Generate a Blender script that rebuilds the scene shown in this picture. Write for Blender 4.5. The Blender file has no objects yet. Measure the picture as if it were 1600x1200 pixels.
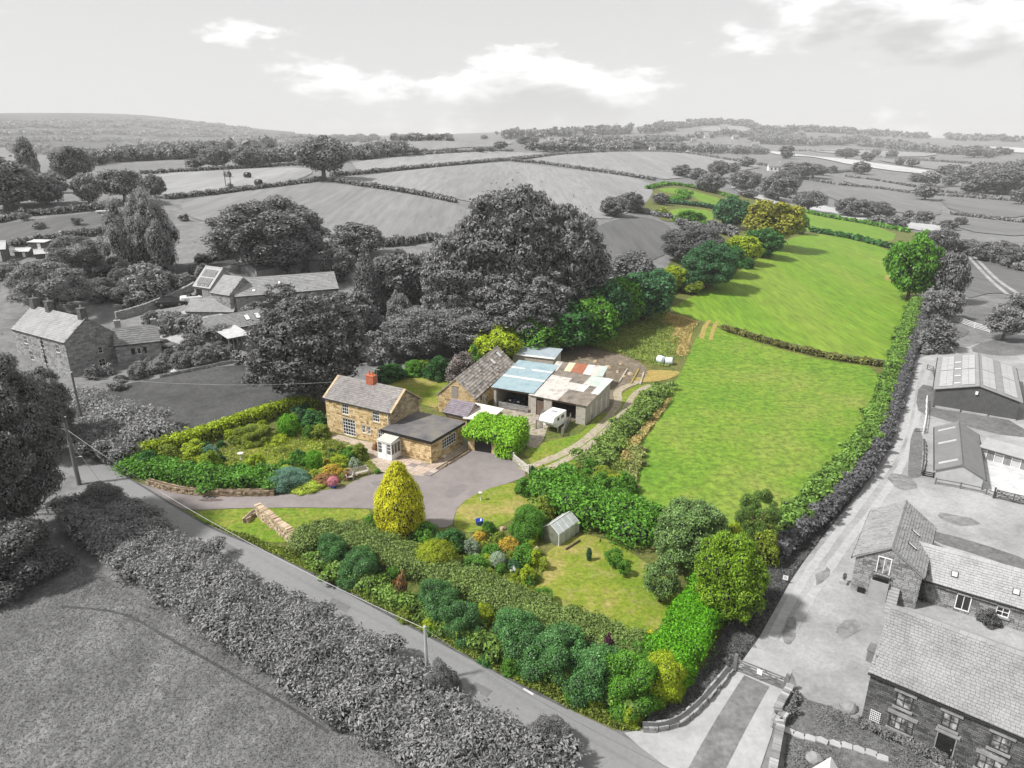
import bpy, bmesh, math, random
import numpy as np
from mathutils import Vector, Matrix
from mathutils.geometry import delaunay_2d_cdt
random.seed(7)
RNG = np.random.default_rng(11)
PI = math.pi
scene = bpy.context.scene
col = scene.collection
# ------------------------------------------------------------------ camera
CAMH, PITCH, FOC = 33.0, math.radians(19.1), 1080.0      # metres, pitch below horizon, focal length in 1600-px units
cam_d = bpy.data.cameras.new('camera'); cam = bpy.data.objects.new('camera', cam_d); col.objects.link(cam)
cam.location = (0, 0, CAMH); cam.rotation_euler = (PI/2 - PITCH, 0, 0)
cam_d.sensor_width = 36.0; cam_d.lens = 36.0*FOC/1600.0; cam_d.clip_start = 0.5; cam_d.clip_end = 30000
scene.camera = cam
# ------------------------------------------------------------------ light
SUN_EL, SUN_AZ = math.radians(50), math.radians(-106)     # azimuth measured from +Y towards +X: the sun stands to the left
world = bpy.data.worlds.new('World'); scene.world = world; world.use_nodes = True
SKY_STRENGTH = 0.095; SKY_GAIN = 2.75; CLOUD_OFF = (6.6, 5.5, 4.2)
def build_world():
    nt = world.node_tree; nt.nodes.clear()
    N = nt.nodes.new; Lk = nt.links.new
    out = N('ShaderNodeOutputWorld'); bg = N('ShaderNodeBackground'); bg.inputs['Strength'].default_value = SKY_STRENGTH
    sky = N('ShaderNodeTexSky'); sky.sky_type = 'NISHITA'; sky.sun_disc = False
    sky.sun_elevation = SUN_EL; sky.sun_rotation = SUN_AZ; sky.dust_density = 0.6; sky.air_density = 1.0
    bw = N('ShaderNodeRGBToBW'); Lk(sky.outputs[0], bw.inputs[0])
    # cumulus: noise over the sky sphere, flattened so that the clouds lie wide and low
    tc = N('ShaderNodeTexCoord')
    def noise(off, det=9):
        mp = N('ShaderNodeMapping'); mp.inputs['Location'].default_value = off; mp.inputs['Scale'].default_value = (3.4, 3.4, 9.0); Lk(tc.outputs['Generated'], mp.inputs[0])
        n = N('ShaderNodeTexNoise'); n.inputs['Scale'].default_value = 1.0; n.inputs['Detail'].default_value = det
        n.inputs['Roughness'].default_value = 0.57; n.inputs['Distortion'].default_value = 0.0; Lk(mp.outputs[0], n.inputs['Vector']); return n
    off = CLOUD_OFF
    n1 = noise(off); n2 = noise((off[0], off[1], off[2]+0.26), 5)
    def rng_(src, f0, f1, t0, t1, sm=True):
        m = N('ShaderNodeMapRange'); m.interpolation_type = 'SMOOTHSTEP' if sm else 'LINEAR'
        for k, v in (('From Min', f0), ('From Max', f1), ('To Min', t0), ('To Max', t1)): m.inputs[k].default_value = v
        Lk(src, m.inputs['Value']); return m.outputs[0]
    mask = rng_(n1.outputs[0], 0.50, 0.57, 0.0, 1.0); shade = rng_(n2.outputs[0], 0.46, 0.62, 6.7, 3.3)
    pw = N('ShaderNodeMath'); pw.operation = 'POWER'; pw.inputs[1].default_value = 0.22; Lk(bw.outputs[0], pw.inputs[0])   # thin bright summer haze evens out the sky
    ml = N('ShaderNodeMath'); ml.operation = 'MULTIPLY'; ml.inputs[1].default_value = SKY_GAIN; Lk(pw.outputs[0], ml.inputs[0])
    mx = N('ShaderNodeMix'); mx.data_type = 'FLOAT'; Lk(mask, mx.inputs[0]); Lk(ml.outputs[0], mx.inputs[2]); Lk(shade, mx.inputs[3])
    Lk(mx.outputs[0], bg.inputs['Color']); Lk(bg.outputs[0], out.inputs[0])
build_world()
sun_d = bpy.data.lights.new('sun', 'SUN'); sun_d.energy = 2.9; sun_d.angle = math.radians(4.0); sun_d.color = (1.0, 0.985, 0.965)
sun = bpy.data.objects.new('sun', sun_d); col.objects.link(sun)
sdir = Vector((math.sin(SUN_AZ)*math.cos(SUN_EL), math.cos(SUN_AZ)*math.cos(SUN_EL), math.sin(SUN_EL)))
sun.rotation_euler = sdir.to_track_quat('Z', 'Y').to_euler(); sun.location = (-120, 0, 160)
vs = scene.view_settings; vs.view_transform = 'Standard'; vs.look = 'None'; vs.exposure = 1.1; vs.gamma = 1.0; vs.use_curve_mapping = False
scene.cycles.max_bounces = 6; scene.cycles.diffuse_bounces = 2; scene.cycles.glossy_bounces = 2; scene.cycles.transmission_bounces = 3
scene.cycles.transparent_max_bounces = 6; scene.cycles.volume_bounces = 0; scene.cycles.use_denoising = True
# ------------------------------------------------------------------ terrain height
SP, CP = math.sin(PITCH), math.cos(PITCH)
def ray(px, py):
    a, b = (px-800)/FOC, -(py-600)/FOC
    return np.array((a, CP + b*SP, -SP + b*CP))
# survey: photo point and its distance along the view axis (metres), from trees and buildings of known size
SURVEY = [(300,478,128),(345,468,120),(430,425,150),(600,380,180),(507,278,290),(700,300,260),(650,245,450),(700,219,700),(300,300,240),
 (100,340,180),(60,380,160),(300,265,330),(0,300,220),(900,300,320),(850,247,600),(1000,238,760),(1000,340,240),(1050,290,400),(1200,300,450),
 (1260,327,400),(1300,370,255),(1420,460,160),(1550,420,195),(1500,340,380),(1400,290,560),(1400,260,850),(1400,228,2000),(1120,192,2900),
 (1300,204,2700),(1500,217,3000),(1600,219,3000),(850,207,1900),(980,203,2300),(760,217,1500),(215,188,4700),(145,188,4700),(275,190,4700),(110,195,4700),(60,194,4700),(0,193,4700),(310,199,4700),(350,200,4700),(395,206,4700),(450,213,4800),(485,215,4800),
 (560,216,4600),(200,243,1000),(0,250,1100),(420,240,1200),(250,234,2200),(60,560,108),(400,560,108),(1200,232,1700),(1000,222,1500),(1560,240,1300),
 (1150,250,800),(1250,245,950),(1500,262,850),(600,222,1500),(-120,300,220),(-150,210,4600),(1750,400,200),(1760,225,3000)]
def _survey():
    P_, E_ = [], []
    for px, py, z in SURVEY:
        d = ray(px, py)*z
        P_.append((math.atan2(d[0], d[1])*3.0, math.log(math.hypot(d[0], d[1])/100.0))); E_.append(CAMH + d[2])
    for az in np.linspace(-1.0, 1.0, 9):                    # level ground round the cottage
        for r in (45, 75, 98): P_.append((az*3.0, math.log(r/100))); E_.append(0.0)
    for az in np.linspace(-0.8, 0.8, 9): P_.append((az*3.0, math.log(90))); E_.append(-30.0)   # beyond the skyline the land falls away
    return np.array(P_), np.array(E_)
_SP, _SE = _survey()
def _phi(d2): return 0.5*d2*np.log(d2 + 1e-9)
def _solve():
    n = len(_SP); d2 = ((_SP[:, None] - _SP[None])**2).sum(-1)
    A = np.zeros((n+3, n+3)); A[:n, :n] = _phi(d2) + np.eye(n)*0.006; A[:n, n] = 1; A[:n, n+1:] = _SP; A[n:, :n] = A[:n, n:].T
    return np.linalg.solve(A, np.concatenate([_SE, np.zeros(3)]))
_SW = _solve()
AZ = np.radians(np.concatenate([np.arange(-180, -66, 6.0), np.arange(-66, 66.01, 0.5), np.arange(72, 180.1, 6.0)]))
LR = np.concatenate([np.arange(math.log(3.0), math.log(60), 0.15), np.arange(math.log(60), math.log(7000), 0.03)])
def _table():
    a, l = np.meshgrid(AZ, LR, indexing='ij')
    ac = np.clip(a, -0.95, 0.95)*3.0; b = l - math.log(100)
    out = np.zeros_like(a); n = len(_SP)
    for i in range(n): out += _SW[i]*_phi((ac-_SP[i, 0])**2 + (b-_SP[i, 1])**2)
    out += _SW[n] + _SW[n+1]*ac + _SW[n+2]*b
    def ss(x): x = np.clip(x, 0, 1); return x*x*(3-2*x)
    w = ss((np.exp(l) - 88)/45.0)*(1 - ss((np.abs(a) - 1.1)/0.8))
    return out*w
TT = _table()
def T(x, y):
    x = np.asarray(x, float); y = np.asarray(y, float)
    a = np.arctan2(x, y); l = np.log(np.maximum(np.hypot(x, y), 3.01))
    i = np.clip(np.searchsorted(AZ, a) - 1, 0, len(AZ)-2); j = np.clip(np.searchsorted(LR, l) - 1, 0, len(LR)-2)
    u = np.clip((a-AZ[i])/(AZ[i+1]-AZ[i]), 0, 1); v = np.clip((l-LR[j])/(LR[j+1]-LR[j]), 0, 1)
    return TT[i, j]*(1-u)*(1-v) + TT[i+1, j]*u*(1-v) + TT[i, j+1]*(1-u)*v + TT[i+1, j+1]*u*v
_ts = np.exp(np.linspace(math.log(12), math.log(9000), 700))
def G(px, py, h=0.0):
    """the place on the ground (or h metres above it) seen at a photo point"""
    d = ray(px, py); X, Y, Z = d[0]*_ts, d[1]*_ts, CAMH + d[2]*_ts
    f = Z - T(X, Y) - h
    k = np.argmax(f < 0)
    if f[k] >= 0: k = len(_ts) - 1
    k = max(k, 1); f0, f1 = f[k-1], f[k]
    t = _ts[k-1] + (_ts[k]-_ts[k-1])*(f0/(f0-f1) if f0 != f1 else 0)
    for _ in range(3):
        e = CAMH + d[2]*t - float(T(d[0]*t, d[1]*t)) - h
        t2 = t*1.001; e2 = CAMH + d[2]*t2 - float(T(d[0]*t2, d[1]*t2)) - h
        if abs(e2-e) > 1e-9: t = min(max(t - e*(t2-t)/(e2-e), _ts[k-1]), _ts[k])
    x, y = d[0]*t, d[1]*t
    return Vector((x, y, float(T(x, y))))
def depth(p): return (p[1]*CP - (p[2]-CAMH)*SP)
def proj(p):
    z = depth(p); return (800 + FOC*p[0]/z, 600 - FOC*(p[1]*SP + (p[2]-CAMH)*CP)/z)
# ------------------------------------------------------------------ materials
MATS = {}
def srgb(r, g=None, b=None):
    if g is None: g = b = r
    f = lambda c: (c/255/12.92) if c/255 <= 0.04045 else ((c/255+0.055)/1.055)**2.4
    return (f(r), f(g), f(b), 1.0)
def V4(c): return (c, c, c, 1.0) if isinstance(c, (int, float)) else (c[0], c[1], c[2], 1.0)
def mat(name, cols, scale=1.0, detail=4.0, rough=0.85, bump=0.0, bscale=None, island=0.0, trans=0.0, coord='world',
        stretch=(1, 1, 1), rot=0.0, cols2=None, scale2=0.1, metal=0.0, spec=0.3, mix2=0.5, distort=0.0, lo=0.36, hi=0.64, grain=0.0, gscale=3.0):
    """procedural surface: a noise ramp, a second broader ramp mixed in, colour change from piece to piece and fine relief"""
    if name in MATS: return MATS[name]
    m = bpy.data.materials.new(name); m.use_nodes = True; MATS[name] = m
    nt = m.node_tree; N = nt.nodes.new; Lk = nt.links.new; bs = nt.nodes['Principled BSDF']
    bs.inputs['Roughness'].default_value = rough; bs.inputs['Metallic'].default_value = metal; bs.inputs['Specular IOR Level'].default_value = spec
    if coord == 'world': src = N('ShaderNodeNewGeometry').outputs['Position']
    else: src = N('ShaderNodeTexCoord').outputs['Object']
    mp = N('ShaderNodeMapping'); mp.inputs['Scale'].default_value = stretch; mp.inputs['Rotation'].default_value = (0, 0, rot); Lk(src, mp.inputs[0])
    def ramp(cs, fac):
        r = N('ShaderNodeValToRGB'); e = r.color_ramp.elements
        while len(e) < len(cs): e.new(0.5)
        for k, c in enumerate(cs): e[k].position = lo + (hi-lo)*k/max(1, len(cs)-1); e[k].color = V4(c)
        Lk(fac, r.inputs[0]); return r.outputs[0]
    def noise(sc, det):
        n = N('ShaderNodeTexNoise'); n.inputs['Scale'].default_value = sc; n.inputs['Detail'].default_value = det; n.inputs['Distortion'].default_value = distort
        n.inputs['Roughness'].default_value = 0.6; Lk(mp.outputs[0], n.inputs['Vector']); return n.outputs[0]
    cur = None
    if len(cols) == 1: cols = [cols[0], cols[0]]
    fac = noise(scale, detail)
    if island > 0:
        geo = N('ShaderNodeNewGeometry'); mxf = N('ShaderNodeMix'); mxf.data_type = 'FLOAT'; mxf.inputs[0].default_value = island
        rr = N('ShaderNodeMapRange'); rr.inputs['To Min'].default_value = lo-0.05; rr.inputs['To Max'].default_value = hi+0.05
        Lk(geo.outputs['Random Per Island'], rr.inputs['Value']); Lk(fac, mxf.inputs[2]); Lk(rr.outputs[0], mxf.inputs[3]); fac = mxf.outputs[0]
    cur = ramp(cols, fac)
    if cols2:
        c2 = ramp(cols2, noise(scale2, 3.0)); mx = N('ShaderNodeMix'); mx.data_type = 'RGBA'; mx.inputs[0].default_value = mix2
        Lk(cur, mx.inputs[6]); Lk(c2, mx.inputs[7]); cur = mx.outputs[2]
    if grain > 0:        # tufts, clods and stains: a sharp fine pattern on top of the broad one
        gm = N('ShaderNodeMapRange'); gm.inputs['From Min'].default_value = 0.36; gm.inputs['From Max'].default_value = 0.64; gm.inputs['To Min'].default_value = 1-grain; gm.inputs['To Max'].default_value = 1+grain*0.8
        gn = N('ShaderNodeTexNoise'); gn.inputs['Scale'].default_value = gscale; gn.inputs['Detail'].default_value = 6; gn.inputs['Roughness'].default_value = 0.72; Lk(mp.outputs[0], gn.inputs['Vector']); Lk(gn.outputs[0], gm.inputs['Value'])
        gx = N('ShaderNodeVectorMath'); gx.operation = 'SCALE'; Lk(cur, gx.inputs[0]); Lk(gm.outputs[0], gx.inputs['Scale']); cur = gx.outputs[0]
    Lk(cur, bs.inputs['Base Color'])
    if bump > 0:
        b = N('ShaderNodeBump'); b.inputs['Strength'].default_value = bump; b.inputs['Distance'].default_value = 0.05
        Lk(noise(bscale or scale*3, 5.0), b.inputs['Height']); Lk(b.outputs[0], bs.inputs['Normal'])
    if trans > 0:
        t = N('ShaderNodeBsdfTranslucent'); Lk(cur, t.inputs[0]); ms = N('ShaderNodeMixShader'); ms.inputs[0].default_value = trans
        Lk(bs.outputs[0], ms.inputs[1]); Lk(t.outputs[0], ms.inputs[2]); Lk(ms.outputs[0], nt.nodes['Material Output'].inputs[0])
    return m
def g2(v, d=0.25): return [v*(1-d), v, v*(1+d)]
def grey(name, v, d=0.25, **k): return mat(name, g2(v, d), **k)
LEAFGAIN = 1.75
def leafmat(name, base, var=0.35, yellow=0.0, scale=0.5, trans=0.25, rough=0.6):
    """leaf colour: differs from leaf to leaf and from bough to bough"""
    b = np.array(base[:3], float)*LEAFGAIN; hi_ = b*(1+var) + np.array((0.5, 0.35, 0.0))*yellow*b.mean(); lo_ = b*(1-var)
    return mat(name, [tuple(lo_), tuple(b), tuple(np.clip(hi_, 0, 1))], scale=scale, detail=3, island=0.6, trans=trans, rough=rough, spec=0.35)
# ------------------------------------------------------------------ mesh building
class MB:
    def __init__(s): s.v = []; s.f = []; s.m = []; s.mi = 0
    def add(s, vs, fs):
        o = len(s.v); s.v.extend([tuple(p) for p in vs]); s.f.extend([tuple(i+o for i in f) for f in fs]); s.m.extend([s.mi]*len(fs)); return s
    def box(s, x0, x1, y0, y1, z0, z1, tx=0.0):
        v = [(x0, y0, z0), (x1, y0, z0), (x1, y1, z0), (x0, y1, z0), (x0+tx, y0+tx, z1), (x1-tx, y0+tx, z1), (x1-tx, y1-tx, z1), (x0+tx, y1-tx, z1)]
        return s.add(v, [(3, 2, 1, 0), (4, 5, 6, 7), (0, 1, 5, 4), (1, 2, 6, 5), (2, 3, 7, 6), (3, 0, 4, 7)])
    def prism(s, poly, z0, z1):
        n = len(poly); v = [(x, y, z0) for x, y in poly] + [(x, y, z1) for x, y in poly]
        return s.add(v, [tuple(range(n-1, -1, -1)), tuple(range(n, 2*n))] + [(i, (i+1) % n, n+(i+1) % n, n+i) for i in range(n)])
    def slab(s, pts, t, n=None):
        """a plate: polygon pts (3-D) thickened by t against its normal"""
        P_ = [Vector(p) for p in pts]; nn = n or (P_[1]-P_[0]).cross(P_[2]-P_[0]).normalized()
        k = len(P_); v = P_ + [p - nn*t for p in P_]
        return s.add(v, [tuple(range(k)), tuple(range(2*k-1, k-1, -1))] + [((i+1) % k, i, k+i, k+(i+1) % k) for i in range(k)])
    def bar(s, a, b, w, h=None, up=(0, 0, 1)):
        a, b = Vector(a), Vector(b); h = h or w; d = (b-a).normalized(); u = Vector(up)
        if abs(d.dot(u)) > 0.98: u = Vector((1, 0, 0))
        x = d.cross(u).normalized()*w/2; y = x.cross(d).normalized()*h/2
        return s.add([a-x-y, a+x-y, a+x+y, a-x+y, b-x-y, b+x-y, b+x+y, b-x+y], [(3, 2, 1, 0), (4, 5, 6, 7), (0, 1, 5, 4), (1, 2, 6, 5), (2, 3, 7, 6), (3, 0, 4, 7)])
    def tube(s, pts, rad, n=6, cap=True):
        pts = [Vector(p) for p in pts]; rad = rad if isinstance(rad, (list, tuple)) else [rad]*len(pts); o = len(s.v); V = []
        for i, p in enumerate(pts):
            d = (pts[min(i+1, len(pts)-1)] - pts[max(i-1, 0)]).normalized(); u = Vector((0, 0, 1)) if abs(d.z) < 0.95 else Vector((1, 0, 0))
            x = d.cross(u).normalized(); y = x.cross(d)
            V += [p + (x*math.cos(a) + y*math.sin(a))*rad[i] for a in [2*PI*k/n for k in range(n)]]
        F = [(i*n+k, i*n+(k+1) % n, (i+1)*n+(k+1) % n, (i+1)*n+k) for i in range(len(pts)-1) for k in range(n)]
        if cap: F += [tuple(range(n-1, -1, -1)), tuple((len(pts)-1)*n+k for k in range(n))]
        return s.add(V, F)
    def lathe(s, prof, n=12, c=(0, 0, 0)):
        V = [(c[0]+r*math.cos(2*PI*k/n), c[1]+r*math.sin(2*PI*k/n), c[2]+z) for r, z in prof for k in range(n)]
        F = [(i*n+k, i*n+(k+1) % n, (i+1)*n+(k+1) % n, (i+1)*n+k) for i in range(len(prof)-1) for k in range(n)]
        F += [tuple(range(n-1, -1, -1)), tuple((len(prof)-1)*n+k for k in range(n))]
        return s.add(V, F)
    def build(s, name, m, parent=None, smooth=False, loc=None, rz=0.0):
        me = bpy.data.meshes.new(name); me.from_pydata(s.v, [], s.f)
        ms = m if isinstance(m, (list, tuple)) else [m]
        for q in ms: me.materials.append(q)
        if len(ms) > 1: me.polygons.foreach_set('material_index', s.m)
        if smooth: me.polygons.foreach_set('use_smooth', [True]*len(s.f))
        me.update(); o = bpy.data.objects.new(name, me); col.objects.link(o)
        if parent: o.parent = parent
        if loc is not None: o.location = loc
        o.rotation_euler.z = rz
        return o
def tag(o, label=None, cat=None, group=None, kind=None):
    if label: o['label'] = label
    if cat: o['category'] = cat
    if group: o['group'] = group
    if kind: o['kind'] = kind
    return o
def thing(name, label, cat, loc=(0, 0, 0), rz=0.0, group=None):
    o = bpy.data.objects.new(name, None); col.objects.link(o); o.empty_display_size = 0.3
    o.location = loc; o.rotation_euler.z = rz; return tag(o, label, cat, group)
def copy_tree(o, parent=None):
    c = o.copy(); col.objects.link(c); c.parent = parent
    for ch in o.children: copy_tree(ch, c)
    return c
def setmat(o, m):
    o.material_slots[0].link = 'OBJECT'; o.material_slots[0].material = m
# ------------------------------------------------------------------ ground sheets
def lp(p): return (math.atan2(p[0], p[1]), math.log(math.hypot(p[0], p[1])))
def densify(pts, step=0.02, closed=True):
    out = []; n = len(pts)
    for i in range(n if closed else n-1):
        a, b = np.array(pts[i]), np.array(pts[(i+1) % n]); k = max(1, int(np.linalg.norm(b-a)/step))
        out += [tuple(a + (b-a)*j/k) for j in range(k)]
    if not closed: out.append(tuple(pts[-1]))
    return out
def smooth_poly(pts, it=2, closed=True):
    for _ in range(it):
        n = len(pts); q = [] if closed else [pts[0]]
        for i in range(n if closed else n-1):
            a, b = np.array(pts[i], float), np.array(pts[(i+1) % n], float); q += [tuple(a*.75+b*.25), tuple(a*.25+b*.75)]
        if not closed: q.append(pts[-1])
        pts = q
    return pts
def inside(poly, x, y):
    x = np.asarray(x); y = np.asarray(y); r = np.zeros(x.shape, bool); n = len(poly)
    for i in range(n):
        (x0, y0), (x1, y1) = poly[i], poly[(i+1) % n]
        c = ((y0 > y) != (y1 > y)) & (x < (x1-x0)*(y-y0)/(y1-y0+1e-12) + x0); r ^= c
    return r
def sheet(name, pix, m, lift=0.02, world_pts=False, sm=1, label=None, kind='structure', step=0.022, ragged=0.0):
    """a thin ground surface lying on the terrain, bounded by points of the place"""
    W = [(p[0], p[1]) for p in (pix if world_pts else [G(*q) for q in pix])]
    if sm: W = smooth_poly(W, sm)
    L = densify([lp(p) for p in W], step)
    if ragged: L = [(a + random.uniform(-1, 1)*ragged, b + random.uniform(-1, 1)*ragged) for a, b in L]
    A = np.array(L); a0, a1, b0, b1 = A[:, 0].min(), A[:, 0].max(), A[:, 1].min(), A[:, 1].max()
    ga, gb = np.meshgrid(np.arange(a0+step/2, a1, step), np.arange(b0+step/2, b1, step))
    k = inside(L, ga.ravel(), gb.ravel()); pts = [Vector(p) for p in L] + [Vector(p) for p in zip(ga.ravel()[k], gb.ravel()[k])]
    vo, ed, fa, *_ = delaunay_2d_cdt(pts, [], [list(range(len(L)))], 1, 1e-7)
    V = np.array([(v[0], v[1]) for v in vo]); R = np.exp(V[:, 1]); X = R*np.sin(V[:, 0]); Y = R*np.cos(V[:, 0])
    Z = T(X, Y) + lift + np.maximum(R-110, 0)*0.0009*(1 if lift > 0 else 0)
    me = bpy.data.meshes.new(name); F = []
    for f in fa:
        a, b, c = f[0], f[1], f[2]; F.append(f if (X[b]-X[a])*(Y[c]-Y[a])-(Y[b]-Y[a])*(X[c]-X[a]) > 0 else f[::-1])
    me.from_pydata(list(zip(X, Y, Z)), [], F); me.materials.append(m); me.update()
    o = bpy.data.objects.new(name, me); col.objects.link(o)
    return tag(o, label, None, None, kind)
# ------------------------------------------------------------------ foliage
def leaf_arrays(pos, nrm, size, rng, aspect=0.55, fold=0.25, jit=0.75, sizevar=0.4, droop=0.0):
    n = len(pos); nrm = nrm + rng.normal(0, jit, (n, 3)); nrm /= np.linalg.norm(nrm, axis=1, keepdims=True) + 1e-9
    t = rng.normal(0, 1, (n, 3)); t[:, 2] -= droop; t -= nrm*(t*nrm).sum(1, keepdims=True); t /= np.linalg.norm(t, axis=1, keepdims=True) + 1e-9
    b = np.cross(nrm, t); s = (size*(1 + rng.uniform(-sizevar, sizevar, n)))[:, None]
    v = np.stack([pos - t*s*0.5, pos + b*s*aspect*0.5 + nrm*s*fold*0.5, pos + t*s*0.5, pos - b*s*aspect*0.5 + nrm*s*fold*0.5], 1)
    return v.reshape(-1, 3)
def quads_mesh(name, V, mats, extra=None):
    n = len(V)//4; me = bpy.data.meshes.new(name); ev, ef = extra if extra else ([], [])
    me.vertices.add(n*4 + len(ev)); allv = np.concatenate([V, np.array(ev, float).reshape(-1, 3)]) if len(ev) else V
    me.vertices.foreach_set('co', allv.astype(np.float32).ravel())
    sizes = [4]*n + [len(f) for f in ef]; loops = np.concatenate([np.arange(n*4), np.array([i+n*4 for f in ef for i in f], int)]) if ef else np.arange(n*4)
    me.loops.add(len(loops)); me.loops.foreach_set('vertex_index', loops.astype(np.int32))
    me.polygons.add(len(sizes)); st = np.concatenate([[0], np.cumsum(sizes)[:-1]]); me.polygons.foreach_set('loop_start', st.astype(np.int32))
    for m in mats: me.materials.append(m)
    if ef and len(mats) > 1: me.polygons.foreach_set('material_index', np.array([0]*n + [1]*len(ef), np.int32))
    me.update(calc_edges=True); me.validate(); return me
def clump_leaves(C, dens, size, rng, up=0.25, shell=(0.72, 1.0), cull=0.8, **k):
    """C: rows of x,y,z,rx,ry,rz; leaves spread over the outer skin of every clump, none deep inside another clump"""
    C = np.asarray(C, float); area = 4*PI*((C[:, 3]*C[:, 4]*C[:, 5])**(2/3)); cnt = np.maximum(6, (area*dens).astype(int)); idx = np.repeat(np.arange(len(C)), cnt)
    d = rng.normal(0, 1, (len(idx), 3)); d[:, 2] += up; d /= np.linalg.norm(d, axis=1, keepdims=True)
    rr = (rng.uniform(shell[0], shell[1], len(idx)) + rng.exponential(0.09, len(idx)))[:, None]; pos = C[idx, :3] + d*C[idx, 3:]*rr; nrm = d/C[idx, 3:]; nrm /= np.linalg.norm(nrm, axis=1, keepdims=True)
    keep = np.ones(len(idx), bool)
    for i in range(len(C)):
        q = (((pos - C[i, :3])/C[i, 3:])**2).sum(1) < cull*cull
        keep &= ~(q & (idx != i))
    return leaf_arrays(pos[keep], nrm[keep], size, rng, **k)
def blob_core(C, f=0.72):
    """opaque dark lumps added inside the clumps so that light does not fall straight through"""
    V, F = [], []; base = [(0, 0, 1), (0, 0, -1)] + [(math.cos(a)*0.94, math.sin(a)*0.94, z) for z in (0.35, -0.35) for a in [2*PI*k/5 + (0.3 if z > 0 else 0) for k in range(5)]]
    fa = [(0, 2+k, 2+(k+1) % 5) for k in range(5)] + [(2+k, 7+k, 7+(k+1) % 5, 2+(k+1) % 5) for k in range(5)] + [(1, 7+(k+1) % 5, 7+k) for k in range(5)]
    for c in C:
        o = len(V); V += [(c[0]+b[0]*c[3]*f, c[1]+b[1]*c[4]*f, c[2]+b[2]*c[5]*f) for b in base]; F += [tuple(i+o for i in q) for q in fa]
    return V, F
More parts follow.
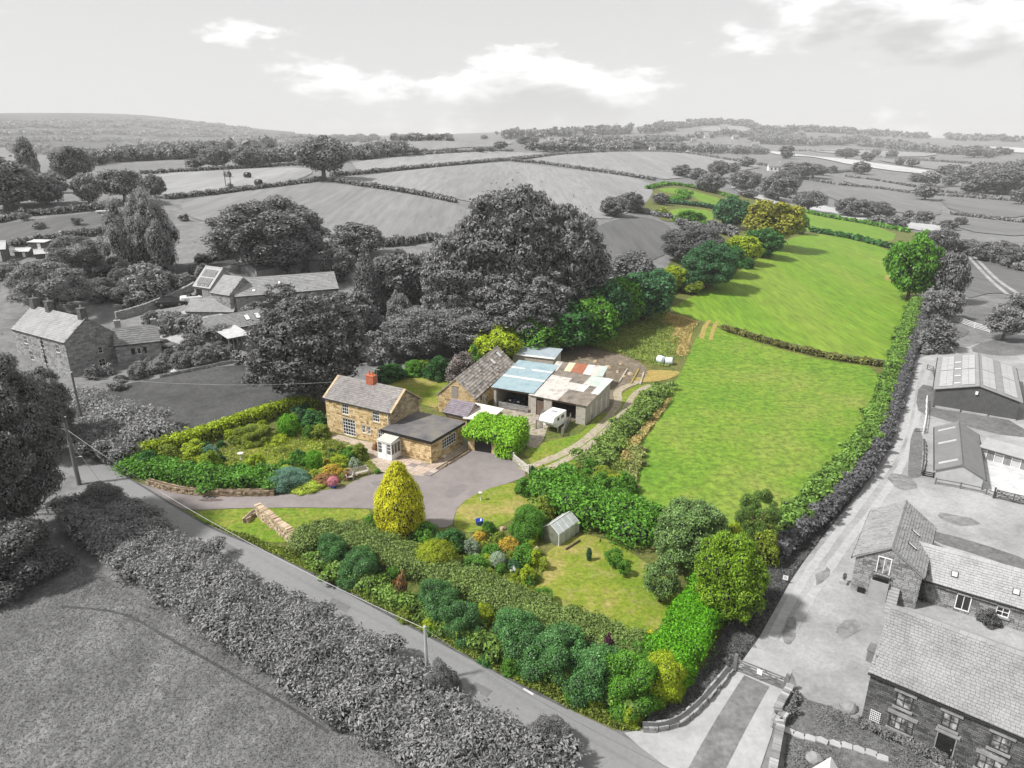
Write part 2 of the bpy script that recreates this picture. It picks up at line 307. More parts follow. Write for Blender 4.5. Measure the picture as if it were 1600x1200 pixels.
# ------------------------------------------------------------------ plants
LIGHTSTOP = mat('light_stop', [0.02, 0.03, 0.045], scale=3.0, rough=0.95, spec=0.1)  # dark colour of the opaque cores added inside foliage to stop light
BARKG = grey('bark_grey', 0.10, 0.4, scale=4.0, stretch=(1, 1, 0.2), bump=0.4)
BARKC = mat('bark_brown', [(0.07, 0.05, 0.035), (0.13, 0.10, 0.07)], scale=4.0, stretch=(1, 1, 0.2), bump=0.4)
def fib(n, rng, j=0.35):
    k = np.arange(n) + 0.5; z = 1 - 2*k/n; a = PI*(1+5**0.5)*k; r = np.sqrt(np.maximum(0, 1-z*z))
    d = np.stack([r*np.cos(a), r*np.sin(a), z], 1) + rng.normal(0, j/np.sqrt(n)*1.8, (n, 3)); return d/np.linalg.norm(d, axis=1, keepdims=True)
def clumps_for(kind, n, rng):
    C = []
    if kind in ('round', 'beech', 'oak', 'open'):
        rc = {'round': (0.385, 0.385, 0.41), 'beech': (0.39, 0.39, 0.43), 'oak': (0.385, 0.385, 0.33), 'open': (0.37, 0.37, 0.37)}[kind]; zc = {'beech': 0.50, 'oak': 0.58, 'open': 0.53}.get(kind, 0.50)
        lob = rng.normal(0, 1, (7, 3)); lob /= np.linalg.norm(lob, axis=1, keepdims=True)
        for d in fib(n, rng, 0.6):
            f = 0.86 + 0.20*max((lob@d).max(), 0)**3 + rng.normal(0, 0.05)
            if d[2] < -0.55: f *= 0.85
            s = rng.uniform(0.75, 1.3)*{'beech': 0.92, 'open': 0.8}.get(kind, 1.0)*0.95/math.sqrt(n)*2.0*0.42
            C.append((d[0]*rc[0]*f, d[1]*rc[1]*f, zc + d[2]*rc[2]*f, s, s, s*(0.7 if kind == 'beech' else 0.85)))
        if kind != 'open': C += [(0, 0, zc, rc[0]*0.88, rc[1]*0.88, rc[2]*0.88)]
    elif kind == 'cone':          # egg shaped conifer, widest below the middle, with drooping tufts
        for k in range(n):
            t = (k+0.5)/n; z = 0.05 + 0.92*t; r = 0.44*math.sin(PI*min(1.0, 0.16+0.84*t**0.82))**0.75 + 0.01; a = k*2.399
            s = 0.105*(1-0.35*t)*rng.uniform(0.75, 1.3); r *= rng.uniform(0.86, 1.04); C.append((math.cos(a)*r*0.86, math.sin(a)*r*0.86, z, s, s, s*1.1))
        C += [(0, 0, 0.18+0.13*q, 0.30-0.045*q, 0.30-0.045*q, 0.13) for q in range(6)]
    elif kind == 'spruce':
        for t in np.linspace(0.08, 0.97, 16):
            r = 0.46*(1-t)**0.85 + 0.015; m = max(3, int(11*(1-t)+2)); a0 = rng.uniform(0, 6)
            for k in range(m):
                a = a0 + 2*PI*k/m; s = max(0.03, 0.13*(1-t*0.8)); rr = r*rng.uniform(0.65, 1.0); C.append((math.cos(a)*rr*0.8, math.sin(a)*rr*0.8, t-0.03*rr, s*1.1, s*1.1, s*0.42))
    elif kind == 'poplar':
        for k in range(n):
            t = (k+0.5)/n; z = 0.10 + 0.86*t; r = 0.36*math.sin(PI*min(1, 0.12+0.86*t))**0.7; a = k*2.399; s = rng.uniform(0.11, 0.17)
            C.append((math.cos(a)*r*0.75, math.sin(a)*r*0.75, z, s, s, s*0.75))
    elif kind == 'weep':
        for d in fib(n, rng, 0.8):
            f = rng.uniform(0.55, 1.12)*(1+0.18*math.sin(3*math.atan2(d[1], d[0])+1)); s = rng.uniform(0.06, 0.12); C.append((d[0]*0.36*f*(1.12-0.35*max(d[2], 0)), d[1]*0.36*f*(1.12-0.35*max(d[2], 0)), 0.50 + d[2]*0.42*f, s*0.85, s*0.85, s*1.7))
        C += [(0, 0, 0.5, 0.27, 0.27, 0.32)]
    elif kind == 'dome':          # a shrub, leafy to the ground, with uneven shoots
        lob = rng.normal(0, 1, (6, 3)); lob[:, 2] = np.abs(lob[:, 2]); lob /= np.linalg.norm(lob, axis=1, keepdims=True)
        for d in fib(int(n*1.9), rng, 0.9):
            if d[2] < -0.12: continue
            f = 0.72 + 0.34*max((lob@d).max(), 0)**4 + rng.normal(0, 0.07); s = rng.uniform(0.075, 0.16); C.append((d[0]*0.40*f, d[1]*0.40*f, 0.10 + max(d[2], 0)*0.74*f, s, s, s*1.15))
        C += [(0, 0, 0.2, 0.32, 0.32, 0.46)]
    elif kind == 'ball':          # a clipped shrub
        C += [(0, 0, 0.48, 0.47, 0.47, 0.49), (0, 0, 0.2, 0.40, 0.40, 0.22)]
        for d in fib(n, rng, 0.5): C.append((d[0]*0.40, d[1]*0.40, 0.5+d[2]*0.41, 0.10, 0.10, 0.10))
    elif kind == 'flat':          # a low spreading shrub
        for d in fib(n*2, rng, 0.7):
            if d[2] < 0: continue
            C.append((d[0]*0.40, d[1]*0.40, 0.1 + d[2]*0.62, 0.13, 0.13, 0.16))
        C += [(0, 0, 0.1, 0.42, 0.42, 0.6)]
    return np.array(C)
KINDS_ = {  # kind: (clumps, leaf shape)
 'round': (84, {}), 'oak': (52, {}), 'beech': (175, dict(jit=0.55, droop=0.5, aspect=0.42)), 'open': (46, dict(aspect=0.5)), 'cone': (190, dict(jit=0.4, droop=1.2, aspect=0.4)),
 'spruce': (0, dict(aspect=0.35, droop=0.4)), 'poplar': (46, {}), 'weep': (120, dict(aspect=0.28, droop=2.2, jit=0.5)), 'dome': (46, {}), 'ball': (70, dict(jit=0.45)), 'flat': (40, dict(aspect=0.4, jit=0.5))}
LEVEL = {'X': 0.016, 'L': 0.024, 'M': 0.050, 'S': 0.12}
PROTO = {}
def proto(kind, lev, var):
    key = (kind, lev, var)
    if key in PROTO: return PROTO[key]
    rng = np.random.default_rng(abs(hash((kind, lev))) % 1000 + 17*var if False else sum(map(ord, kind+lev))*7 + 131*var)
    n, kw = KINDS_[kind]; n = {'X': n, 'L': n, 'M': int(n*0.6), 'S': int(n*0.3)}[lev] if n else 0
    C = clumps_for(kind, n, rng); s = LEVEL[lev]; dens = 1.15/(s*s*0.275)*0.55
    V = clump_leaves(C, dens, s*1.15, rng, up=0.35, cull=0.78, **kw)
    if kind in ('open', 'weep'): V = V[:len(V)//4*4]
    me = quads_mesh('crown_'+kind, V, [LIGHTSTOP, LIGHTSTOP], blob_core(C, 0.66 if kind not in ('open', 'spruce') else 0.5));  # crown mesh includes an added opaque core that stops light
    tb = MB()
    if kind in ('dome', 'ball', 'flat'):
        for k in range(5): a = 1.3*k; tb.tube([(0, 0, 0), (0.12*math.cos(a), 0.12*math.sin(a), 0.3), (0.25*math.cos(a), 0.25*math.sin(a), 0.5)], [0.03, 0.02, 0.008], 5)
    else:
        top = 0.9 if kind in ('cone', 'spruce', 'poplar') else 0.6; r0 = 0.035 if kind != 'oak' else 0.04
        tb.tube([(0, 0, -0.02), (0.004, 0, 0.08), (0.01, 0.006, 0.3), (0, 0, top)], [r0*1.5, r0, r0*0.8, r0*0.25], 7)
        for k in range(7):
            a = k*2.399; z = 0.2 + 0.05*k; tb.tube([(0, 0, z), (0.13*math.cos(a), 0.13*math.sin(a), z+0.1), (0.28*math.cos(a), 0.28*math.sin(a), min(0.9, z+0.22))], [r0*0.5, r0*0.35, r0*0.1], 5)
    t = tb.build('trunk', BARKG); tm = t.data; bpy.data.objects.remove(t)
    PROTO[key] = (me, tm); return PROTO[key]
_tv = [0]
def plant(name, label, cat, p, w, h, kind, m, lev='M', group=None, bark=None, d=None, rz=None):
    """one tree or shrub of real width and height standing at p; its crown and trunk are parts"""
    _tv[0] += 1; nv = {'X': 1, 'L': 2 if kind in ('round', 'dome', 'beech') else 1, 'M': 2, 'S': 3}[lev]; me, tm = proto(kind, lev, _tv[0] % nv)
    root = thing(name, label, cat, p, random.uniform(0, 6.28) if rz is None else rz, group)
    c = bpy.data.objects.new('crown' if kind not in ('dome', 'ball', 'flat') else 'foliage', me); t = bpy.data.objects.new('trunk' if kind not in ('dome', 'ball', 'flat') else 'stem', tm)
    for o in (c, t): col.objects.link(o); o.parent = root; o.scale = (w, d or w, h)
    setmat(c, m); setmat(t, bark or BARKG); return root
def tree(px, py, wpx, hpx, kind, m, label, name='broadleaf_tree', cat='tree', group=None, lev=None, bark=None, wf=1.0):
    """a tree whose foot stands at photo point (px,py); its real size follows from its distance"""
    g = G(px, py); z = depth(g); w = wpx*z/FOC*wf; d = ray(px, py-hpx); h = CAMH + d[2]*(g.y/d[1]) - g.z
    h = max(h*0.985 - w*0.06, 0.3)
    lev = lev or ('L' if wpx > 95 else 'M' if wpx > 32 else 'S')
    return plant(name, label, cat, g, w, h, kind, m, lev, group, bark)
def path3(pix, step, world_pts=False):
    W = [G(*q) for q in pix] if not world_pts else [Vector((q[0], q[1], float(T(q[0], q[1])))) for q in pix]
    W = smooth_poly([(p.x, p.y) for p in W], 2, False); out = []; acc = 0.0
    for a, b in zip(W[:-1], W[1:]):
        a, b = np.array(a), np.array(b); L = np.linalg.norm(b-a)
        while acc < L: out.append((a + (b-a)*acc/L, (b-a)/max(L, 1e-9))); acc += step
        acc -= L
    return out
def hedge(name, label, pix, width, height, m, leaf=None, cat='hedge', group=None, lumpy=0.25, dens=1.0, world_pts=False, clip=False, seed=3, aspect=0.55, taper=None, sizes=None):
    """a continuous run of hedge or scrub: one leafy mesh with an added light-stopping core as a part"""
    rng = np.random.default_rng(seed + int(abs(pix[0][0])*7)); mid = pix[len(pix)//2]
    g = G(*mid) if not world_pts else Vector((mid[0], mid[1], 0)); z = max(20.0, depth(g)); leaf = leaf or max(0.16, 3.9*z/FOC)
    step = max(0.55*min(width, height*1.3), leaf*1.5) if not clip else max(0.5*width, leaf*1.5); C = []
    for (p, t) in path3(pix, step*0.8, world_pts):
        nrm = np.array((-t[1], t[0])); rows = max(1, int(round(width/(1.5*max(height, 0.8)))) ) if not clip else 1; rows = min(rows, 7)
        for k in range(rows):
            off = ((k+0.5)/rows - 0.5)*width*(0.85 if rows > 1 else 0) + rng.normal(0, 0.05*width); q = p + nrm*off + t*rng.normal(0, step*0.15)
            hh = height*(1 + rng.normal(0, lumpy*0.5)); rw = width/rows*0.55*(1+rng.normal(0, lumpy*0.4)); zz = float(T(q[0], q[1]))
            if clip: C.append((q[0], q[1], zz + height*0.46, width*0.54, width*0.54, height*0.56)); C.append((q[0]+nrm[0]*width*.3, q[1]+nrm[1]*width*.3, zz+height*.72, width*.26, width*.26, height*.27)); C.append((q[0]-nrm[0]*width*.3, q[1]-nrm[1]*width*.3, zz+height*.72, width*.26, width*.26, height*.27)); continue
            C.append((q[0], q[1], zz + hh*0.42, rw, rw, hh*0.55))
            for _ in range(3): C.append((q[0]+rng.normal(0, rw*0.5), q[1]+rng.normal(0, rw*0.5), zz + hh*rng.uniform(0.55, 0.85), rw*0.5, rw*0.5, hh*0.22+0.05))
    C = np.array(C); root_p = (float(C[0, 0]), float(C[0, 1]), float(T(C[0, 0], C[0, 1]))); C[:, :3] -= np.array(root_p)
    V = clump_leaves(C, dens*0.62/(leaf*leaf*0.275), leaf*1.15, rng, up=0.7, cull=0.82, aspect=aspect)
    root = thing(name, label, cat, root_p, 0, group)
    f = bpy.data.objects.new('foliage', quads_mesh(name+'_foliage', V, [m])); col.objects.link(f); f.parent = root
    mb = MB(); mb.add(*blob_core(C, 0.74)); tag(mb.build('light_stop_core', LIGHTSTOP, root), kind='stuff'); return root  # added opaque lumps that keep light from passing through the hedge
def scatter_patch(name, label, poly_pix, m, hgt, leaf, n, cat, seed=1, world_pts=False, droop=-1.0, aspect=0.35, kind='stuff', lean=0.5):
    """rough grass, weeds or flowers covering a patch of ground: uncountable, one object"""
    rng = np.random.default_rng(seed); W = [(p[0], p[1]) for p in (poly_pix if world_pts else [G(*q) for q in poly_pix])]; A = np.array(W)
    out = []
    while sum(map(len, out)) < n:
        q = rng.uniform(A.min(0), A.max(0), (n*2, 2)); out.append(q[inside(W, q[:, 0], q[:, 1])])
    q = np.concatenate(out)[:n]; z = T(q[:, 0], q[:, 1]); hh = hgt*rng.uniform(0.35, 1.0, n)*(0.6 + 0.5*np.sin(q[:, 0]*1.1+seed)*np.sin(q[:, 1]*0.9+2*seed))
    pos = np.stack([q[:, 0], q[:, 1], z + np.maximum(hh, 0.03)], 1); nr = np.zeros((n, 3)); nr[:, 2] = 1.0
    if hgt >= 0.4: nr = rng.normal(0, 1, (n, 3)); nr[:, 2] = np.abs(nr[:, 2])*0.6 + 0.25; nr /= np.linalg.norm(nr, axis=1, keepdims=True)      # tall growth stands up
    V = leaf_arrays(pos, nr, leaf, rng, aspect=aspect, jit=lean, droop=droop)
    o = bpy.data.objects.new(name, quads_mesh(name, V, [m])); col.objects.link(o); return tag(o, label, None, None, kind)
# ------------------------------------------------------------------ terrain
def build_terrain():
    na, nl = len(AZ), len(LR); a, l = np.meshgrid(AZ, LR, indexing='ij'); r = np.exp(l)
    V = np.stack([r*np.sin(a), r*np.cos(a), TT], -1).reshape(-1, 3); V = np.concatenate([V, [(0, 0, 0)]]); c = len(V)-1
    i, j = np.meshgrid(np.arange(na-1), np.arange(nl-1), indexing='ij'); i, j = i.ravel(), j.ravel()
    F = np.stack([i*nl+j, i*nl+j+1, (i+1)*nl+j+1, (i+1)*nl+j], 1)[:, ::-1].tolist() + [(c, (k+1)*nl, k*nl)[::-1] for k in range(na-1)]
    me = bpy.data.meshes.new('terrain'); me.from_pydata(V.tolist(), [], F); me.update()
    if me.polygons[5].normal.z < 0: me.flip_normals()
    me.polygons.foreach_set('use_smooth', [True]*len(F))
    me.materials.append(mat('pasture_grey', g2(0.16, 0.22), grain=0.22, gscale=0.9, scale=0.02, detail=8, cols2=g2(0.165, 0.3), scale2=0.25, bump=0.3, bscale=2.0))
    o = bpy.data.objects.new('terrain', me); col.objects.link(o); tag(o, None, None, None, 'structure')
build_terrain()
def fieldmat(n, v, rot=0.0, d=0.10, st=0.06, sc=0.5):
    v = v*1.2
    return mat(n, g2(v, d), grain=0.12, gscale=0.5, scale=sc, detail=5, stretch=(1, st, 1), rot=rot, cols2=g2(v, d*2.0), scale2=0.05, mix2=0.5, bump=0.25, bscale=3.0)
FS = [('field', [(224,272),(400,263),(478,263),(492,269),(470,281),(400,292),(262,307),(240,300)], 0.20, 0.2), ('field', [(-40,356),(120,337),(185,326),(190,360),(60,378),(-40,392)], 0.085, 0.6),
 ('field', [(280,315),(400,296),(500,285),(565,293),(615,300),(707,318),(760,340),(690,378),(600,388),(480,385),(340,352),(290,338)], 0.155, 1.0),
 ('field', [(525,283),(585,274),(775,255),(800,254),(895,265),(1022,284),(1018,310),(990,330),(940,348),(707,312),(615,294),(565,287)], 0.185, 0.5),
 ('field', [(548,252),(700,236),(800,238),(860,240),(800,247),(775,250),(585,268),(560,270)], 0.20, 0.3), ('field', [(815,251),(862,243),(940,239),(1062,239),(1125,249),(1198,261),(1150,268),(1050,281),(1025,280),(895,260)], 0.185, 0.9),
 ('field', [(562,240),(640,222),(700,221),(800,221),(800,230),(700,233),(600,244)], 0.17, 0.2), ('field', [(938,350),(1000,337),(1048,352),(1045,372),(1035,410),(930,420),(900,380)], 0.085, 0.2),
 ('field', [(1130,288),(1200,305),(1290,322),(1400,342),(1492,356),(1490,366),(1430,360),(1370,350),(1280,332),(1180,313)], 0.33, 0.2), ('field', [(1195,236),(1240,240),(1340,252),(1462,268),(1466,274),(1380,266),(1300,253),(1230,244)], 0.36, 0.1),
 ('field', [(1258,236),(1330,232),(1430,238),(1475,241),(1430,247),(1300,240)], 0.20, 0.3), ('field', [(1330,221),(1400,222),(1402,230),(1335,226)], 0.40, 0.3), ('field', [(1478,227),(1620,232),(1620,241),(1560,238)], 0.36, 0.3),
 ('field', [(1300,295),(1432,305),(1470,322),(1470,340),(1400,332),(1320,318),(1285,305)], 0.125, 0.4), ('field', [(1462,306),(1620,318),(1620,342),(1490,334)], 0.115, 0.8), ('field', [(1488,338),(1620,352),(1620,372),(1495,360)], 0.12, 0.1),
 ('field', [(1375,250),(1515,257),(1515,268),(1440,264),(1372,252)], 0.16, 0.6), ('field', [(1330,277),(1432,294),(1432,300),(1312,286)], 0.15, 0.6), ('field', [(1500,385),(1560,395),(1640,420),(1640,470),(1560,455),(1500,470),(1492,430)], 0.10, 0.5),
 ('field', [(950,222),(1080,216),(1090,222),(960,229)], 0.18, 0.5), ('field', [(1090,200),(1190,198),(1195,206),(1100,208)], 0.2, 0.5)]
for k, (n, pg, v, r) in enumerate(FS): sheet(n, pg, fieldmat('stubble_%d' % k, v, r), 0.06)
HILL = [math.atan2(*ray(px, 200)[:2]) for px in range(-200, 470, 30)]
sheet('hillside', [(2000*math.sin(a), 2000*math.cos(a)) for a in HILL] + [(6300*math.sin(a), 6300*math.cos(a)) for a in HILL[::-1]], mat('hill_wood', [0.035, 0.06, 0.085], grain=0.5, gscale=0.012, scale=0.006, detail=8, bump=0.5, bscale=0.05), 3.0, True, 0)
LAWNG = mat('lawn_grey', g2(0.062, 0.3), grain=0.3, gscale=2.5, scale=0.8, detail=8, cols2=g2(0.062, 0.35), scale2=0.15, bump=0.5, bscale=6)
sheet('lawn', [(135,628),(165,655),(248,690),(320,680),(400,652),(490,634),(520,600),(470,580),(385,570),(330,575),(265,588),(180,602)], LAWNG, 0.03)
sheet('lawn', [(190,428),(330,405),(420,410),(330,420),(240,440),(180,445)], LAWNG, 0.05)
sheet('lawn', [(120,395),(190,440),(150,470),(60,470),(0,420)], LAWNG, 0.04)
HAYG = mat('hay_meadow_grey', [0.09, 0.14, 0.19], grain=0.35, gscale=3.5, scale=1.6, detail=9, stretch=(1, 0.55, 1), rot=0.5, cols2=[0.095, 0.135, 0.20], scale2=0.28, mix2=0.65, bump=0.9, bscale=7)
sheet('meadow', [(-300,855),(0,868),(110,858),(160,900),(330,975),(480,1065),(640,1170),(760,1290),(300,1500),(-500,1300)], HAYG, 0.02)
RUT = mat('rut_grey', [0.045, 0.075], scale=1.2, detail=6)
def strip(name, pix, width, m, lift, world_pts=False, sm=1):
    P_ = path3(pix, 0.8, world_pts); Lf, Rt = [], []
    for p, t in P_: n = np.array((-t[1], t[0])); w = width*0.5*(1+random.uniform(-.12, .12)); Lf.append(tuple(p+n*w)); Rt.append(tuple(p-n*w))
    return sheet(name, Lf + Rt[::-1], m, lift, True, 0, step=0.03)
strip('wheel_rut', [(95,948),(150,952),(200,960),(250,990),(330,1035),(400,1075),(470,1115),(520,1150)], 0.22, RUT, 0.035)
# roads
ROADM = mat('lane_tarmac', g2(0.20, 0.08), grain=0.06, gscale=4, scale=3.0, detail=8, cols2=g2(0.205, 0.10), scale2=0.12, bump=0.3, bscale=25)
UP = [(40,655),(70,678),(97,695),(131,712),(202,748),(234,767),(272,791),(300,807),(331,826),(380,846),(417,861),(492,898),(567,940),(667,993),(750,1037),(833,1081),(900,1114),(960,1143),(1000,1166),(1044,1200),(1110,1250)]
LO = [(20,690),(60,715),(94,735),(157,765),(234,812),(312,852),(399,900),(500,965),(567,1007),(660,1055),(740,1100),(833,1160),(893,1200),(980,1265)]
sheet('lane', UP + LO[::-1], ROADM, 0.04, sm=1)
EDGE = mat('road_edge_dirt', [(0.06,)*3, (0.11,)*3], scale=2.5, detail=6)
strip('road_gutter', UP[4:17], 0.22, EDGE, 0.055)
LINE = mat('road_paint', [0.45, 0.6], scale=8.0, detail=6)
for a, b in [((818,1077),(836,1088)), ((791,1087),(801,1095)), ((928,1150),(936,1155)), ((612,976),(618,979))]: strip('road_marking', [a, b], 0.16, LINE, 0.06)
DRIVEM = mat('drive_tarmac', [(0.18, 0.16, 0.155), (0.215, 0.19, 0.185), (0.245, 0.22, 0.212)], grain=0.06, gscale=5, scale=0.9, detail=8, cols2=[(0.175, 0.155, 0.15), (0.24, 0.21, 0.2)], scale2=0.12, bump=0.25, bscale=22)
# the coloured holding
SOILM = mat('garden_ground', [(0.075, 0.085, 0.018), (0.11, 0.125, 0.025), (0.17, 0.13, 0.06)], grain=0.45, gscale=2.2, scale=0.7, detail=8, cols2=[(0.07, 0.11, 0.015), (0.15, 0.14, 0.04)], scale2=0.16, bump=0.6, bscale=6)
sheet('garden_ground', [(204,748),(272,791),(300,807),(380,846),(492,898),(667,993),(833,1081),(900,1114),(960,1141),(1000,1143),(1012,1110),(1100,1045),(1150,950),(1195,880),(1230,825),(1330,745),(1385,690),(1404,600),(1430,490),(1452,372),(1400,352),(1240,330),(1130,300),(1050,285),(1020,291),(1000,320),(1035,345),(1100,355),(1040,420),(960,470),(860,520),(740,552),(600,600),(500,630),(330,682),(207,714)], SOILM, 0.02, sm=0)
PADM = mat('paddock_grass', [(0.085, 0.175, 0.012), (0.12, 0.215, 0.016), (0.18, 0.24, 0.03)], grain=0.42, gscale=1.3, scale=0.45, detail=9, cols2=[(0.085, 0.19, 0.012), (0.13, 0.22, 0.018), (0.21, 0.225, 0.05)], scale2=0.055, mix2=0.55, bump=0.5, bscale=4)
PADM2 = mat('paddock_grass_mown', [(0.11, 0.20, 0.015), (0.14, 0.225, 0.018), (0.175, 0.24, 0.028)], grain=0.3, gscale=1.3, scale=0.42, detail=5, stretch=(1, 0.12, 1), rot=-0.42, cols2=[(0.10, 0.215, 0.007), (0.125, 0.235, 0.01), (0.165, 0.24, 0.025)], scale2=0.05, mix2=0.55, bump=0.4, bscale=4)
sheet('paddock', [(1000,800),(985,765),(988,720),(1003,690),(1022,660),(1048,632),(1045,605),(1062,588),(1078,548),(1092,520),(1112,508),(1130,517),(1200,541),(1290,564),(1382,576),(1360,650),(1330,705),(1300,745),(1240,795),(1215,832),(1180,850),(1080,840)], PADM, 0.045)
sheet('paddock', [(1042,484),(1070,470),(1130,440),(1190,402),(1250,366),(1300,368),(1392,388),(1402,430),(1424,480),(1404,540),(1384,572),(1290,556),(1200,533),(1130,511),(1090,500)], PADM2, 0.045)
sheet('paddock', [(1245,360),(1235,330),(1300,338),(1402,362),(1392,383),(1300,364)], PADM2, 0.06)
sheet('paddock', [(1025,296),(1060,294),(1130,312),(1150,322),(1120,326),(1075,306),(1040,302)], PADM2, 0.06)
sheet('paddock', [(1045,325),(1120,330),(1110,350),(1050,345)], PADM2, 0.06)
DRYG = mat('dry_grass', [(0.33, 0.21, 0.07), (0.42, 0.29, 0.11), (0.24, 0.22, 0.05)], grain=0.3, gscale=3, scale=1.2, detail=8, cols2=[(0.30, 0.2, 0.06), (0.2, 0.22, 0.03)], scale2=0.3, bump=0.6, bscale=6)
sheet('dry_grass', [(1040,488),(1078,498),(1092,506),(1075,525),(1078,552),(1062,558),(1052,530),(1030,502)], DRYG, 0.06, ragged=0.004)
sheet('dry_grass', [(990,585),(1030,578),(1068,580),(1058,590),(1010,598),(985,600)], DRYG, 0.06, ragged=0.004)
sheet('dry_grass', [(1380,432),(1402,428),(1404,440),(1385,440)], DRYG, 0.07)
ROUGHM = mat('rough_grass', [(0.10, 0.13, 0.02), (0.17, 0.19, 0.03), (0.25, 0.2, 0.07)], grain=0.45, gscale=1.6, scale=0.9, detail=8, cols2=[(0.10, 0.14, 0.015), (0.2, 0.18, 0.05)], scale2=0.25, bump=0.7, bscale=6)
sheet('rough_ground', [(900,536),(960,505),(1030,480),(1062,530),(1045,575),(1005,568),(950,548)], ROUGHM, 0.05)
YARDM = mat('farmyard_soil', [(0.11, 0.085, 0.06), (0.17, 0.135, 0.10), (0.23, 0.20, 0.14)], grain=0.4, gscale=2.2, scale=0.8, detail=8, cols2=[(0.10, 0.085, 0.045), (0.2, 0.16, 0.12)], scale2=0.25, bump=0.8, bscale=5)
sheet('farmyard', [(850,548),(900,540),(960,552),(1005,568),(1015,592),(968,604),(962,645),(925,645),(880,575)], YARDM, 0.06, ragged=0.004)
sheet('farmyard', [(742,660),(790,632),(860,655),(845,700),(820,700),(815,668),(770,655)], mat('yard_concrete', [(0.26, 0.22, 0.18), (0.36, 0.31, 0.26), (0.2, 0.2, 0.1)], grain=0.3, gscale=2.2, scale=0.9, detail=8, bump=0.5, bscale=6), 0.05)
GRASSM = mat('verge_grass', [(0.09, 0.17, 0.008), (0.15, 0.22, 0.012), (0.25, 0.22, 0.05)], grain=0.4, gscale=2.4, scale=0.9, detail=8, cols2=[(0.08, 0.19, 0.006), (0.2, 0.2, 0.03)], scale2=0.2, bump=0.6, bscale=8)
sheet('grass_bank', [(830,720),(815,708),(850,690),(905,680),(930,655),(960,625),(990,603),(1020,600),(1040,606),(1000,640),(950,690),(900,735),(850,760),(828,745)], GRASSM, 0.045)
TRACKM = mat('track_dirt', [(0.27, 0.22, 0.16), (0.36, 0.31, 0.24), (0.24, 0.24, 0.1)], grain=0.3, gscale=3, scale=1.0, detail=7, bump=0.5, bscale=8)
strip('track', [(815,735),(850,722),(890,705),(925,680),(955,650),(968,628),(962,610),(1000,596)], 1.1, TRACKM, 0.065)
strip('track', [(830,742),(875,725),(920,698),(955,668),(978,640),(990,615),(1020,600)], 0.95, TRACKM, 0.065)
strip('track', [(1096,530),(1100,512),(1110,500)], 0.8, DRYG, 0.075); strip('track', [(1110,532),(1115,512),(1122,502)], 0.7, DRYG, 0.075)
LAWNM = mat('dry_lawn', [(0.12, 0.18, 0.012), (0.18, 0.215, 0.02), (0.32, 0.25, 0.10)], grain=0.32, gscale=2.8, scale=0.8, detail=8, cols2=[(0.11, 0.19, 0.01), (0.18, 0.215, 0.02), (0.34, 0.25, 0.10)], scale2=0.16, mix2=0.55, bump=0.5, bscale=9)
sheet('lawn', [(845,868),(905,832),(962,848),(1010,880),(1066,925),(1055,965),(1010,995),(965,1000),(900,965),(840,940),(810,932)], LAWNM, 0.045)
sheet('lawn', [(708,815),(716,790),(750,768),(806,752),(835,765),(850,785),(800,812),(760,832),(715,832)], LAWNM, 0.045)
sheet('lawn', [(345,722),(369,708),(406,699),(444,688),(500,688),(508,700),(472,712),(420,730),(365,730)], LAWNM, 0.045)
sheet('lawn', [(590,610),(640,585),(720,580),(705,605),(690,640),(650,630)], LAWNM, 0.045)
sheet('grass_bank', [(296,800),(380,795),(549,795),(585,797),(560,815),(500,840),(440,850),(395,845),(330,822)], GRASSM, 0.045)
sheet('driveway', [(204,750),(250,766),(310,774),(380,775),(446,774),(500,768),(539,761),(558,749),(596,738),(640,742),(660,745),(682,732),(729,706),(740,694),(775,704),(803,722),(826,741),(806,752),(750,768),(716,790),(709,809),(707,821),(690,826),(660,822),(630,815),(590,796),(549,794),(380,794),(298,798),(272,791)], DRIVEM, 0.05)
PUD = mat('damp_patch', [(0.10, 0.075, 0.065), (0.16, 0.13, 0.12)], scale=1.5, detail=6, rough=0.5)
sheet('damp_patch', [(305,781),(345,780),(352,783),(320,785)], PUD, 0.06)
PAVM = mat('patio_paving', [(0.33, 0.26, 0.2), (0.42, 0.34, 0.27), (0.3, 0.25, 0.2)], grain=0.25, gscale=3, scale=0.8, detail=7, bump=0.4, bscale=8)
sheet('patio', [(514,676),(560,688),(612,698),(672,727),(690,716),(735,688),(740,694),(729,706),(682,732),(660,745),(640,742),(596,738),(575,715),(548,700),(520,686)], PAVM, 0.06, sm=0)
# right-hand farm
GRAVM = mat('yard_gravel', [0.22, 0.28, 0.33], grain=0.13, gscale=3.5, scale=1.4, detail=9, cols2=[0.20, 0.29, 0.38], scale2=0.16, mix2=0.6, bump=0.4, bscale=14)
sheet('gravel_yard', [(1700,505),(1600,522),(1560,527),(1500,546),(1440,557),(1418,572),(1412,600),(1400,650),(1385,705),(1350,765),(1290,832),(1240,900),(1215,945),(1190,990),(1176,1012),(1205,1020),(1238,1048),(1250,1090),(1300,1105),(1345,1128),(1420,1160),(1500,1230),(1800,1300),(1900,800)], GRAVM, 0.03, sm=1)
strip('wheel_track', [(1440,566),(1428,600),(1418,660),(1400,710),(1350,780),(1290,855),(1240,930),(1205,1000)], 0.7, mat('gravel_worn', [0.31, 0.39], scale=2, detail=7), 0.045)
strip('wheel_track', [(1452,574),(1440,610),(1430,670),(1412,725),(1370,790),(1315,860),(1262,940),(1225,1005)], 0.7, MATS['gravel_worn'], 0.045)
CONC = mat('concrete_light', [0.28, 0.34, 0.39], grain=0.08, gscale=3, scale=0.8, detail=8, cols2=[0.27, 0.38], scale2=0.15, bump=0.2, bscale=12)
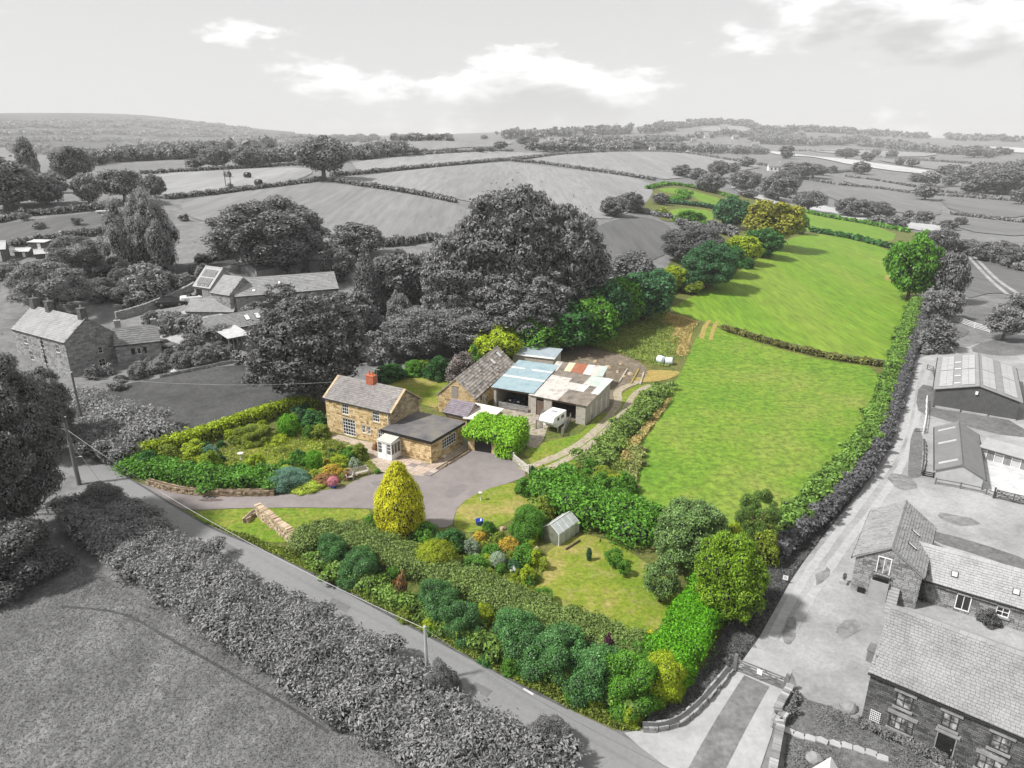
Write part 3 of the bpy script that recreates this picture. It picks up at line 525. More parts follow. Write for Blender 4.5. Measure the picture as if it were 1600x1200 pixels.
sheet('concrete_apron', [(975,1146),(1010,1140),(1060,1132),(1100,1100),(1130,1066),(1150,1048),(1175,1012),(1205,1020),(1238,1048),(1228,1078),(1215,1110),(1205,1150),(1185,1210),(1170,1300),(1100,1300),(1044,1202),(1000,1168)], CONC, 0.05, sm=0)
sheet('tarmac_drive', [(1163,1056),(1202,1074),(1128,1215),(1090,1300),(1020,1300),(1075,1202)], mat('old_tarmac', [0.12, 0.16, 0.19], grain=0.2, gscale=3, scale=1.0, detail=8, bump=0.3, bscale=15), 0.065, sm=0)
BANKG = mat('bank_grass_grey', [0.028, 0.05, 0.075], grain=0.5, gscale=3, scale=1.4, detail=9, cols2=[0.03, 0.07], scale2=0.3, bump=0.9, bscale=8)
sheet('grass_bank', [(1215,868),(1250,838),(1300,800),(1345,765),(1290,832),(1240,900),(1215,945),(1190,990),(1150,1046),(1100,1098),(1060,1130),(1003,1140),(1012,1108),(1100,1043),(1150,950),(1192,885)], BANKG, 0.05, sm=0)
GRG = mat('mown_grass_grey', [0.10, 0.135, 0.165], grain=0.3, gscale=3, scale=1.0, detail=8, cols2=g2(0.13, 0.25), scale2=0.2, bump=0.5, bscale=8)
for pg in ([(1424,672),(1440,668),(1447,742),(1420,750),(1418,735)], [(1436,600),(1460,605),(1600,665),(1600,690),(1450,650),(1430,640)], [(1440,826),(1520,846),(1620,880),(1620,900),(1530,868),(1455,846)],
           [(1510,548),(1540,532),(1600,528),(1650,540),(1600,556),(1550,556)], [(1244,1092),(1300,1105),(1345,1130),(1420,1165),(1500,1230),(1450,1330),(1230,1330),(1225,1180)], [(1405,535),(1440,505),(1500,510),(1520,520),(1470,540),(1440,553),(1410,560)],
           [(1490,470),(1560,485),(1620,490),(1620,505),(1550,520),(1490,500)]): sheet('grass', pg, GRG, 0.06)
sheet('concrete_yard', [(1535,712),(1620,735),(1640,790),(1560,772),(1535,765)], mat('concrete_yard', [0.42, 0.5, 0.55], grain=0.15, gscale=1.5, scale=0.7, detail=7), 0.07, sm=0)
strip('field_track', [(1490,378),(1520,410),(1548,440),(1575,462)], 0.9, GRAVM, 0.12); strip('field_track', [(1496,376),(1528,408),(1556,438),(1590,460)], 0.9, GRAVM, 0.12)
sheet('gravel_yard', [(225,505),(260,492),(330,470),(370,478),(400,500),(330,500),(290,540),(250,545),(215,520)], mat('gravel_court', [0.28, 0.36], scale=1.5, detail=7), 0.05)
sheet('patio', [(218,545),(270,560),(300,575),(260,585),(225,560)], MATS['concrete_yard'], 0.07)
# ------------------------------------------------------------------ haze
hz = MB(); hz.box(-7600, 7600, -7600, 7600, -60, 212); hz_m = bpy.data.materials.new('haze_air'); hz_m.use_nodes = True; nt = hz_m.node_tree; nt.nodes.clear()
_o = nt.nodes.new('ShaderNodeOutputMaterial'); _v = nt.nodes.new('ShaderNodeVolumePrincipled'); _v.inputs['Color'].default_value = (0.97, 0.97, 0.97, 1); _v.inputs['Density'].default_value = 0.0002
_v.inputs['Anisotropy'].default_value = 0.0; nt.links.new(_v.outputs[0], _o.inputs['Volume'])
HAZE = hz.build('haze', hz_m); tag(HAZE, None, None, None, 'stuff')

STAIN = mat('yard_stain', [0.14, 0.19, 0.24], scale=1.2, detail=7, grain=0.2, gscale=3)
for pg in ([(1222,985),(1236,960),(1248,972),(1240,1005),(1228,1010)], [(1300,985),(1330,965),(1352,978),(1322,1000)], [(1385,740),(1420,742),(1440,760),(1400,768)], [(1455,800),(1510,806),(1540,822),(1480,820)], [(1270,905),(1292,885),(1300,896),(1280,920)]): sheet('yard_stain', pg, STAIN, 0.05, ragged=0.003)
PATCH = mat('road_patch', [0.13, 0.16], scale=2, detail=6)
for pg in ([(520,935),(548,949),(540,958),(512,944)], [(742,1066),(770,1080),(760,1090),(733,1075)], [(352,848),(372,858),(364,866),(344,856)]): sheet('road_patch', pg, PATCH, 0.055, sm=0)
for pg in ([(690,770),(720,755),(735,762),(705,782)], [(575,752),(620,752),(640,765),(590,764)]): sheet('drive_patch', pg, mat('drive_patch', [(0.16, 0.145, 0.14), (0.19, 0.17, 0.165)], scale=2, detail=6), 0.058)
# ------------------------------------------------------------------ leaf colours
GD = leafmat('leaf_grey_dark', (0.118,)*3, 0.45); GM = leafmat('leaf_grey_mid', (0.14,)*3, 0.45); GL = leafmat('leaf_grey_light', (0.17,)*3, 0.4); GX = leafmat('leaf_grey_deep', (0.092,)*3, 0.45)
TEAL = leafmat('leaf_teal', (0.034, 0.095, 0.036), 0.55); DGRN = leafmat('leaf_deep_green', (0.03, 0.10, 0.02), 0.5); GRN = leafmat('leaf_green', (0.06, 0.155, 0.014), 0.45, 0.2)
BRI = leafmat('leaf_bright_green', (0.085, 0.225, 0.008), 0.4, 0.1); OLV = leafmat('leaf_olive', (0.13, 0.175, 0.018), 0.45, 0.4); YEL = leafmat('leaf_golden', (0.40, 0.39, 0.015), 0.5, 0.1)
LIME = leafmat('leaf_lime', (0.22, 0.28, 0.03), 0.4, 0.2); OAKG = leafmat('leaf_gold_oak', (0.16, 0.165, 0.018), 0.45, 0.3); PLUM = leafmat('leaf_plum', (0.06, 0.018, 0.035), 0.4)
BLUE = leafmat('leaf_blue_juniper', (0.09, 0.175, 0.12), 0.4); RUST = leafmat('leaf_rust', (0.22, 0.12, 0.045), 0.45); TAN = leafmat('leaf_tan', (0.27, 0.22, 0.085), 0.4)
LAUR = leafmat('leaf_laurel', (0.05, 0.125, 0.035), 0.6, 0.15, rough=0.4); PRIV = leafmat('leaf_privet', (0.105, 0.15, 0.038), 0.4); SILV = leafmat('leaf_silver', (0.19, 0.24, 0.16), 0.4)
APPLE = leafmat('leaf_apple', (0.10, 0.165, 0.05), 0.45, 0.2); PINK = leafmat('petal_pink', (0.42, 0.17, 0.2), 0.5); GOLDF = leafmat('petal_gold', (0.34, 0.24, 0.03), 0.45)
REDL = leafmat('leaf_red', (0.40, 0.07, 0.03), 0.4); WHT = leafmat('petal_white', (0.7, 0.7, 0.66), 0.2); YGR = leafmat('leaf_yellow_green', (0.20, 0.26, 0.012), 0.4, 0.3)
# ------------------------------------------------------------------ grey trees: village side (left)
for px, py, w, h, k, m, lab in [
 (10,330,95,95,'round',GM,'bushy grey tree at the end of the long garden hedge'), (52,302,42,86,'poplar',GM,'tall twin topped poplar rising above the village trees'), (118,292,60,66,'oak',GX,'dark round tree beside the tall poplar'),
 (76,320,70,60,'round',GM,'broad grey tree over the clipped field hedge'), (20,322,62,55,'round',GL,'pale leafy tree beside the broad tree over the hedge'), (140,318,46,54,'round',GL,'small pale tree with a short thick trunk on the hedge line'),
 (196,316,72,56,'oak',GD,'dark dense tree at the corner of the stubble field'), (243,308,34,40,'round',GD,'small dark tree beside the stubble field corner'), (235,432,118,132,'weep',GL,'tall pale weeping birch beside the walled lawn'),
 (125,424,96,64,'open',GD,'spreading orchard tree behind the garden sheds'), (430,424,188,128,'round',GD,'very large round dark tree above the solar roofed barn'), (560,400,84,60,'round',GD,'round tree behind the timber field sheds'),
 (85,492,132,95,'open',GM,'wide grey tree behind the many chimneyed farmhouse'), (238,468,86,64,'dome',GL,'feathery pale shrub above the parked black car'), (488,628,208,190,'beech',GX,'great dark spreading beech beside the grey lawn'),
 (507,281,88,74,'oak',GM,'lone hedgerow oak standing at the meeting of three fields'), (338,263,52,40,'round',GM,'left of two round trees on the ridge hedge'), (386,262,52,40,'round',GM,'right of two round trees on the ridge hedge'),
 (300,262,28,20,'dome',GD,'low bush beside the ridge trees'), (360,300,16,18,'dome',GD,'small bush at the foot of the twin poles'), (288,345,18,14,'dome',GD,'small dark bush by the field edge behind the birch'),
 (790,520,205,255,'beech',GD,'tallest dark beech in the clump behind the barns'), (885,515,150,215,'beech',GD,'tall beech on the meadow side of the clump'), (722,525,150,185,'beech',GM,'rounded beech on the village side of the clump'),
 (815,540,190,150,'beech',GM,'low spreading beech at the front of the clump'), (625,480,95,95,'round',GD,'dark tree beside the tall spruce'), (576,492,66,126,'spruce',GD,'tall narrow spruce beside the long barn roof'),
 (627,512,52,58,'weep',GL,'small weeping dome shaped tree below the spruce'), (655,560,115,85,'round',GM,'bushy grey tree behind the cottage chimney'), (725,552,135,80,'round',GM,'broad bushy tree between the beeches and the stone barn'),
 (600,565,70,55,'dome',GM,'grey shrub behind the great spreading beech'), (985,442,92,56,'dome',GD,'spreading grey shrub at the edge of the dark pasture'), (1082,412,108,68,'round',GX,'purple grey copper beech above the green tree belt'),
 (960,338,50,36,'round',GD,'grey bush at the corner of the big stubble field'), (985,332,40,36,'round',GD,'dark field bush beside its twin at the stubble corner'), (1031,320,26,20,'round',GD,'small dark tree on the corner hedge of the strip fields'), (682,470,70,95,'round',GM,'grey tree tucked behind the rounded beech'),
 (530,440,60,60,'round',GD,'dark tree by the end of the timber field sheds')]:
    tree(px, py, w, h, k, m, lab, {'poplar': 'poplar_tree', 'beech': 'beech_tree', 'oak': 'oak_tree', 'spruce': 'spruce_tree', 'weep': 'weeping_tree', 'dome': 'shrub'}.get(k, 'broadleaf_tree'), 'shrub' if k == 'dome' else 'tree')
tree(20, 850, 230, 330, 'beech', GX, 'big dark tree hanging over the lane beside the field gate', 'beech_tree', lev='X'); tree(75, 715, 110, 150, 'beech', GD, 'dark tree between the lane and the farmhouse gable', 'beech_tree')
tree(-20, 690, 150, 160, 'round', GM, 'grey tree in front of the farmhouse face'); tree(20, 905, 170, 110, 'dome', GX, 'dark bramble thicket beneath the big tree by the field gate', 'bramble_thicket', 'shrub')
# small garden shrubs round the village houses
for k, (px, py, w, h, m) in enumerate([(150,590,30,26,GM),(170,585,24,20,GL),(185,608,30,18,GM),(215,590,34,24,GM),(250,580,36,22,GL),(285,572,40,26,GM),(318,566,36,26,GM),(348,560,30,24,GM),(375,565,30,22,GL),(300,545,40,26,GM),(330,530,34,22,GM),(268,520,40,30,GD),(300,512,40,26,GM),(240,508,36,26,GM),(205,480,30,24,GD),(60,470,50,30,GM),(30,450,36,30,GD),(20,425,30,24,GM),(165,470,40,28,GD),(280,455,50,30,GD),(600,420,40,24,GM),(480,445,40,22,GM),(205,455,40,30,GM)]):
    tree(px, py, w, h, 'dome', m, 'leafy grey garden shrub in the borders of the neighbouring houses', 'shrub', 'shrub', 'shrubs in the village gardens')
for px, py in [(60,358),(122,352),(38,345)]: tree(px, py, 18, 14, 'open', GM, 'young fruit tree on the lawn by the long hedge', 'fruit_tree', 'tree', 'young fruit trees on the far lawn', 'S')
# ------------------------------------------------------------------ grey trees: right-hand side
for px, py, w, h, k, m, lab in [(1466,400,46,50,'round',GD,'grey tree at the top of the lane side belt'), (1474,475,56,90,'round',GD,'tall grey tree against the green boundary tree'), (1468,500,60,55,'round',GM,'bushy grey tree below the tall belt tree'), (1457,546,72,56,'dome',GD,'wide dark bush beside the pallet stack'),
 (1566,532,60,58,'oak',GM,'roadside tree on the grass island by the farm track'), (1262,331,52,36,'oak',GD,'round oak on the edge of the pale stubble strip'), (1600,500,60,50,'round',GM,'grey tree at the frame of the farm track')]:
    tree(px, py, w, h, k, m, lab, 'shrub' if k == 'dome' else 'broadleaf_tree', 'shrub' if k == 'dome' else 'tree')
def far_label(px, py, w):
    big = 'broad' if w >= 40 else 'round' if w >= 24 else 'small round'
    where = ('hedge tree on the brow before the middle skyline' if px < 800 else 'tree along the far edge of the stubble fields' if px < 1045 and py < 242 else 'tree in the clump beyond the top paddock' if px < 1195 else 'tree among those round the pale farmhouse' if px < 1300 and 255 < py < 320 else
             'tree beside the lower pasture of the valley track' if py > 385 else 'tree along the pale stubble strip' if 320 < py <= 385 else 'tree in the valley wood beside the strip fields' if px > 1470 and py > 255 else 'hedge tree between the narrow strip fields' if py > 255 else 'tree on the far slope about the bright stubble strip')
    return big + ' ' + where, 'field_tree', 'tree', 'far trees: ' + big + ' ' + where
for px, py, w, h in [(1228,248,22,22),(1322,248,37,20),(1354,252,20,16),(1368,244,15,12),(1393,247,16,14),(1405,258,14,12),(1425,261,19,15),(1345,272,26,21),(1456,250,8,6),(1432,284,24,15),(1450,292,32,24),(1445,313,32,28),(1270,278,40,24),(1215,313,62,46),(1245,278,58,30),(1286,274,18,14),(1225,300,50,40),
 (1330,338,56,34),(1366,340,48,30),(1386,340,22,18),(1418,343,15,15),(1443,348,29,20),(1402,358,32,22),(1371,351,29,16),(1480,278,30,22),(1483,291,22,20),(1510,283,46,26),(1530,276,32,24),(1560,303,84,46),(1592,296,50,46),(1520,301,40,22),(1595,320,30,26),(1495,241,32,16),(1522,246,42,19),(1545,247,19,13),(1570,242,20,12),
 (1510,400,44,30),(1535,408,44,34),(1565,412,46,40),(1592,420,50,42),(1065,276,30,20),(1090,281,25,20),(1122,277,37,30),(1145,269,19,16),(1166,261,25,18),(1165,299,52,38),(1110,301,48,36),(1168,309,29,14),(941,239,10,11),(991,236,23,18),(872,238,28,17),(823,229,36,18),(1025,236,21,14),(905,238,40,14),(850,237,26,14),
 (582,248,22,15),(600,246,14,14),(608,246,12,13),(645,243,24,15),(663,241,14,10),(676,239,7,6),(686,240,8,7),(697,239,13,9),(710,239,12,8),(748,238,20,10),(765,237,16,9),(782,233,22,14),(757,218,11,8),(1480,360,26,18),(1500,352,20,14),(310,262,20,14),(1300,270,14,12)]:
    tree(px, py, w, h, random.choice(['round', 'oak', 'round']), random.choice([GD, GM, GD]), *far_label(px, py, w))
# far woods: too distant to count
def wood(label, rows, n, wpx, hpx, m, seed):
    rng = np.random.default_rng(seed); pts = []; P_ = densify([tuple(map(float, r)) for r in rows], 4.0, False)
    C = []
    for _ in range(n):
        x, y = P_[rng.integers(len(P_))]; g = G(x + rng.uniform(-4, 4), y + rng.uniform(-1.5, 2.5)); z = depth(g); w = wpx*z/FOC*rng.uniform(0.5, 1.2); h = hpx*z/FOC*rng.uniform(0.6, 1.15)
        C.append((g.x, g.y, g.z+h*0.5, w*0.5, w*0.5, h*0.52))
        for _k in range(4): C.append((g.x+rng.normal(0, w*.28), g.y+rng.normal(0, w*.28), g.z+h*rng.uniform(.5, .85), w*0.24, w*0.24, h*0.22))
    C = np.array(C); z = depth(Vector(C[0, :3])); leaf = 3.6*z/FOC; V = clump_leaves(C, 0.40/(leaf*leaf*0.275), leaf*1.1, rng, cull=0.0)
    o = bpy.data.objects.new('woodland', quads_mesh('woodland', V, [m, LIGHTSTOP], blob_core(C, 0.8))); col.objects.link(o); tag(o, label, None, None, 'stuff')
wood('hazy wood along the foot of the left hill', [(130,258),(180,252),(220,249),(300,246),(340,242)], 110, 26, 20, GM, 1)
wood('hazy wood in the valley below the ridge oak', [(400,256),(440,251),(470,249),(560,248),(630,242)], 90, 26, 20, GM, 2)
wood('hazy wood on the valley side behind the ridge trees', [(280,240),(340,234),(420,232),(480,224)], 60, 22, 14, GM, 3)
wood('wood along the middle skyline', [(520,220),(560,221),(600,219),(650,219),(705,219)], 60, 15, 9, GD, 4)
wood('trees along the village hilltop', [(790,216),(850,214),(900,213),(960,209),(1000,208),(1050,203)], 110, 15, 12, GD, 5)
wood('trees around the hillside village', [(880,222),(960,224),(1060,222),(1100,214),(1180,212),(1250,216)], 120, 14, 10, GM, 6)
wood('wood covering the round hilltop', [(1060,199),(1090,195),(1130,192),(1165,196),(1185,202)], 120, 14, 7, GD, 7)
wood('trees along the right skyline', [(1190,205),(1260,204),(1330,208),(1400,213),(1460,216),(1540,219),(1610,220)], 130, 13, 8, GD, 8)
wood('wooded valley floor beyond the stubble fields', [(820,234),(900,236),(1000,234),(1080,236),(1130,240),(1200,240)], 110, 18, 12, GM, 9)
wood('wooded slope below the right skyline', [(1180,222),(1260,226),(1330,224),(1400,232),(1460,238),(1560,242)], 140, 16, 11, GM, 10)
wood('wooded crest of the long left hill', [(-20,195),(60,196),(140,193),(200,192),(280,194),(350,200),(395,208)], 160, 16, 6, GM, 11)
wood('wood clothing the face of the long left hill', [(-20,202),(100,200),(220,199),(330,206),(400,214),(300,214),(150,210),(0,212),(-20,222),(150,222),(300,226)], 330, 18, 7, GM, 21)
wood('trees on the far left slope', [(0,240),(60,238),(130,246)], 40, 20, 13, GM, 12)
wood('grey wood at the edge of the valley on the right', [(1545,285),(1580,280),(1620,275),(1610,295)], 40, 34, 24, GD, 13)
# ------------------------------------------------------------------ coloured belt along the paddock
for px, py, w, h, k, m, lab, nm in [(1142,356,62,54,'round',TEAL,'deep teal green tree at the head of the belt','broadleaf_tree'), (1203,388,90,80,'oak',OAKG,'golden brown oak overhanging the paddock','oak_tree'), (1190,402,66,52,'round',DGRN,'dark green tree beneath the golden oak','broadleaf_tree'),
 (1247,366,30,34,'round',GRN,'small green tree on the paddock side of the golden oak','broadleaf_tree'), (1158,412,58,50,'round',YGR,'yellow green tree between two dark trees of the belt','broadleaf_tree'), (1104,450,98,78,'round',TEAL,'broad bluish dark tree in front of the copper beech','broadleaf_tree'),
 (1050,455,46,44,'round',YGR,'small yellow tree between the bluish belt trees','broadleaf_tree'), (1004,500,90,84,'round',TEAL,'bluish dark tree at the corner of the rough ground','broadleaf_tree'), (925,540,84,84,'round',GRN,'mid green tree behind the rusty roofed shed','broadleaf_tree'),
 (855,545,80,64,'round',DGRN,'deep green tree behind the block built shed','broadleaf_tree'), (885,535,50,58,'round',GRN,'bright leaved tree squeezed between two belt trees','broadleaf_tree'), (793,562,84,62,'dome',YGR,'yellow green shrub over the stone barn roof','shrub'), (745,575,40,40,'dome',GRN,'green shrub behind the stone barn gable','shrub'),
 (718,592,52,48,'dome',leafmat('leaf_lilac', (0.16, 0.14, 0.13), 0.5),'lilac flowering shrub on the back lawn','shrub'), (685,592,44,40,'dome',DGRN,'dark green shrub beside the lilac','shrub'), (612,592,56,30,'dome',DGRN,'green bush behind the cottage ridge','shrub'), (650,585,44,26,'dome',GRN,'low green bush on the back lawn edge','shrub'),
 (972,485,16,34,'round',REDL,'small red leaved tree among the bluish belt trees','broadleaf_tree'), (1078,350,62,26,'dome',GRN,'round green bush in the top paddock','shrub'), (1036,338,30,18,'dome',OLV,'olive scrub bush by the top hedge','shrub'), (945,522,84,94,'round',TEAL,'bluish green tree between the rough ground and the mid green tree','broadleaf_tree'), (893,548,90,84,'round',DGRN,'deep green tree over the farmyard edge','broadleaf_tree'), (835,556,92,72,'round',GRN,'mid green tree behind the steel blue roof','broadleaf_tree'), (775,572,84,62,'round',YGR,'yellow green tree beyond the stone barn ridge','broadleaf_tree'), (1026,474,60,60,'round',TEAL,'small bluish tree below the little yellow tree','broadleaf_tree'), (1132,430,62,56,'round',DGRN,'dark tree leaning over the edge of the upper paddock','broadleaf_tree'), (968,510,70,84,'round',GRN,'green tree beside the red leaved one','broadleaf_tree'), (1418,470,74,112,'round',GRN,'big green boundary tree at the paddock corner','broadleaf_tree'), (1405,440,50,70,'round',GRN,'green tree leaning over the paddock corner','broadleaf_tree'), (1440,395,34,40,'round',GRN,'green tree at the top end of the paddock boundary','broadleaf_tree')]:
    tree(px, py, w, h, k, m, lab, nm, 'shrub' if k == 'dome' else 'tree', bark=BARKC)
# ------------------------------------------------------------------ far hedges, grey
FH = [([(222,272),(300,268),(400,262),(478,258)],2.2,2.2), ([(262,311),(330,304),(400,296),(460,289),(505,281)],2.6,2.2), ([(520,284),(565,291),(615,298),(660,306),(712,317)],2.4,2.4), ([(520,276),(585,271),(680,261),(775,252),(800,250)],2.6,2.4),
 ([(800,252),(850,256),(895,263),(960,272),(1025,283)],3.0,2.6), ([(800,250),(862,242),(940,238),(1000,238),(1062,238),(1125,248),(1200,260)],2.8,2.4), ([(985,328),(1020,337),(1060,345),(1110,353),(1150,362)],3.0,2.4), ([(1267,282),(1304,288)],2.2,2.0), ([(1311,289),(1370,294),(1432,303)],2.2,2.0),
 ([(1460,305),(1520,309),(1610,316)],2.2,2.2), ([(1322,276),(1380,284),(1432,293)],2.0,1.8), ([(1465,300),(1520,304),(1565,310)],2.0,1.8), ([(1240,236),(1302,237),(1340,235),(1400,237),(1475,240)],3.0,2.6), ([(1372,246),(1440,251),(1517,256)],2.8,2.4), ([(1297,271),(1332,268)],2.4,2.2),
 ([(1487,335),(1540,341),(1610,349)],2.2,2.2), ([(555,250),(640,244),(720,239),(800,236)],2.6,2.2), ([(600,385),(640,382),(690,374)],3.0,3.2), ([(1060,352),(1110,362),(1150,372)],3.0,3.0), ([(1400,345),(1440,350),(1480,354)],2.0,1.8), ([(1135,287),(1200,303),(1290,320)],2.0,1.8),
 ([(190,362),(120,372),(20,385)],2.2,2.4), ([(30,338),(90,335),(150,328),(185,320)],2.4,2.4), ([(0,348),(30,340)],2.2,2.0), ([(1490,395),(1530,402),(1600,425)],3.0,3.0)]
HL = ['hedge along the ridge above the field with black bales', 'hedge below the field with black bales running to the lone oak', 'hedge from the lone oak down towards the beech clump', 'hedge from the lone oak up along the big stubble field', 'hedge between the big stubble field and the one beyond its corner', 'curving hedge round the far side of the stubble fields', 'dark hedge behind the copper beech', 'short hedge piece above the pasture with the oak clump', 'hedge across the pasture beyond the pale stubble strip', 'hedge of the strip fields beside the valley wood', 'upper hedge of the narrow strip fields', 'short upper hedge by the valley wood', 'hedge above the bright stubble strip on the far slope', 'hedge below the bright stubble strip on the far slope', 'hedge stub beside the pale farmhouse trees', 'lower hedge of the pastures at the valley track', 'hedge on the brow before the skyline field', 'hedge at the bottom of the middle field behind the sheds', 'scrubby hedge behind the copper beech and belt head', 'hedge along the near edge of the pale stubble strip', 'hedge on the upper edge of the pale stubble strip', 'hedge between the young fruit trees and the garden workshop', 'clipped hedge above the young fruit trees', 'end of the clipped hedge by the bushy grey tree', 'hedge of dark bushes along the far farm pasture']
for k, (pts, w, h) in enumerate(FH): hedge('hedge', HL[k], pts, w*.75, h*.62, GM, group='hedgerows between the far fields', seed=k)
hedge('hedge', 'clipped thick hedge on the garden side of the village car court', [(262,508),(300,520),(340,530),(375,538)], 3.0, 2.2, GM, seed=41); hedge('hedge', 'short clipped hedge block on the upper walled lawn', [(152,433),(184,428)], 1.6, 1.9, GD, seed=42, clip=True)
hedge('hedge', 'low hedge behind the timber field sheds', [(310,412),(370,402),(420,400)], 2.0, 1.8, GD, seed=43); hedge('hedge', 'scrubby hedge along the edge of the middle field', [(330,352),(400,366),(470,384),(560,395)], 2.6, 2.0, GM, seed=44)
hedge('hedge', 'pale laurel bank at the end of the grey lawn', [(128,645),(160,662),(200,684),(240,702)], 5.2, 2.8, GL, leaf=0.30, seed=45); hedge('hedge', 'dark holly bank on the lane side of the grey lawn', [(110,672),(140,690),(175,712),(208,728)], 3.6, 2.4, GM, leaf=0.28, seed=46)
hedge('hedge', 'dark hedge between the lane and the farmhouse garden', [(60,640),(100,640),(130,640)], 2.6, 2.0, GD, leaf=0.28, seed=47)
# near grey hedge
hedge('hedge', 'broad shaggy hedge between the hay meadow and the lane', [(135,795),(200,850),(280,905),(380,965),(480,1025),(580,1090),(690,1165),(780,1225),(860,1290)], 6.0, 1.7, leafmat('leaf_grey_bramble', (0.15,)*3, 0.4), leaf=0.23, lumpy=0.15, dens=1.2, seed=50, aspect=0.4)
tree(690, 1090, 60, 55, 'dome', GD, 'taller elder bush in the shaggy hedge by the single pole', 'shrub', 'shrub', lev='L'); tree(855, 1165, 80, 50, 'dome', GD, 'elder bush at the lower end of the shaggy hedge', 'shrub', 'shrub', lev='L'); tree(160, 800, 70, 50, 'dome', GD, 'dark shrub at the foot of the forked pole', 'shrub', 'shrub', lev='L')
# ------------------------------------------------------------------ coloured hedges
hedge('hedge', 'green field hedge below the pale stubble strip', [(1225,325),(1290,340),(1360,352),(1417,364)], 2.2, 1.8, GRN, seed=60); hedge('hedge', 'low dark hedge across the upper paddock', [(1271,364),(1330,374),(1390,389)], 2.2, 1.8, DGRN, seed=61); hedge('hedge', 'green hedge round the top corner of the paddocks', [(1012,296),(1045,288),(1095,297),(1150,312)], 3.0, 1.6, GRN, seed=62)
hedge('hedge', 'curved bracken hedge in the top paddock', [(1040,318),(1075,308),(1062,302)], 4.0, 1.8, GRN, seed=63); hedge('hedge', 'bracken bank crossing the top paddock', [(1040,318),(1080,322),(1122,328)], 4.0, 1.6, TEAL, seed=64); hedge('hedge', 'straggly hedge and fence line between the two paddocks', [(1132,516),(1165,526),(1200,537),(1290,560),(1378,573)], 1.1, 0.9, leafmat('leaf_scrub', (0.11, 0.11, 0.03), 0.5), leaf=0.3, seed=65)
BNDM = leafmat('leaf_boundary', (0.09, 0.165, 0.03), 0.5, 0.4)
hedge('hedge', 'mixed green boundary hedge along the paddock and farm track', [(1432,475),(1416,520),(1396,580),(1372,650),(1342,708),(1300,758),(1252,800),(1228,828)], 2.0, 1.5, BNDM, leaf=0.34, seed=66)
hedge('hedge', 'clipped grey outer hedge along the farm track', [(1446,480),(1428,540),(1410,595),(1392,660),(1367,722),(1322,775),(1272,822),(1238,850),(1215,878)], 1.3, 1.4, leafmat('leaf_grey_outer', (0.085, 0.084, 0.087), 0.4), leaf=0.26, seed=67)
hedge('hedge', 'long bramble hedge between the farm track and lower paddock', [(925,735),(942,710),(966,684),(995,655),(1018,632),(1036,614)], 2.5, 1.25, leafmat('leaf_bramble', (0.095, 0.15, 0.03), 0.5, 0.3), leaf=0.34, seed=68)
hedge('hedge', 'tall willow herb hedge beside the greenhouse', [(862,775),(890,792),(925,805),(960,822),(1002,845)], 4.6, 2.5, GRN, leaf=0.30, seed=69); hedge('hedge', 'dry nettle strip on the paddock edge', [(945,765),(968,782),(985,742),(992,702)], 1.8, 0.5, leafmat('leaf_dry_nettle', (0.15, 0.17, 0.05), 0.4), leaf=0.3, seed=70)
hedge('hedge', 'clipped yellow topped hedge between the two gardens', [(207,724),(245,712),(320,690),(400,660),(450,645),(492,638)], 1.7, 1.8, YGR, leaf=0.26, seed=71, clip=True)
hedge('hedge', 'wide clipped privet hedge along the lane', [(476,858),(505,850),(540,848),(580,868),(620,882),(700,918),(780,950),(860,985),(930,1012),(990,1035)], 2.9, 1.8, PRIV, leaf=0.15, dens=1.3, seed=72, clip=True)
hedge('hedge', 'bright green conifer hedge at the garden corner', [(1110,945),(1085,985),(1058,1030),(1035,1062)], 3.0, 2.3, leafmat('leaf_leylandii', (0.075, 0.22, 0.006), 0.35), leaf=0.17, dens=1.4, seed=73, clip=True, aspect=0.35)
hedge('hedge', 'ivy and shrubs on the bank above the drive wall', [(215,735),(260,745),(300,752),(360,755),(420,758)], 2.8, 1.5, GRN, leaf=0.26, seed=74)
hedge('hedge', 'green bramble face on the lane side of the privet hedge', [(490,884),(542,907),(592,932),(642,956),(742,1004),(842,1050),(932,1090),(985,1112)], 1.6, 1.15, leafmat('leaf_lane_face', (0.085, 0.145, 0.025), 0.55, 0.3), leaf=0.24, seed=79)
# laurels pushing out of the privet hedge over the lane
for px, py, w, h, m, lab in [(524,878,48,52,LAUR,'bluish laurel bush at the drive end of the privet hedge'), (562,905,58,56,LAUR,'laurel bush above the lane beside the drive end laurel'), (690,960,64,64,LAUR,'large laurel mound above the middle of the lane'), (725,990,60,60,LAUR,'lower laurel mound leaning over the middle of the lane'), (622,905,28,28,GRN,'small green bush on the privet hedge behind dead dock stems'),
  (765,965,36,34,YGR,'pale green bush between two laurel mounds'), (815,1015,80,72,LAUR,'laurel mound with long drooping leaves'), (870,1048,90,80,LAUR,'dense laurel beside the long leaved mound'), (930,1080,84,84,LAUR,'laurel bush behind the short verge post'), (985,1095,90,86,GRN,'bright laurel at the lane corner'), (1030,1080,70,70,YGR,'yellow green shrub at the lane corner'), (1000,1045,60,46,GRN,'green shrub beneath the small golden cypress'), (1050,1060,60,50,BRI,'bright shrub at the foot of the conifer hedge')]:
    tree(px, py, w*1.2, h*.95, 'dome', m, lab, 'shrub', 'shrub', lev='L', bark=BARKC)
tree(948, 1052, 22, 62, 'poplar', PLUM, 'narrow purple plum standing in the lane hedge', 'plum_tree', bark=BARKC); tree(1014, 1015, 20, 30, 'ball', YEL, 'small golden cypress behind the lane corner', 'cypress_shrub', 'shrub', bark=BARKC); tree(628, 940, 26, 46, 'weep', RUST, 'dead rust brown dock stems by the lane', 'dock_plant', 'plant', bark=BARKC)
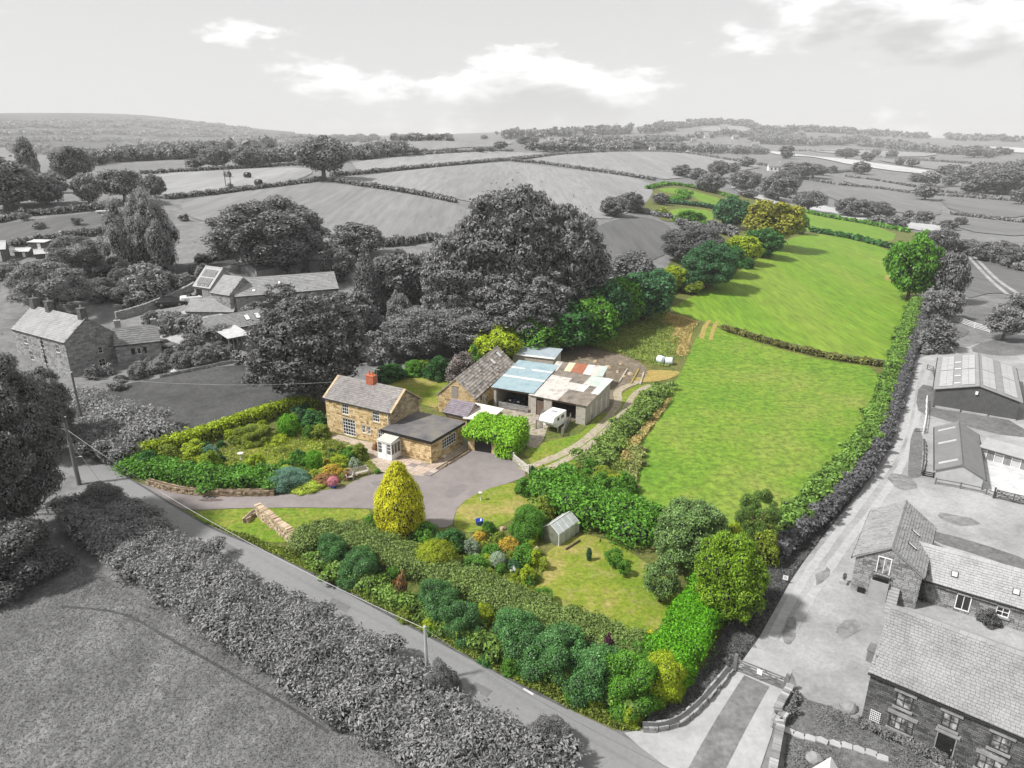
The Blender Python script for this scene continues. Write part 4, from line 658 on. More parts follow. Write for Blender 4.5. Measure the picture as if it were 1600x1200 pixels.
# garden trees
tree(626, 836, 80, 116, 'cone', YEL, 'bright golden cypress beside the drive', 'cypress_tree', lev='L', bark=BARKC); tree(1074, 893, 122, 116, 'round', APPLE, 'large old apple tree beside the paddock', 'apple_tree', lev='L', bark=BARKC); tree(1030, 940, 62, 68, 'open', APPLE, 'small leaning apple tree by the conifer hedge', 'apple_tree', lev='M', bark=BARKC)
tree(1178, 858, 70, 100, 'open', leafmat('leaf_pine', (0.075, 0.13, 0.025), 0.45), 'shaggy pine behind the yew', 'pine_tree', lev='L', bark=BARKC); tree(1134, 968, 128, 140, 'round', leafmat('leaf_yew', (0.10, 0.175, 0.01), 0.45, 0.3), 'spreading yellow green yew above the track bank', 'yew_tree', lev='L', bark=BARKC); tree(1140, 880, 56, 66, 'weep', YGR, 'weeping golden conifer between apple and yew', 'weeping_conifer', lev='M', bark=BARKC); tree(1195, 880, 50, 60, 'dome', OLV, 'olive bush on the bank behind the yew', 'shrub', 'shrub', bark=BARKC)
for px, py, w, h, k, lab in [(958,884,34,28,'open','young apple tree with a bare stem on the dry lawn'), (974,900,24,26,'open','thin sapling beside the young apple tree'), (848,945,36,26,'open','low fruit bush in the dry lawn corner'), (920,876,12,20,'poplar','dwarf blue conifer on the dry lawn')]: tree(px, py, w, h, k, GRN if k == 'open' else TEAL, lab, 'sapling', 'tree', lev='M', bark=BARKC)
for px, py, w, h, k, m, lab in [(682,894,66,50,'ball',leafmat('leaf_box', (0.15, 0.19, 0.008), 0.4, 0.3),'round clipped olive shrub in the rockery'), (742,895,50,32,'flat',GRN,'low spreading green shrub beside the clipped olive one'), (786,930,52,30,'flat',LIME,'pale lime variegated shrub behind the privet hedge'), (760,925,24,24,'dome',GRN,'small green bush against the privet hedge'), (823,910,30,28,'dome',YGR,'yellow green hebe in the flower bed'),
 (823,836,66,54,'dome',GRN,'large green shrub beside the greenhouse'), (853,808,40,36,'dome',OLV,'olive shrub above the greenhouse'), (820,772,34,30,'dome',GRN,'glossy shrub by the drive gate'), (850,768,40,28,'dome',OLV,'mixed shrub behind the drive gate'), (875,780,36,32,'dome',leafmat('leaf_bronze', (0.12, 0.10, 0.05), 0.5),'bronze leaved shrub in the drive border'), (832,744,12,18,'dome',DGRN,'ivy covered post at the drive gate'), (764,832,22,20,'dome',GRN,'small round bush by the blue tub'),
 (818,882,44,34,'dome',GRN,'green rhubarb like clump in the vegetable bed'), (836,884,30,30,'dome',YGR,'yellow green clump in the vegetable bed'), (832,848,20,24,'dome',YGR,'small golden shrub beside the greenhouse'), (850,890,18,24,'dome',LIME,'lime spire plant at the lawn edge'), (795,858,34,22,'flat',GOLDF,'orange gold flower clump'), (750,845,24,18,'flat',GOLDF,'yellow flower cushion near the blue tub'), (778,886,26,24,'ball',SILV,'silver grey round bush in the rockery'),
 (705,860,60,36,'dome',DGRN,'dark green bed of tall leaves beside the golden cypress'), (660,845,60,30,'dome',GRN,'fern bank below the golden cypress'), (580,836,50,36,'dome',GRN,'broad leaved plant by the black bins'), (590,858,50,20,'flat',YGR,'yellow green cushion beside the railway sleepers'), (616,862,18,16,'ball',YGR,'little round bush by the sleepers'), (640,872,22,18,'dome',SILV,'grey leaved plant in the bare soil bed'), (628,885,30,24,'dome',TEAL,'bluish bush at the back of the privet hedge'), (735,862,30,22,'dome',SILV,'silvery plant in the rockery'), (770,868,34,22,'dome',GRN,'green cushion in the rockery'), (800,880,22,20,'dome',OLV,'olive cushion at the vegetable bed edge'), (1102,905,20,24,'dome',DGRN,'dark shrub under the apple tree'), (768,905,20,18,'dome',OLV,'small olive bush behind the lime shrub'),
 (452,680,34,34,'ball',BRI,'clipped bright green ball in the front garden'), (492,732,28,30,'ball',BRI,'clipped green ball above the blue juniper'), (448,757,70,30,'flat',BLUE,'spreading blue juniper overhanging the drive'), (402,688,62,30,'dome',OLV,'wide olive shrub under the garden hedge'), (335,736,38,38,'dome',leafmat('leaf_box2', (0.13, 0.20, 0.012), 0.4),'upright green shrub in the front garden border'), (328,712,30,18,'dome',BLUE,'bluish heath bush in the front garden border'), (300,712,50,26,'dome',YGR,'yellow shrub along the front garden hedge'), (265,720,40,28,'dome',OLV,'olive bush near the lane end of the garden'),
 (230,735,40,34,'dome',DGRN,'dark bush at the lane corner of the garden'), (285,745,30,26,'dome',GOLDF,'golden leaved bush above the drive wall'), (400,738,34,34,'dome',YGR,'yellow green bush beside the bird bath'), (370,748,34,24,'dome',GRN,'green bush at the drive wall'), (470,726,24,26,'dome',DGRN,'dark little bush beside the clipped ball'), (440,705,18,8,'flat',OLV,'round rose bed in the front lawn'), (432,690,44,14,'flat',YGR,'yellow edging plants beside the front lawn'), (500,682,40,22,'dome',OLV,'shrub by the cottage corner'), (490,668,50,30,'dome',DGRN,'dark shrub against the cottage end'), (470,660,30,24,'dome',TEAL,'bluish bush at the hedge end'), (545,720,30,24,'dome',GRN,'green rockery shrub before the french window'),
 (562,716,34,26,'dome',OLV,'rounded shrub before the small twin windows'), (530,728,36,20,'flat',YGR,'yellow cushion in the rockery'), (518,742,36,20,'flat',GOLDF,'orange heather in the rockery'), (553,730,22,16,'dome',SILV,'silvery cushion in the cottage rockery'), (605,698,14,28,'dome',YGR,'climber beside the cottage downpipe'), (590,703,18,14,'dome',RUST,'reddish pot plant under the cottage window'), (510,752,40,16,'flat',RUST,'rusty red ground cover above the drive'), (480,764,50,12,'flat',LIME,'pale edging plants along the drive'), (590,740,10,8,'ball',GRN,'tiny round bush on the drive edge'), (525,640,26,36,'dome',DGRN,'dark laurel beside the cottage gable end')]:
    tree(px, py, w, h, k, m, lab, 'shrub', 'shrub', lev='L' if w > 60 else 'M', bark=BARKC)
def filler(poly, n, mats, size, kinds, label, group, name='shrub', seed=0, lev='M', cat='shrub'):
    """more plants of a bed or garden, each one its own thing"""
    rr = random.Random(seed); W = [(G(*q).x, G(*q).y) for q in poly]; xs = [w[0] for w in W]; ys = [w[1] for w in W]; k = 0
    while k < n:
        x, y = rr.uniform(min(xs), max(xs)), rr.uniform(min(ys), max(ys))
        if inside(W, np.array([x]), np.array([y]))[0]:
            w = rr.uniform(*size); plant(name, label, cat, (x, y, float(T(x, y))), w, w*rr.uniform(.55, .95), rr.choice(kinds), rr.choice(mats), lev, group, BARKC); k += 1
FB = [OLV, YGR, GRN, DGRN, OLV, YGR, LIME, TEAL]
filler([(215,735),(300,712),(400,688),(345,722),(365,735),(430,735),(480,715),(470,745),(440,752),(360,762),(280,752)], 44, FB, (.8, 2.0), ['dome', 'dome', 'flat'], 'border shrub in the drive side bed of the front garden', 'border shrubs of the front garden', seed=1)
filler([(330,692),(400,668),(480,642),(512,672),(500,684),(440,686),(400,697),(350,712)], 26, FB, (.8, 1.9), ['dome'], 'border shrub between the front lawn and its clipped hedge', 'hedge side shrubs of the front garden', seed=2)
filler([(505,700),(545,702),(585,722),(560,742),(520,758),(490,745)], 24, FB + [SILV, GOLDF, RUST], (.5, 1.3), ['dome', 'flat'], 'small rockery plant before the cottage front', 'rockery plants before the cottage', 'rockery_plant', 3, cat='plant')
filler([(625,868),(700,850),(760,838),(800,850),(845,855),(850,895),(825,925),(770,918),(720,905),(650,885)], 46, FB + [SILV, GOLDF, WHT], (.5, 1.4), ['dome', 'flat', 'dome'], 'low bed plant between the golden cypress and the greenhouse', 'plants of the long flower bed', 'bed_plant', 4, cat='plant')
filler([(490,900),(560,935),(680,1000),(760,1040),(870,1090),(960,1135),(1000,1125),(930,1090),(800,1020),(660,955),(540,900)], 30, [GRN, OLV, DGRN, YGR], (.8, 1.6), ['dome', 'flat'], 'bramble clump on the verge under the privet hedge', 'bramble clumps along the verge', 'bramble', 5)
filler([(5,430),(110,395),(200,400),(330,430),(300,455),(200,470),(170,490),(100,460),(20,470)], 42, [GD, GM, GM, GL], (2.2, 5.0), ['dome', 'round'], 'bushy grey shrub in the gardens behind the old farmhouse', 'shrubs behind the farmhouse', seed=6)
filler([(560,420),(640,400),(700,440),(690,540),(620,560),(570,520)], 30, [GD, GM, GM], (2.5, 5.5), ['dome', 'round'], 'grey bush in the thicket between barns and beeches', 'bushes of the thicket by the beeches', seed=7)
filler([(180,600),(260,578),(330,566),(385,555),(370,545),(300,548),(240,560),(190,585)], 24, [GD, GM, GL], (1.2, 2.4), ['dome', 'flat'], 'low grey border plant along the village lawn', 'border plants along the grey lawn', 'border_plant', 8, cat='plant')
filler([(380,420),(470,400),(560,395),(600,415),(560,430),(480,440),(400,445)], 14, [GD, GM], (2.0, 4.0), ['dome'], 'scrub bush around the timber field sheds', 'scrub around the field sheds', seed=9)
filler([(600,600),(640,575),(740,560),(760,575),(700,590),(640,592)], 14, [DGRN, GRN, TEAL, OLV], (1.5, 3.2), ['dome', 'round'], 'green bush along the back lawn behind the cottage', 'bushes along the back lawn', seed=10)
filler([(740,562),(860,525),(960,475),(1040,440),(1060,450),(1000,500),(900,545),(800,560)], 26, [DGRN, GRN, TEAL, GRN], (2.5, 5.5), ['round', 'dome'], 'green bush at the foot of the coloured tree belt', 'undergrowth of the coloured belt', seed=11)
filler([(1060,445),(1150,395),(1215,385),(1160,425),(1075,462)], 14, [TEAL, DGRN, OLV], (3.0, 6.0), ['round', 'dome'], 'dark bush under the belt trees beside the upper paddock', 'bushes beside the upper paddock', seed=12)
filler([(870,760),(920,735),(985,760),(995,820),(940,800)], 22, [GRN, OLV, GRN, YGR], (1.4, 2.8), ['dome'], 'tall weed clump between greenhouse hedge and paddock', 'weed clumps by the lower paddock', 'weed_clump', 13, cat='plant')
tree(548, 530, 84, 84, 'round', GM, 'grey tree hiding the end wall of the long barn'); tree(505, 515, 60, 50, 'dome', GD, 'dark bush against the long barn wall', 'shrub', 'shrub'); tree(440, 494, 84, 64, 'beech', GD, 'grey tree between the long barn and the great beech', 'beech_tree'); tree(395, 500, 50, 34, 'dome', GM, 'grey climber bush on the long barn corner', 'shrub', 'shrub')
# uncountable ground cover
NW = 26000
scatter_patch('meadow_grass', 'cut grey meadow grass in the foreground field', [(-160,870),(110,866),(170,910),(330,985),(480,1075),(640,1180),(740,1270),(300,1400),(-250,1300)], mat('hay_blades', [0.08, 0.14, 0.21], scale=0.35, island=0.7, trans=0.2), 0.09, 0.12, 62000, 'grass', 1, lean=0.45)
scatter_patch('verge_weeds', 'weedy verge along the lane', [(300,808),(380,845),(492,897),(667,992),(833,1080),(900,1113),(960,1141),(1000,1143),(1012,1105),(940,1085),(850,1050),(740,990),(640,945),(560,905),(470,865),(400,845),(330,820)], leafmat('leaf_verge', (0.11, 0.145, 0.022), 0.5, 0.3), 0.45, 0.26, 24000, 'weeds', 2)
scatter_patch('bank_grass', 'rough dark grass on the bank by the farm track', [(1215,868),(1250,838),(1345,765),(1290,832),(1240,895),(1215,940),(1190,985),(1150,1040),(1100,1092),(1060,1124),(1010,1135),(1012,1108),(1100,1043),(1150,950),(1192,885)], leafmat('leaf_grey_bank', (0.07,)*3, 0.5), 0.28, 0.24, 22000, 'grass', 3)
scatter_patch('rough_weeds', 'rough weeds and thistles behind the farmyard', [(900,536),(960,505),(1030,480),(1062,530),(1045,575),(1005,568),(950,548)], leafmat('leaf_weeds', (0.15, 0.20, 0.045), 0.5, 0.4), 0.7, 0.34, 14000, 'weeds', 4)
scatter_patch('flower_bed_planting', 'mixed low planting filling the rockery beds', [(640,850),(700,850),(760,835),(800,850),(840,850),(850,890),(830,930),(770,920),(720,900),(660,885),(620,880)], leafmat('leaf_bedding', (0.14, 0.19, 0.03), 0.6, 0.5), 0.45, 0.22, 9000, 'plants', 5)
scatter_patch('front_border_planting', 'mixed low planting of the front garden', [(215,735),(300,715),(400,690),(480,660),(512,680),(560,700),(590,725),(550,745),(500,762),(440,768),(360,765),(280,755)], leafmat('leaf_front_border', (0.16, 0.20, 0.025), 0.6, 0.6), 0.40, 0.24, 16000, 'plants', 6)
scatter_patch('dry_bents', 'dry seeding grass at the paddock edge', [(985,765),(988,720),(1003,690),(1040,640),(1050,625),(1030,640),(985,690),(970,720),(970,755)], TAN, 0.7, 0.34, 5000, 'grass', 7)
scatter_patch('dry_bents', 'tall straw coloured grass by the paddock gateway', [(1040,488),(1092,506),(1075,525),(1078,552),(1062,558),(1052,530),(1030,502)], TAN, 0.5, 0.36, 4000, 'grass', 8)
scatter_patch('track_verge_grass', 'scrubby grass inside the boundary hedge', [(1420,480),(1400,545),(1380,590),(1352,655),(1322,705),(1285,750),(1240,790),(1250,805),(1300,765),(1345,715),(1378,655),(1400,590),(1425,520)], leafmat('leaf_hedge_foot', (0.19, 0.21, 0.04), 0.4, 0.4), 0.6, 0.36, 9000, 'grass', 9)
scatter_patch('bramble_bank', 'bramble and nettles between greenhouse hedge and paddock', [(870,755),(920,720),(985,690),(975,740),(985,790),(1000,830),(940,800),(890,780)], leafmat('leaf_bramble_bank', (0.13, 0.17, 0.035), 0.5, 0.4), 1.0, 0.34, 12000, 'weeds', 10)
scatter_patch('garden_grass', 'rough grass below the farm garden stones', [(1244,1092),(1300,1105),(1345,1130),(1420,1165),(1500,1230),(1450,1300),(1230,1300),(1225,1180)], leafmat('leaf_grey_garden', (0.10,)*3, 0.5), 0.14, 0.16, 12000, 'grass', 11)
# ------------------------------------------------------------------ building kit
GLASS = mat('window_glass', [0.015, 0.03], scale=2.0, rough=0.08, spec=0.6); WHITE = mat('white_paint', [0.72, 0.8], scale=3.0, rough=0.5); DARKP = mat('black_paint', [0.012, 0.02], scale=3.0, rough=0.5)
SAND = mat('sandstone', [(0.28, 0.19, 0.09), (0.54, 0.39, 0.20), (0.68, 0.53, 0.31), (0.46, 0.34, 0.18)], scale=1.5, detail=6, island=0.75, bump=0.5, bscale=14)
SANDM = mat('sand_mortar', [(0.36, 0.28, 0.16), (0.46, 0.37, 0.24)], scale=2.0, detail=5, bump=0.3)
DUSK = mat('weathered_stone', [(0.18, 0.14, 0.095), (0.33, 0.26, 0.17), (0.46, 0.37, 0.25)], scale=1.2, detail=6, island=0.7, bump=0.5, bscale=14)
STG = mat('stone_grey', [0.15, 0.25, 0.34, 0.21], scale=1.5, detail=6, island=0.75, bump=0.5, bscale=14); STGM = mat('mortar_grey', [0.24, 0.32], scale=2.0, detail=5)
STGD = mat('stone_dark', [0.055, 0.10, 0.15], scale=2.0, detail=6, island=0.7, bump=0.5, bscale=18); STGDM = mat('mortar_light', [0.26, 0.36], scale=2.0, detail=5)
SLATE = mat('roof_slate', [(0.15, 0.14, 0.14), (0.23, 0.215, 0.212), (0.31, 0.29, 0.275)], scale=0.9, detail=6, island=0.55, bump=0.2, cols2=[(0.16, 0.145, 0.14), (0.27, 0.25, 0.23)], scale2=0.5, mix2=0.4)
STSL = mat('stone_slate', [(0.17, 0.15, 0.135), (0.32, 0.29, 0.26), (0.46, 0.42, 0.38), (0.22, 0.18, 0.155)], scale=0.8, detail=6, island=0.75, bump=0.3)
SLG = mat('slate_grey', [0.22, 0.28, 0.33], scale=0.7, detail=6, island=0.5, bump=0.2, cols2=[0.21, 0.34], scale2=0.5, mix2=0.35); SLGD = mat('slate_grey_dark', [0.13, 0.17, 0.21], scale=0.7, detail=6, island=0.5, bump=0.2)
BRICK = mat('red_brick', [(0.32, 0.08, 0.04), (0.48, 0.14, 0.07), (0.40, 0.16, 0.10)], scale=6, detail=4, island=0.6, bump=0.4); BLOCK = mat('concrete_block', [(0.30, 0.27, 0.23), (0.40, 0.37, 0.32), (0.35, 0.32, 0.28)], scale=1.3, detail=6, bump=0.3, island=0.4)
FELT = mat('roof_felt', [(0.085, 0.082, 0.085), (0.125, 0.12, 0.12), (0.17, 0.155, 0.13)], scale=0.5, detail=6, rough=0.8); WOODB = mat('old_wood', [(0.10, 0.065, 0.05), (0.17, 0.12, 0.09)], scale=2, stretch=(4, 4, 0.4), bump=0.4)
WOODG = mat('old_wood_grey', [0.16, 0.24], scale=2, stretch=(4, 4, 0.4), bump=0.4); METG = mat('galvanised', [0.28, 0.42], scale=2, metal=0.4, rough=0.5)
def fp(b, face, u, z, o):
    L, W = b['L'], b['W']
    return {'front': (u, -o, z), 'back': (L-u, W+o, z), 'left': (-o, W-u, z), 'right': (L+o, u, z)}[face]
def fbox(mb, b, face, u0, u1, z0, z1, o0, o1):
    c = [fp(b, face, u, z, o) for o in (o0, o1) for z in (z0, z1) for u in (u0, u1)]
    return mb.add([c[0], c[1], c[3], c[2], c[4], c[5], c[7], c[6]], [(3, 2, 1, 0), (4, 5, 6, 7), (0, 1, 5, 4), (1, 2, 6, 5), (2, 3, 7, 6), (3, 0, 4, 7)])
def window(b, face, u, z, w, h, nx=2, ny=2, fm=WHITE, name='window', sill=True, lint=None, bar=0.05, panem=None, out=0.0):
    """a window set back in its opening: frame with glazing bars, each with its pane, sill and lintel"""
    fr = MB(); t = bar
    for (a0, a1, c0, c1) in [(u-w/2, u+w/2, z, z+t), (u-w/2, u+w/2, z+h-t, z+h), (u-w/2, u-w/2+t, z+t, z+h-t), (u+w/2-t, u+w/2, z+t, z+h-t)]: fbox(fr, b, face, a0, a1, c0, c1, -0.02+out, 0.07+out)
    for i in range(1, nx): x = u-w/2+w*i/nx; fbox(fr, b, face, x-t*.35, x+t*.35, z+t, z+h-t, 0.0+out, 0.05+out)
    for j in range(1, ny): y = z+h*j/ny; fbox(fr, b, face, u-w/2+t, u+w/2-t, y-t*.35, y+t*.35, 0.002+out, 0.048+out)
    f = fr.build(name, fm, b['root'])
    for i in range(nx):
        for j in range(ny):
            p = MB(); fbox(p, b, face, u-w/2+t*.6+(w-t)*i/nx, u-w/2+t*.4+(w-t)*(i+1)/nx, z+t*.6+(h-t)*j/ny, z+t*.4+(h-t)*(j+1)/ny, 0.0+out, 0.015+out); p.build('pane', panem or GLASS, f)
    if sill: s = MB(); fbox(s, b, face, u-w/2-.1, u+w/2+.1, z-.13, z-.004, -.02, .17); s.build('sill', lint or b['trim'], f)
    if lint: l = MB(); fbox(l, b, face, u-w/2-.15, u+w/2+.15, z+h+.004, z+h+.22, -.02, .125); l.build('lintel', lint, f)
    b['open'].append((face, u-w/2-.02, u+w/2+.02, z-(.14 if sill else 0), z+h+(.23 if lint else .02))); return f
def door(b, face, u, w, h, m, z=0.0, panes=0, fm=WHITE):
    d = MB(); fbox(d, b, face, u-w/2, u+w/2, z, z+h, -.02, .035)
    for k in range(3): y = z+h*(0.06+0.32*k); fbox(d, b, face, u-w*.38, u-w*.04, y, y+h*.25, .03, .05); fbox(d, b, face, u+w*.04, u+w*.38, y, y+h*.25, .03, .05)
    o = d.build('door', m, b['root']); hd = MB(); fbox(hd, b, face, u+w*.36, u+w*.42, z+h*.47, z+h*.53, .05, .09); hd.build('handle', METG, o)
    fr = MB(); fbox(fr, b, face, u-w/2-.06, u-w/2-.002, z, z+h+.06, -.02, .08); fbox(fr, b, face, u+w/2+.002, u+w/2+.06, z, z+h+.06, -.02, .08); fbox(fr, b, face, u-w/2, u+w/2, z+h+.002, z+h+.06, -.02, .08); fr.build('door_frame', fm, o)
    b['open'].append((face, u-w/2-.06, u+w/2+.06, z-1, z+h+.07)); return o
def masonry(b, faces, sm, ch=(0.17, 0.30), cl=(0.28, 0.75), proud=0.10, seed=1, gap=0.016):
    """courses of separate blocks over the wall core, leaving the openings free"""
    rng = random.Random(seed); mb = MB(); L, W, he, hr = b['L'], b['W'], b['eave'], b['ridge']
    for face in faces:
        fl = L if face in ('front', 'back') else W; gab = face in ('left', 'right') and b['gabled']
        def top(u): return he + (hr-he)*(1-abs(u-W/2)/(W/2)) if gab else (he if face != 'back' else b.get('eave_b', he))
        z = -0.3; zt = hr if gab else top(0)
        while z < zt - 0.05:
            c = min(rng.uniform(*ch), zt - z); u = -0.08 if face in ('front', 'back') else 0.0; end = fl + 0.08 if face in ('front', 'back') else fl
            while u < end - 0.02:
                w = min(rng.uniform(*cl), end - u)
                if end - u - w < 0.12: w = end - u
                t0, t1 = top(min(max(u, 0), fl)), top(min(max(u+w, 0), fl))
                if max(t0, t1) > z + 0.04 and not any(f == face and u+w > a+.01 and u < c_-.01 and z+c > d+.01 and z < e-.01 for f, a, c_, d, e in b['open']):
                    o = proud + rng.uniform(-.02, .015); p = [fp(b, face, uu, zz, oo) for oo in (0.0, o) for (uu, zz) in ((u+gap, z+gap), (u+w-gap, z+gap), (u+w-gap, max(z+gap+.01, min(z+c-gap, t1))), (u+gap, max(z+gap+.01, min(z+c-gap, t0))))]
                    mb.add(p, [(4, 5, 6, 7), (0, 1, 5, 4), (1, 2, 6, 5), (2, 3, 7, 6), (3, 0, 4, 7)])
                elif max(t0, t1) > z + 0.04:      # trim the block against the opening it meets
                    for f, a, c_, d, e in b['open']:
                        if f == face and u+w > a and u < c_ and z+c > d and z < e:
                            for (x0, x1) in ((u, min(u+w, a)), (max(u, c_), u+w)):
                                if x1 - x0 > 0.05:
                                    p = [fp(b, face, uu, zz, oo) for oo in (0.0, proud) for (uu, zz) in ((x0+gap, z+gap), (x1-gap*.3, z+gap), (x1-gap*.3, min(z+c-gap, t1)), (x0+gap, min(z+c-gap, t0)))]; mb.add(p, [(4, 5, 6, 7), (0, 1, 5, 4), (1, 2, 6, 5), (2, 3, 7, 6), (3, 0, 4, 7)])
                            break
                u += w
            z += c
    o = mb.build('stonework', sm, b['root']); return tag(o, kind='stuff')
def slates(mb, o, ux, uv, n, Lx, Lv, w, rh, rng, lift=0.055, skew=0.15):
    o, ux, uv, n = map(Vector, (o, ux, uv, n)); r = 0; v = 0.0
    while v < Lv - 0.02:
        v1 = min(v + rh*1.15, Lv); u = -rng.uniform(0, w)
        while u < Lx:
            ww = w*rng.uniform(1-skew, 1+skew); a, b_ = max(u, 0)+.006, min(u+ww, Lx)-.006
            if b_ - a > 0.03:
                dz = lift*rng.uniform(.7, 1.3); dv = rng.uniform(-.02, .02)
                p = [o+ux*a+uv*(v+dv)+n*dz, o+ux*b_+uv*(v+dv)+n*dz, o+ux*b_+uv*v1+n*.006, o+ux*a+uv*v1+n*.006, o+ux*a+uv*(v+dv)+n*(-.004), o+ux*b_+uv*(v+dv)+n*(-.004)]
                mb.add(p, [(0, 1, 2, 3), (4, 5, 1, 0)])
            u += ww
        v += rh
def building(name, label, cat, loc, rz, L, W, eave, ridge, wall_m, roof_m, core_m=None, gabled=True, slate=(0.32, 0.28), over=0.18, group=None, roof_faces=('front', 'back'), tile=True, ridge_m=None, trim=None, found=-0.6, sag=0.0):
    root = thing(name, label, cat, loc, rz, group); b = dict(root=root, L=L, W=W, eave=eave, ridge=ridge, gabled=gabled, open=[], trim=trim or wall_m)
    w = MB(); w.add([(0, 0, found), (0, W, found), (0, W, eave), (0, W/2, ridge), (0, 0, eave), (L, 0, found), (L, W, found), (L, W, eave), (L, W/2, ridge), (L, 0, eave)], [(0, 4, 3, 2, 1), (5, 6, 7, 8, 9), (0, 5, 9, 4), (1, 2, 7, 6), (0, 1, 6, 5)])
    w.build('wall', core_m or wall_m, root); rng = random.Random(len(name)*13 + int(L*7)); sl = math.hypot(W/2, ridge-eave); dv = (W/2/sl, (ridge-eave)/sl)
    rf = None
    for side in roof_faces:
        s = 1 if side == 'front' else -1; y0 = 0 if s == 1 else W; uv = Vector((0, s*dv[0], dv[1])); n = Vector((0, -s*dv[1], dv[0])); e = Vector((-over, y0, eave)) - uv*over*1.2 + n*0.10; LL = L+2*over; SL = sl+over*1.2
        m = MB(); ux = Vector((1, 0, 0)) if s == 1 else Vector((-1, 0, 0)); o = e if s == 1 else e + Vector((LL, 0, 0)); m.slab([o, o+ux*LL, o+ux*LL+uv*SL, o+uv*SL], 0.09, n)
        r = m.build('roof', roof_m, root); rf = rf or r
        if tile: t = MB(); slates(t, o, ux, uv, n, LL, SL-.05, slate[0], slate[1], rng); tag(t.build('slates', roof_m, r), kind='stuff')
        g = MB(); a = o - uv*.03 - n*.1 - Vector((0, s*0.06, 0)); g.tube([a, a+ux*LL], 0.055, 6); g.build('gutter', DARKP, root)
    rt = MB(); k = int((L+2*over)/0.45)
    for i in range(k): x = -over+(L+2*over)*i/k; rt.add([(x+.01, W/2-.17, ridge+.04), (x+.01, W/2, ridge+.22), (x+.01, W/2+.17, ridge+.04), (x+(L+2*over)/k, W/2-.17, ridge+.04), (x+(L+2*over)/k, W/2, ridge+.22), (x+(L+2*over)/k, W/2+.17, ridge+.04)], [(0, 3, 4, 1), (1, 4, 5, 2), (0, 1, 2), (5, 4, 3)])
    tag(rt.build('ridge_tiles', ridge_m or roof_m, rf), kind='stuff'); return b
def chimney(b, x, y, z0, z1, w, d, m, pots=2, potm=None, cap=None):
    c = MB(); c.box(x-w/2, x+w/2, y-d/2, y+d/2, z0, z1); c.box(x-w/2-.06, x+w/2+.06, y-d/2-.06, y+d/2+.06, z1+.002, z1+.14); o = c.build('chimney', m, b['root'])
    bk = MB(); rng = random.Random(5); z = z0
    while z < z1-.09:
        for (ax, n_) in (('x', w), ('y', d)):
            u = -n_/2
            while u < n_/2-.05:
                q = min(0.24, n_/2-u)
                for s in (-1, 1):
                    if ax == 'x': bk.box(x+u+.008, x+u+q-.008, min(y+s*d/2, y+s*(d/2+.012)), max(y+s*d/2, y+s*(d/2+.012)), z+.006, z+.084)
                    else: bk.box(min(x+s*w/2, x+s*(w/2+.012)), max(x+s*w/2, x+s*(w/2+.012)), y+u+.008, y+u+q-.008, z+.006, z+.084)
                u += q
        z += .09
    tag(bk.build('brickwork', m, o), kind='stuff')
    for k in range(pots): p = MB(); p.lathe([(.11, 0), (.13, .05), (.10, .1), (.09, .36), (.12, .40), (.12, .44), (.07, .44), (.07, .2)], 10, (x+(k-(pots-1)/2)*w/max(pots, 1)*.9, y, z1+.14)); p.build('chimney_pot', potm or BRICK, o)
    return o
def aerial(b, x, y, z, h=1.4):
    a = MB(); a.tube([(x, y, z), (x, y, z+h)], .018, 5); a.tube([(x-.5, y, z+h-.05), (x+.5, y, z+h-.05)], .012, 4)
    for k in range(6): a.tube([(x-.45+.18*k, y-.22, z+h-.05), (x-.45+.18*k, y+.22, z+h-.05)], .008, 4)
    a.build('aerial', METG, b['root'])
def skylight(b, face, u, v, w, h, m):
    L, W, he, hr = b['L'], b['W'], b['eave'], b['ridge']; s = 1 if face == 'front' else -1; sl = math.hypot(W/2, hr-he); uv = Vector((0, s*W/2/sl, (hr-he)/sl)); n = Vector((0, -s*(hr-he)/sl, W/2/sl)); o = Vector((u, 0 if s == 1 else W, he)) + uv*v*sl + n*.20
    f = MB(); f.slab([o, o+Vector((w, 0, 0)), o+Vector((w, 0, 0))+uv*h, o+uv*h][::s], .12, n); F = f.build('skylight', DARKP, b['root']); p = MB(); o2 = o+n*.012+Vector((.05, 0, 0))+uv*.05; p.slab([o2, o2+Vector((w-.1, 0, 0)), o2+Vector((w-.1, 0, 0))+uv*(h-.1), o2+uv*(h-.1)][::s], .01, n); p.build('pane', m, F)
def corrugated(parent, o, ux, uv, w, l, m, waves=7, amp=0.035, name='roof_sheet'):
    o, ux, uv = Vector(o), Vector(ux), Vector(uv); n = ux.cross(uv).normalized(); V, F = [], []; k = waves*2
    for i in range(k+1):
        z = amp if i % 2 else 0.0; V += [o+ux*(w*i/k)+n*z, o+ux*(w*i/k)+uv*l+n*z]
    F = [(2*i, 2*i+2, 2*i+3, 2*i+1) for i in range(k)]; nv = len(V); V += [v - n*.025 for v in V]; F += [(nv+2*i+1, nv+2*i+3, nv+2*i+2, nv+2*i) for i in range(k)] + [(2*i+2, 2*i, nv+2*i, nv+2*i+2) for i in range(k)]
    mb = MB(); mb.add(V, F); return mb.build(name, m, parent)
def frame(pa, pb, ha=0, hb=0):
    A, B = G(*pa, ha), G(*pb, hb); return A, math.atan2(B.y-A.y, B.x-A.x), math.hypot(B.x-A.x, B.y-A.y)
def tolocal(o, p):
    c, s = math.cos(o.rotation_euler.z), math.sin(o.rotation_euler.z); dx, dy = p[0]-o.location.x, p[1]-o.location.y; return (dx*c+dy*s, -dx*s+dy*c)
R = math.radians
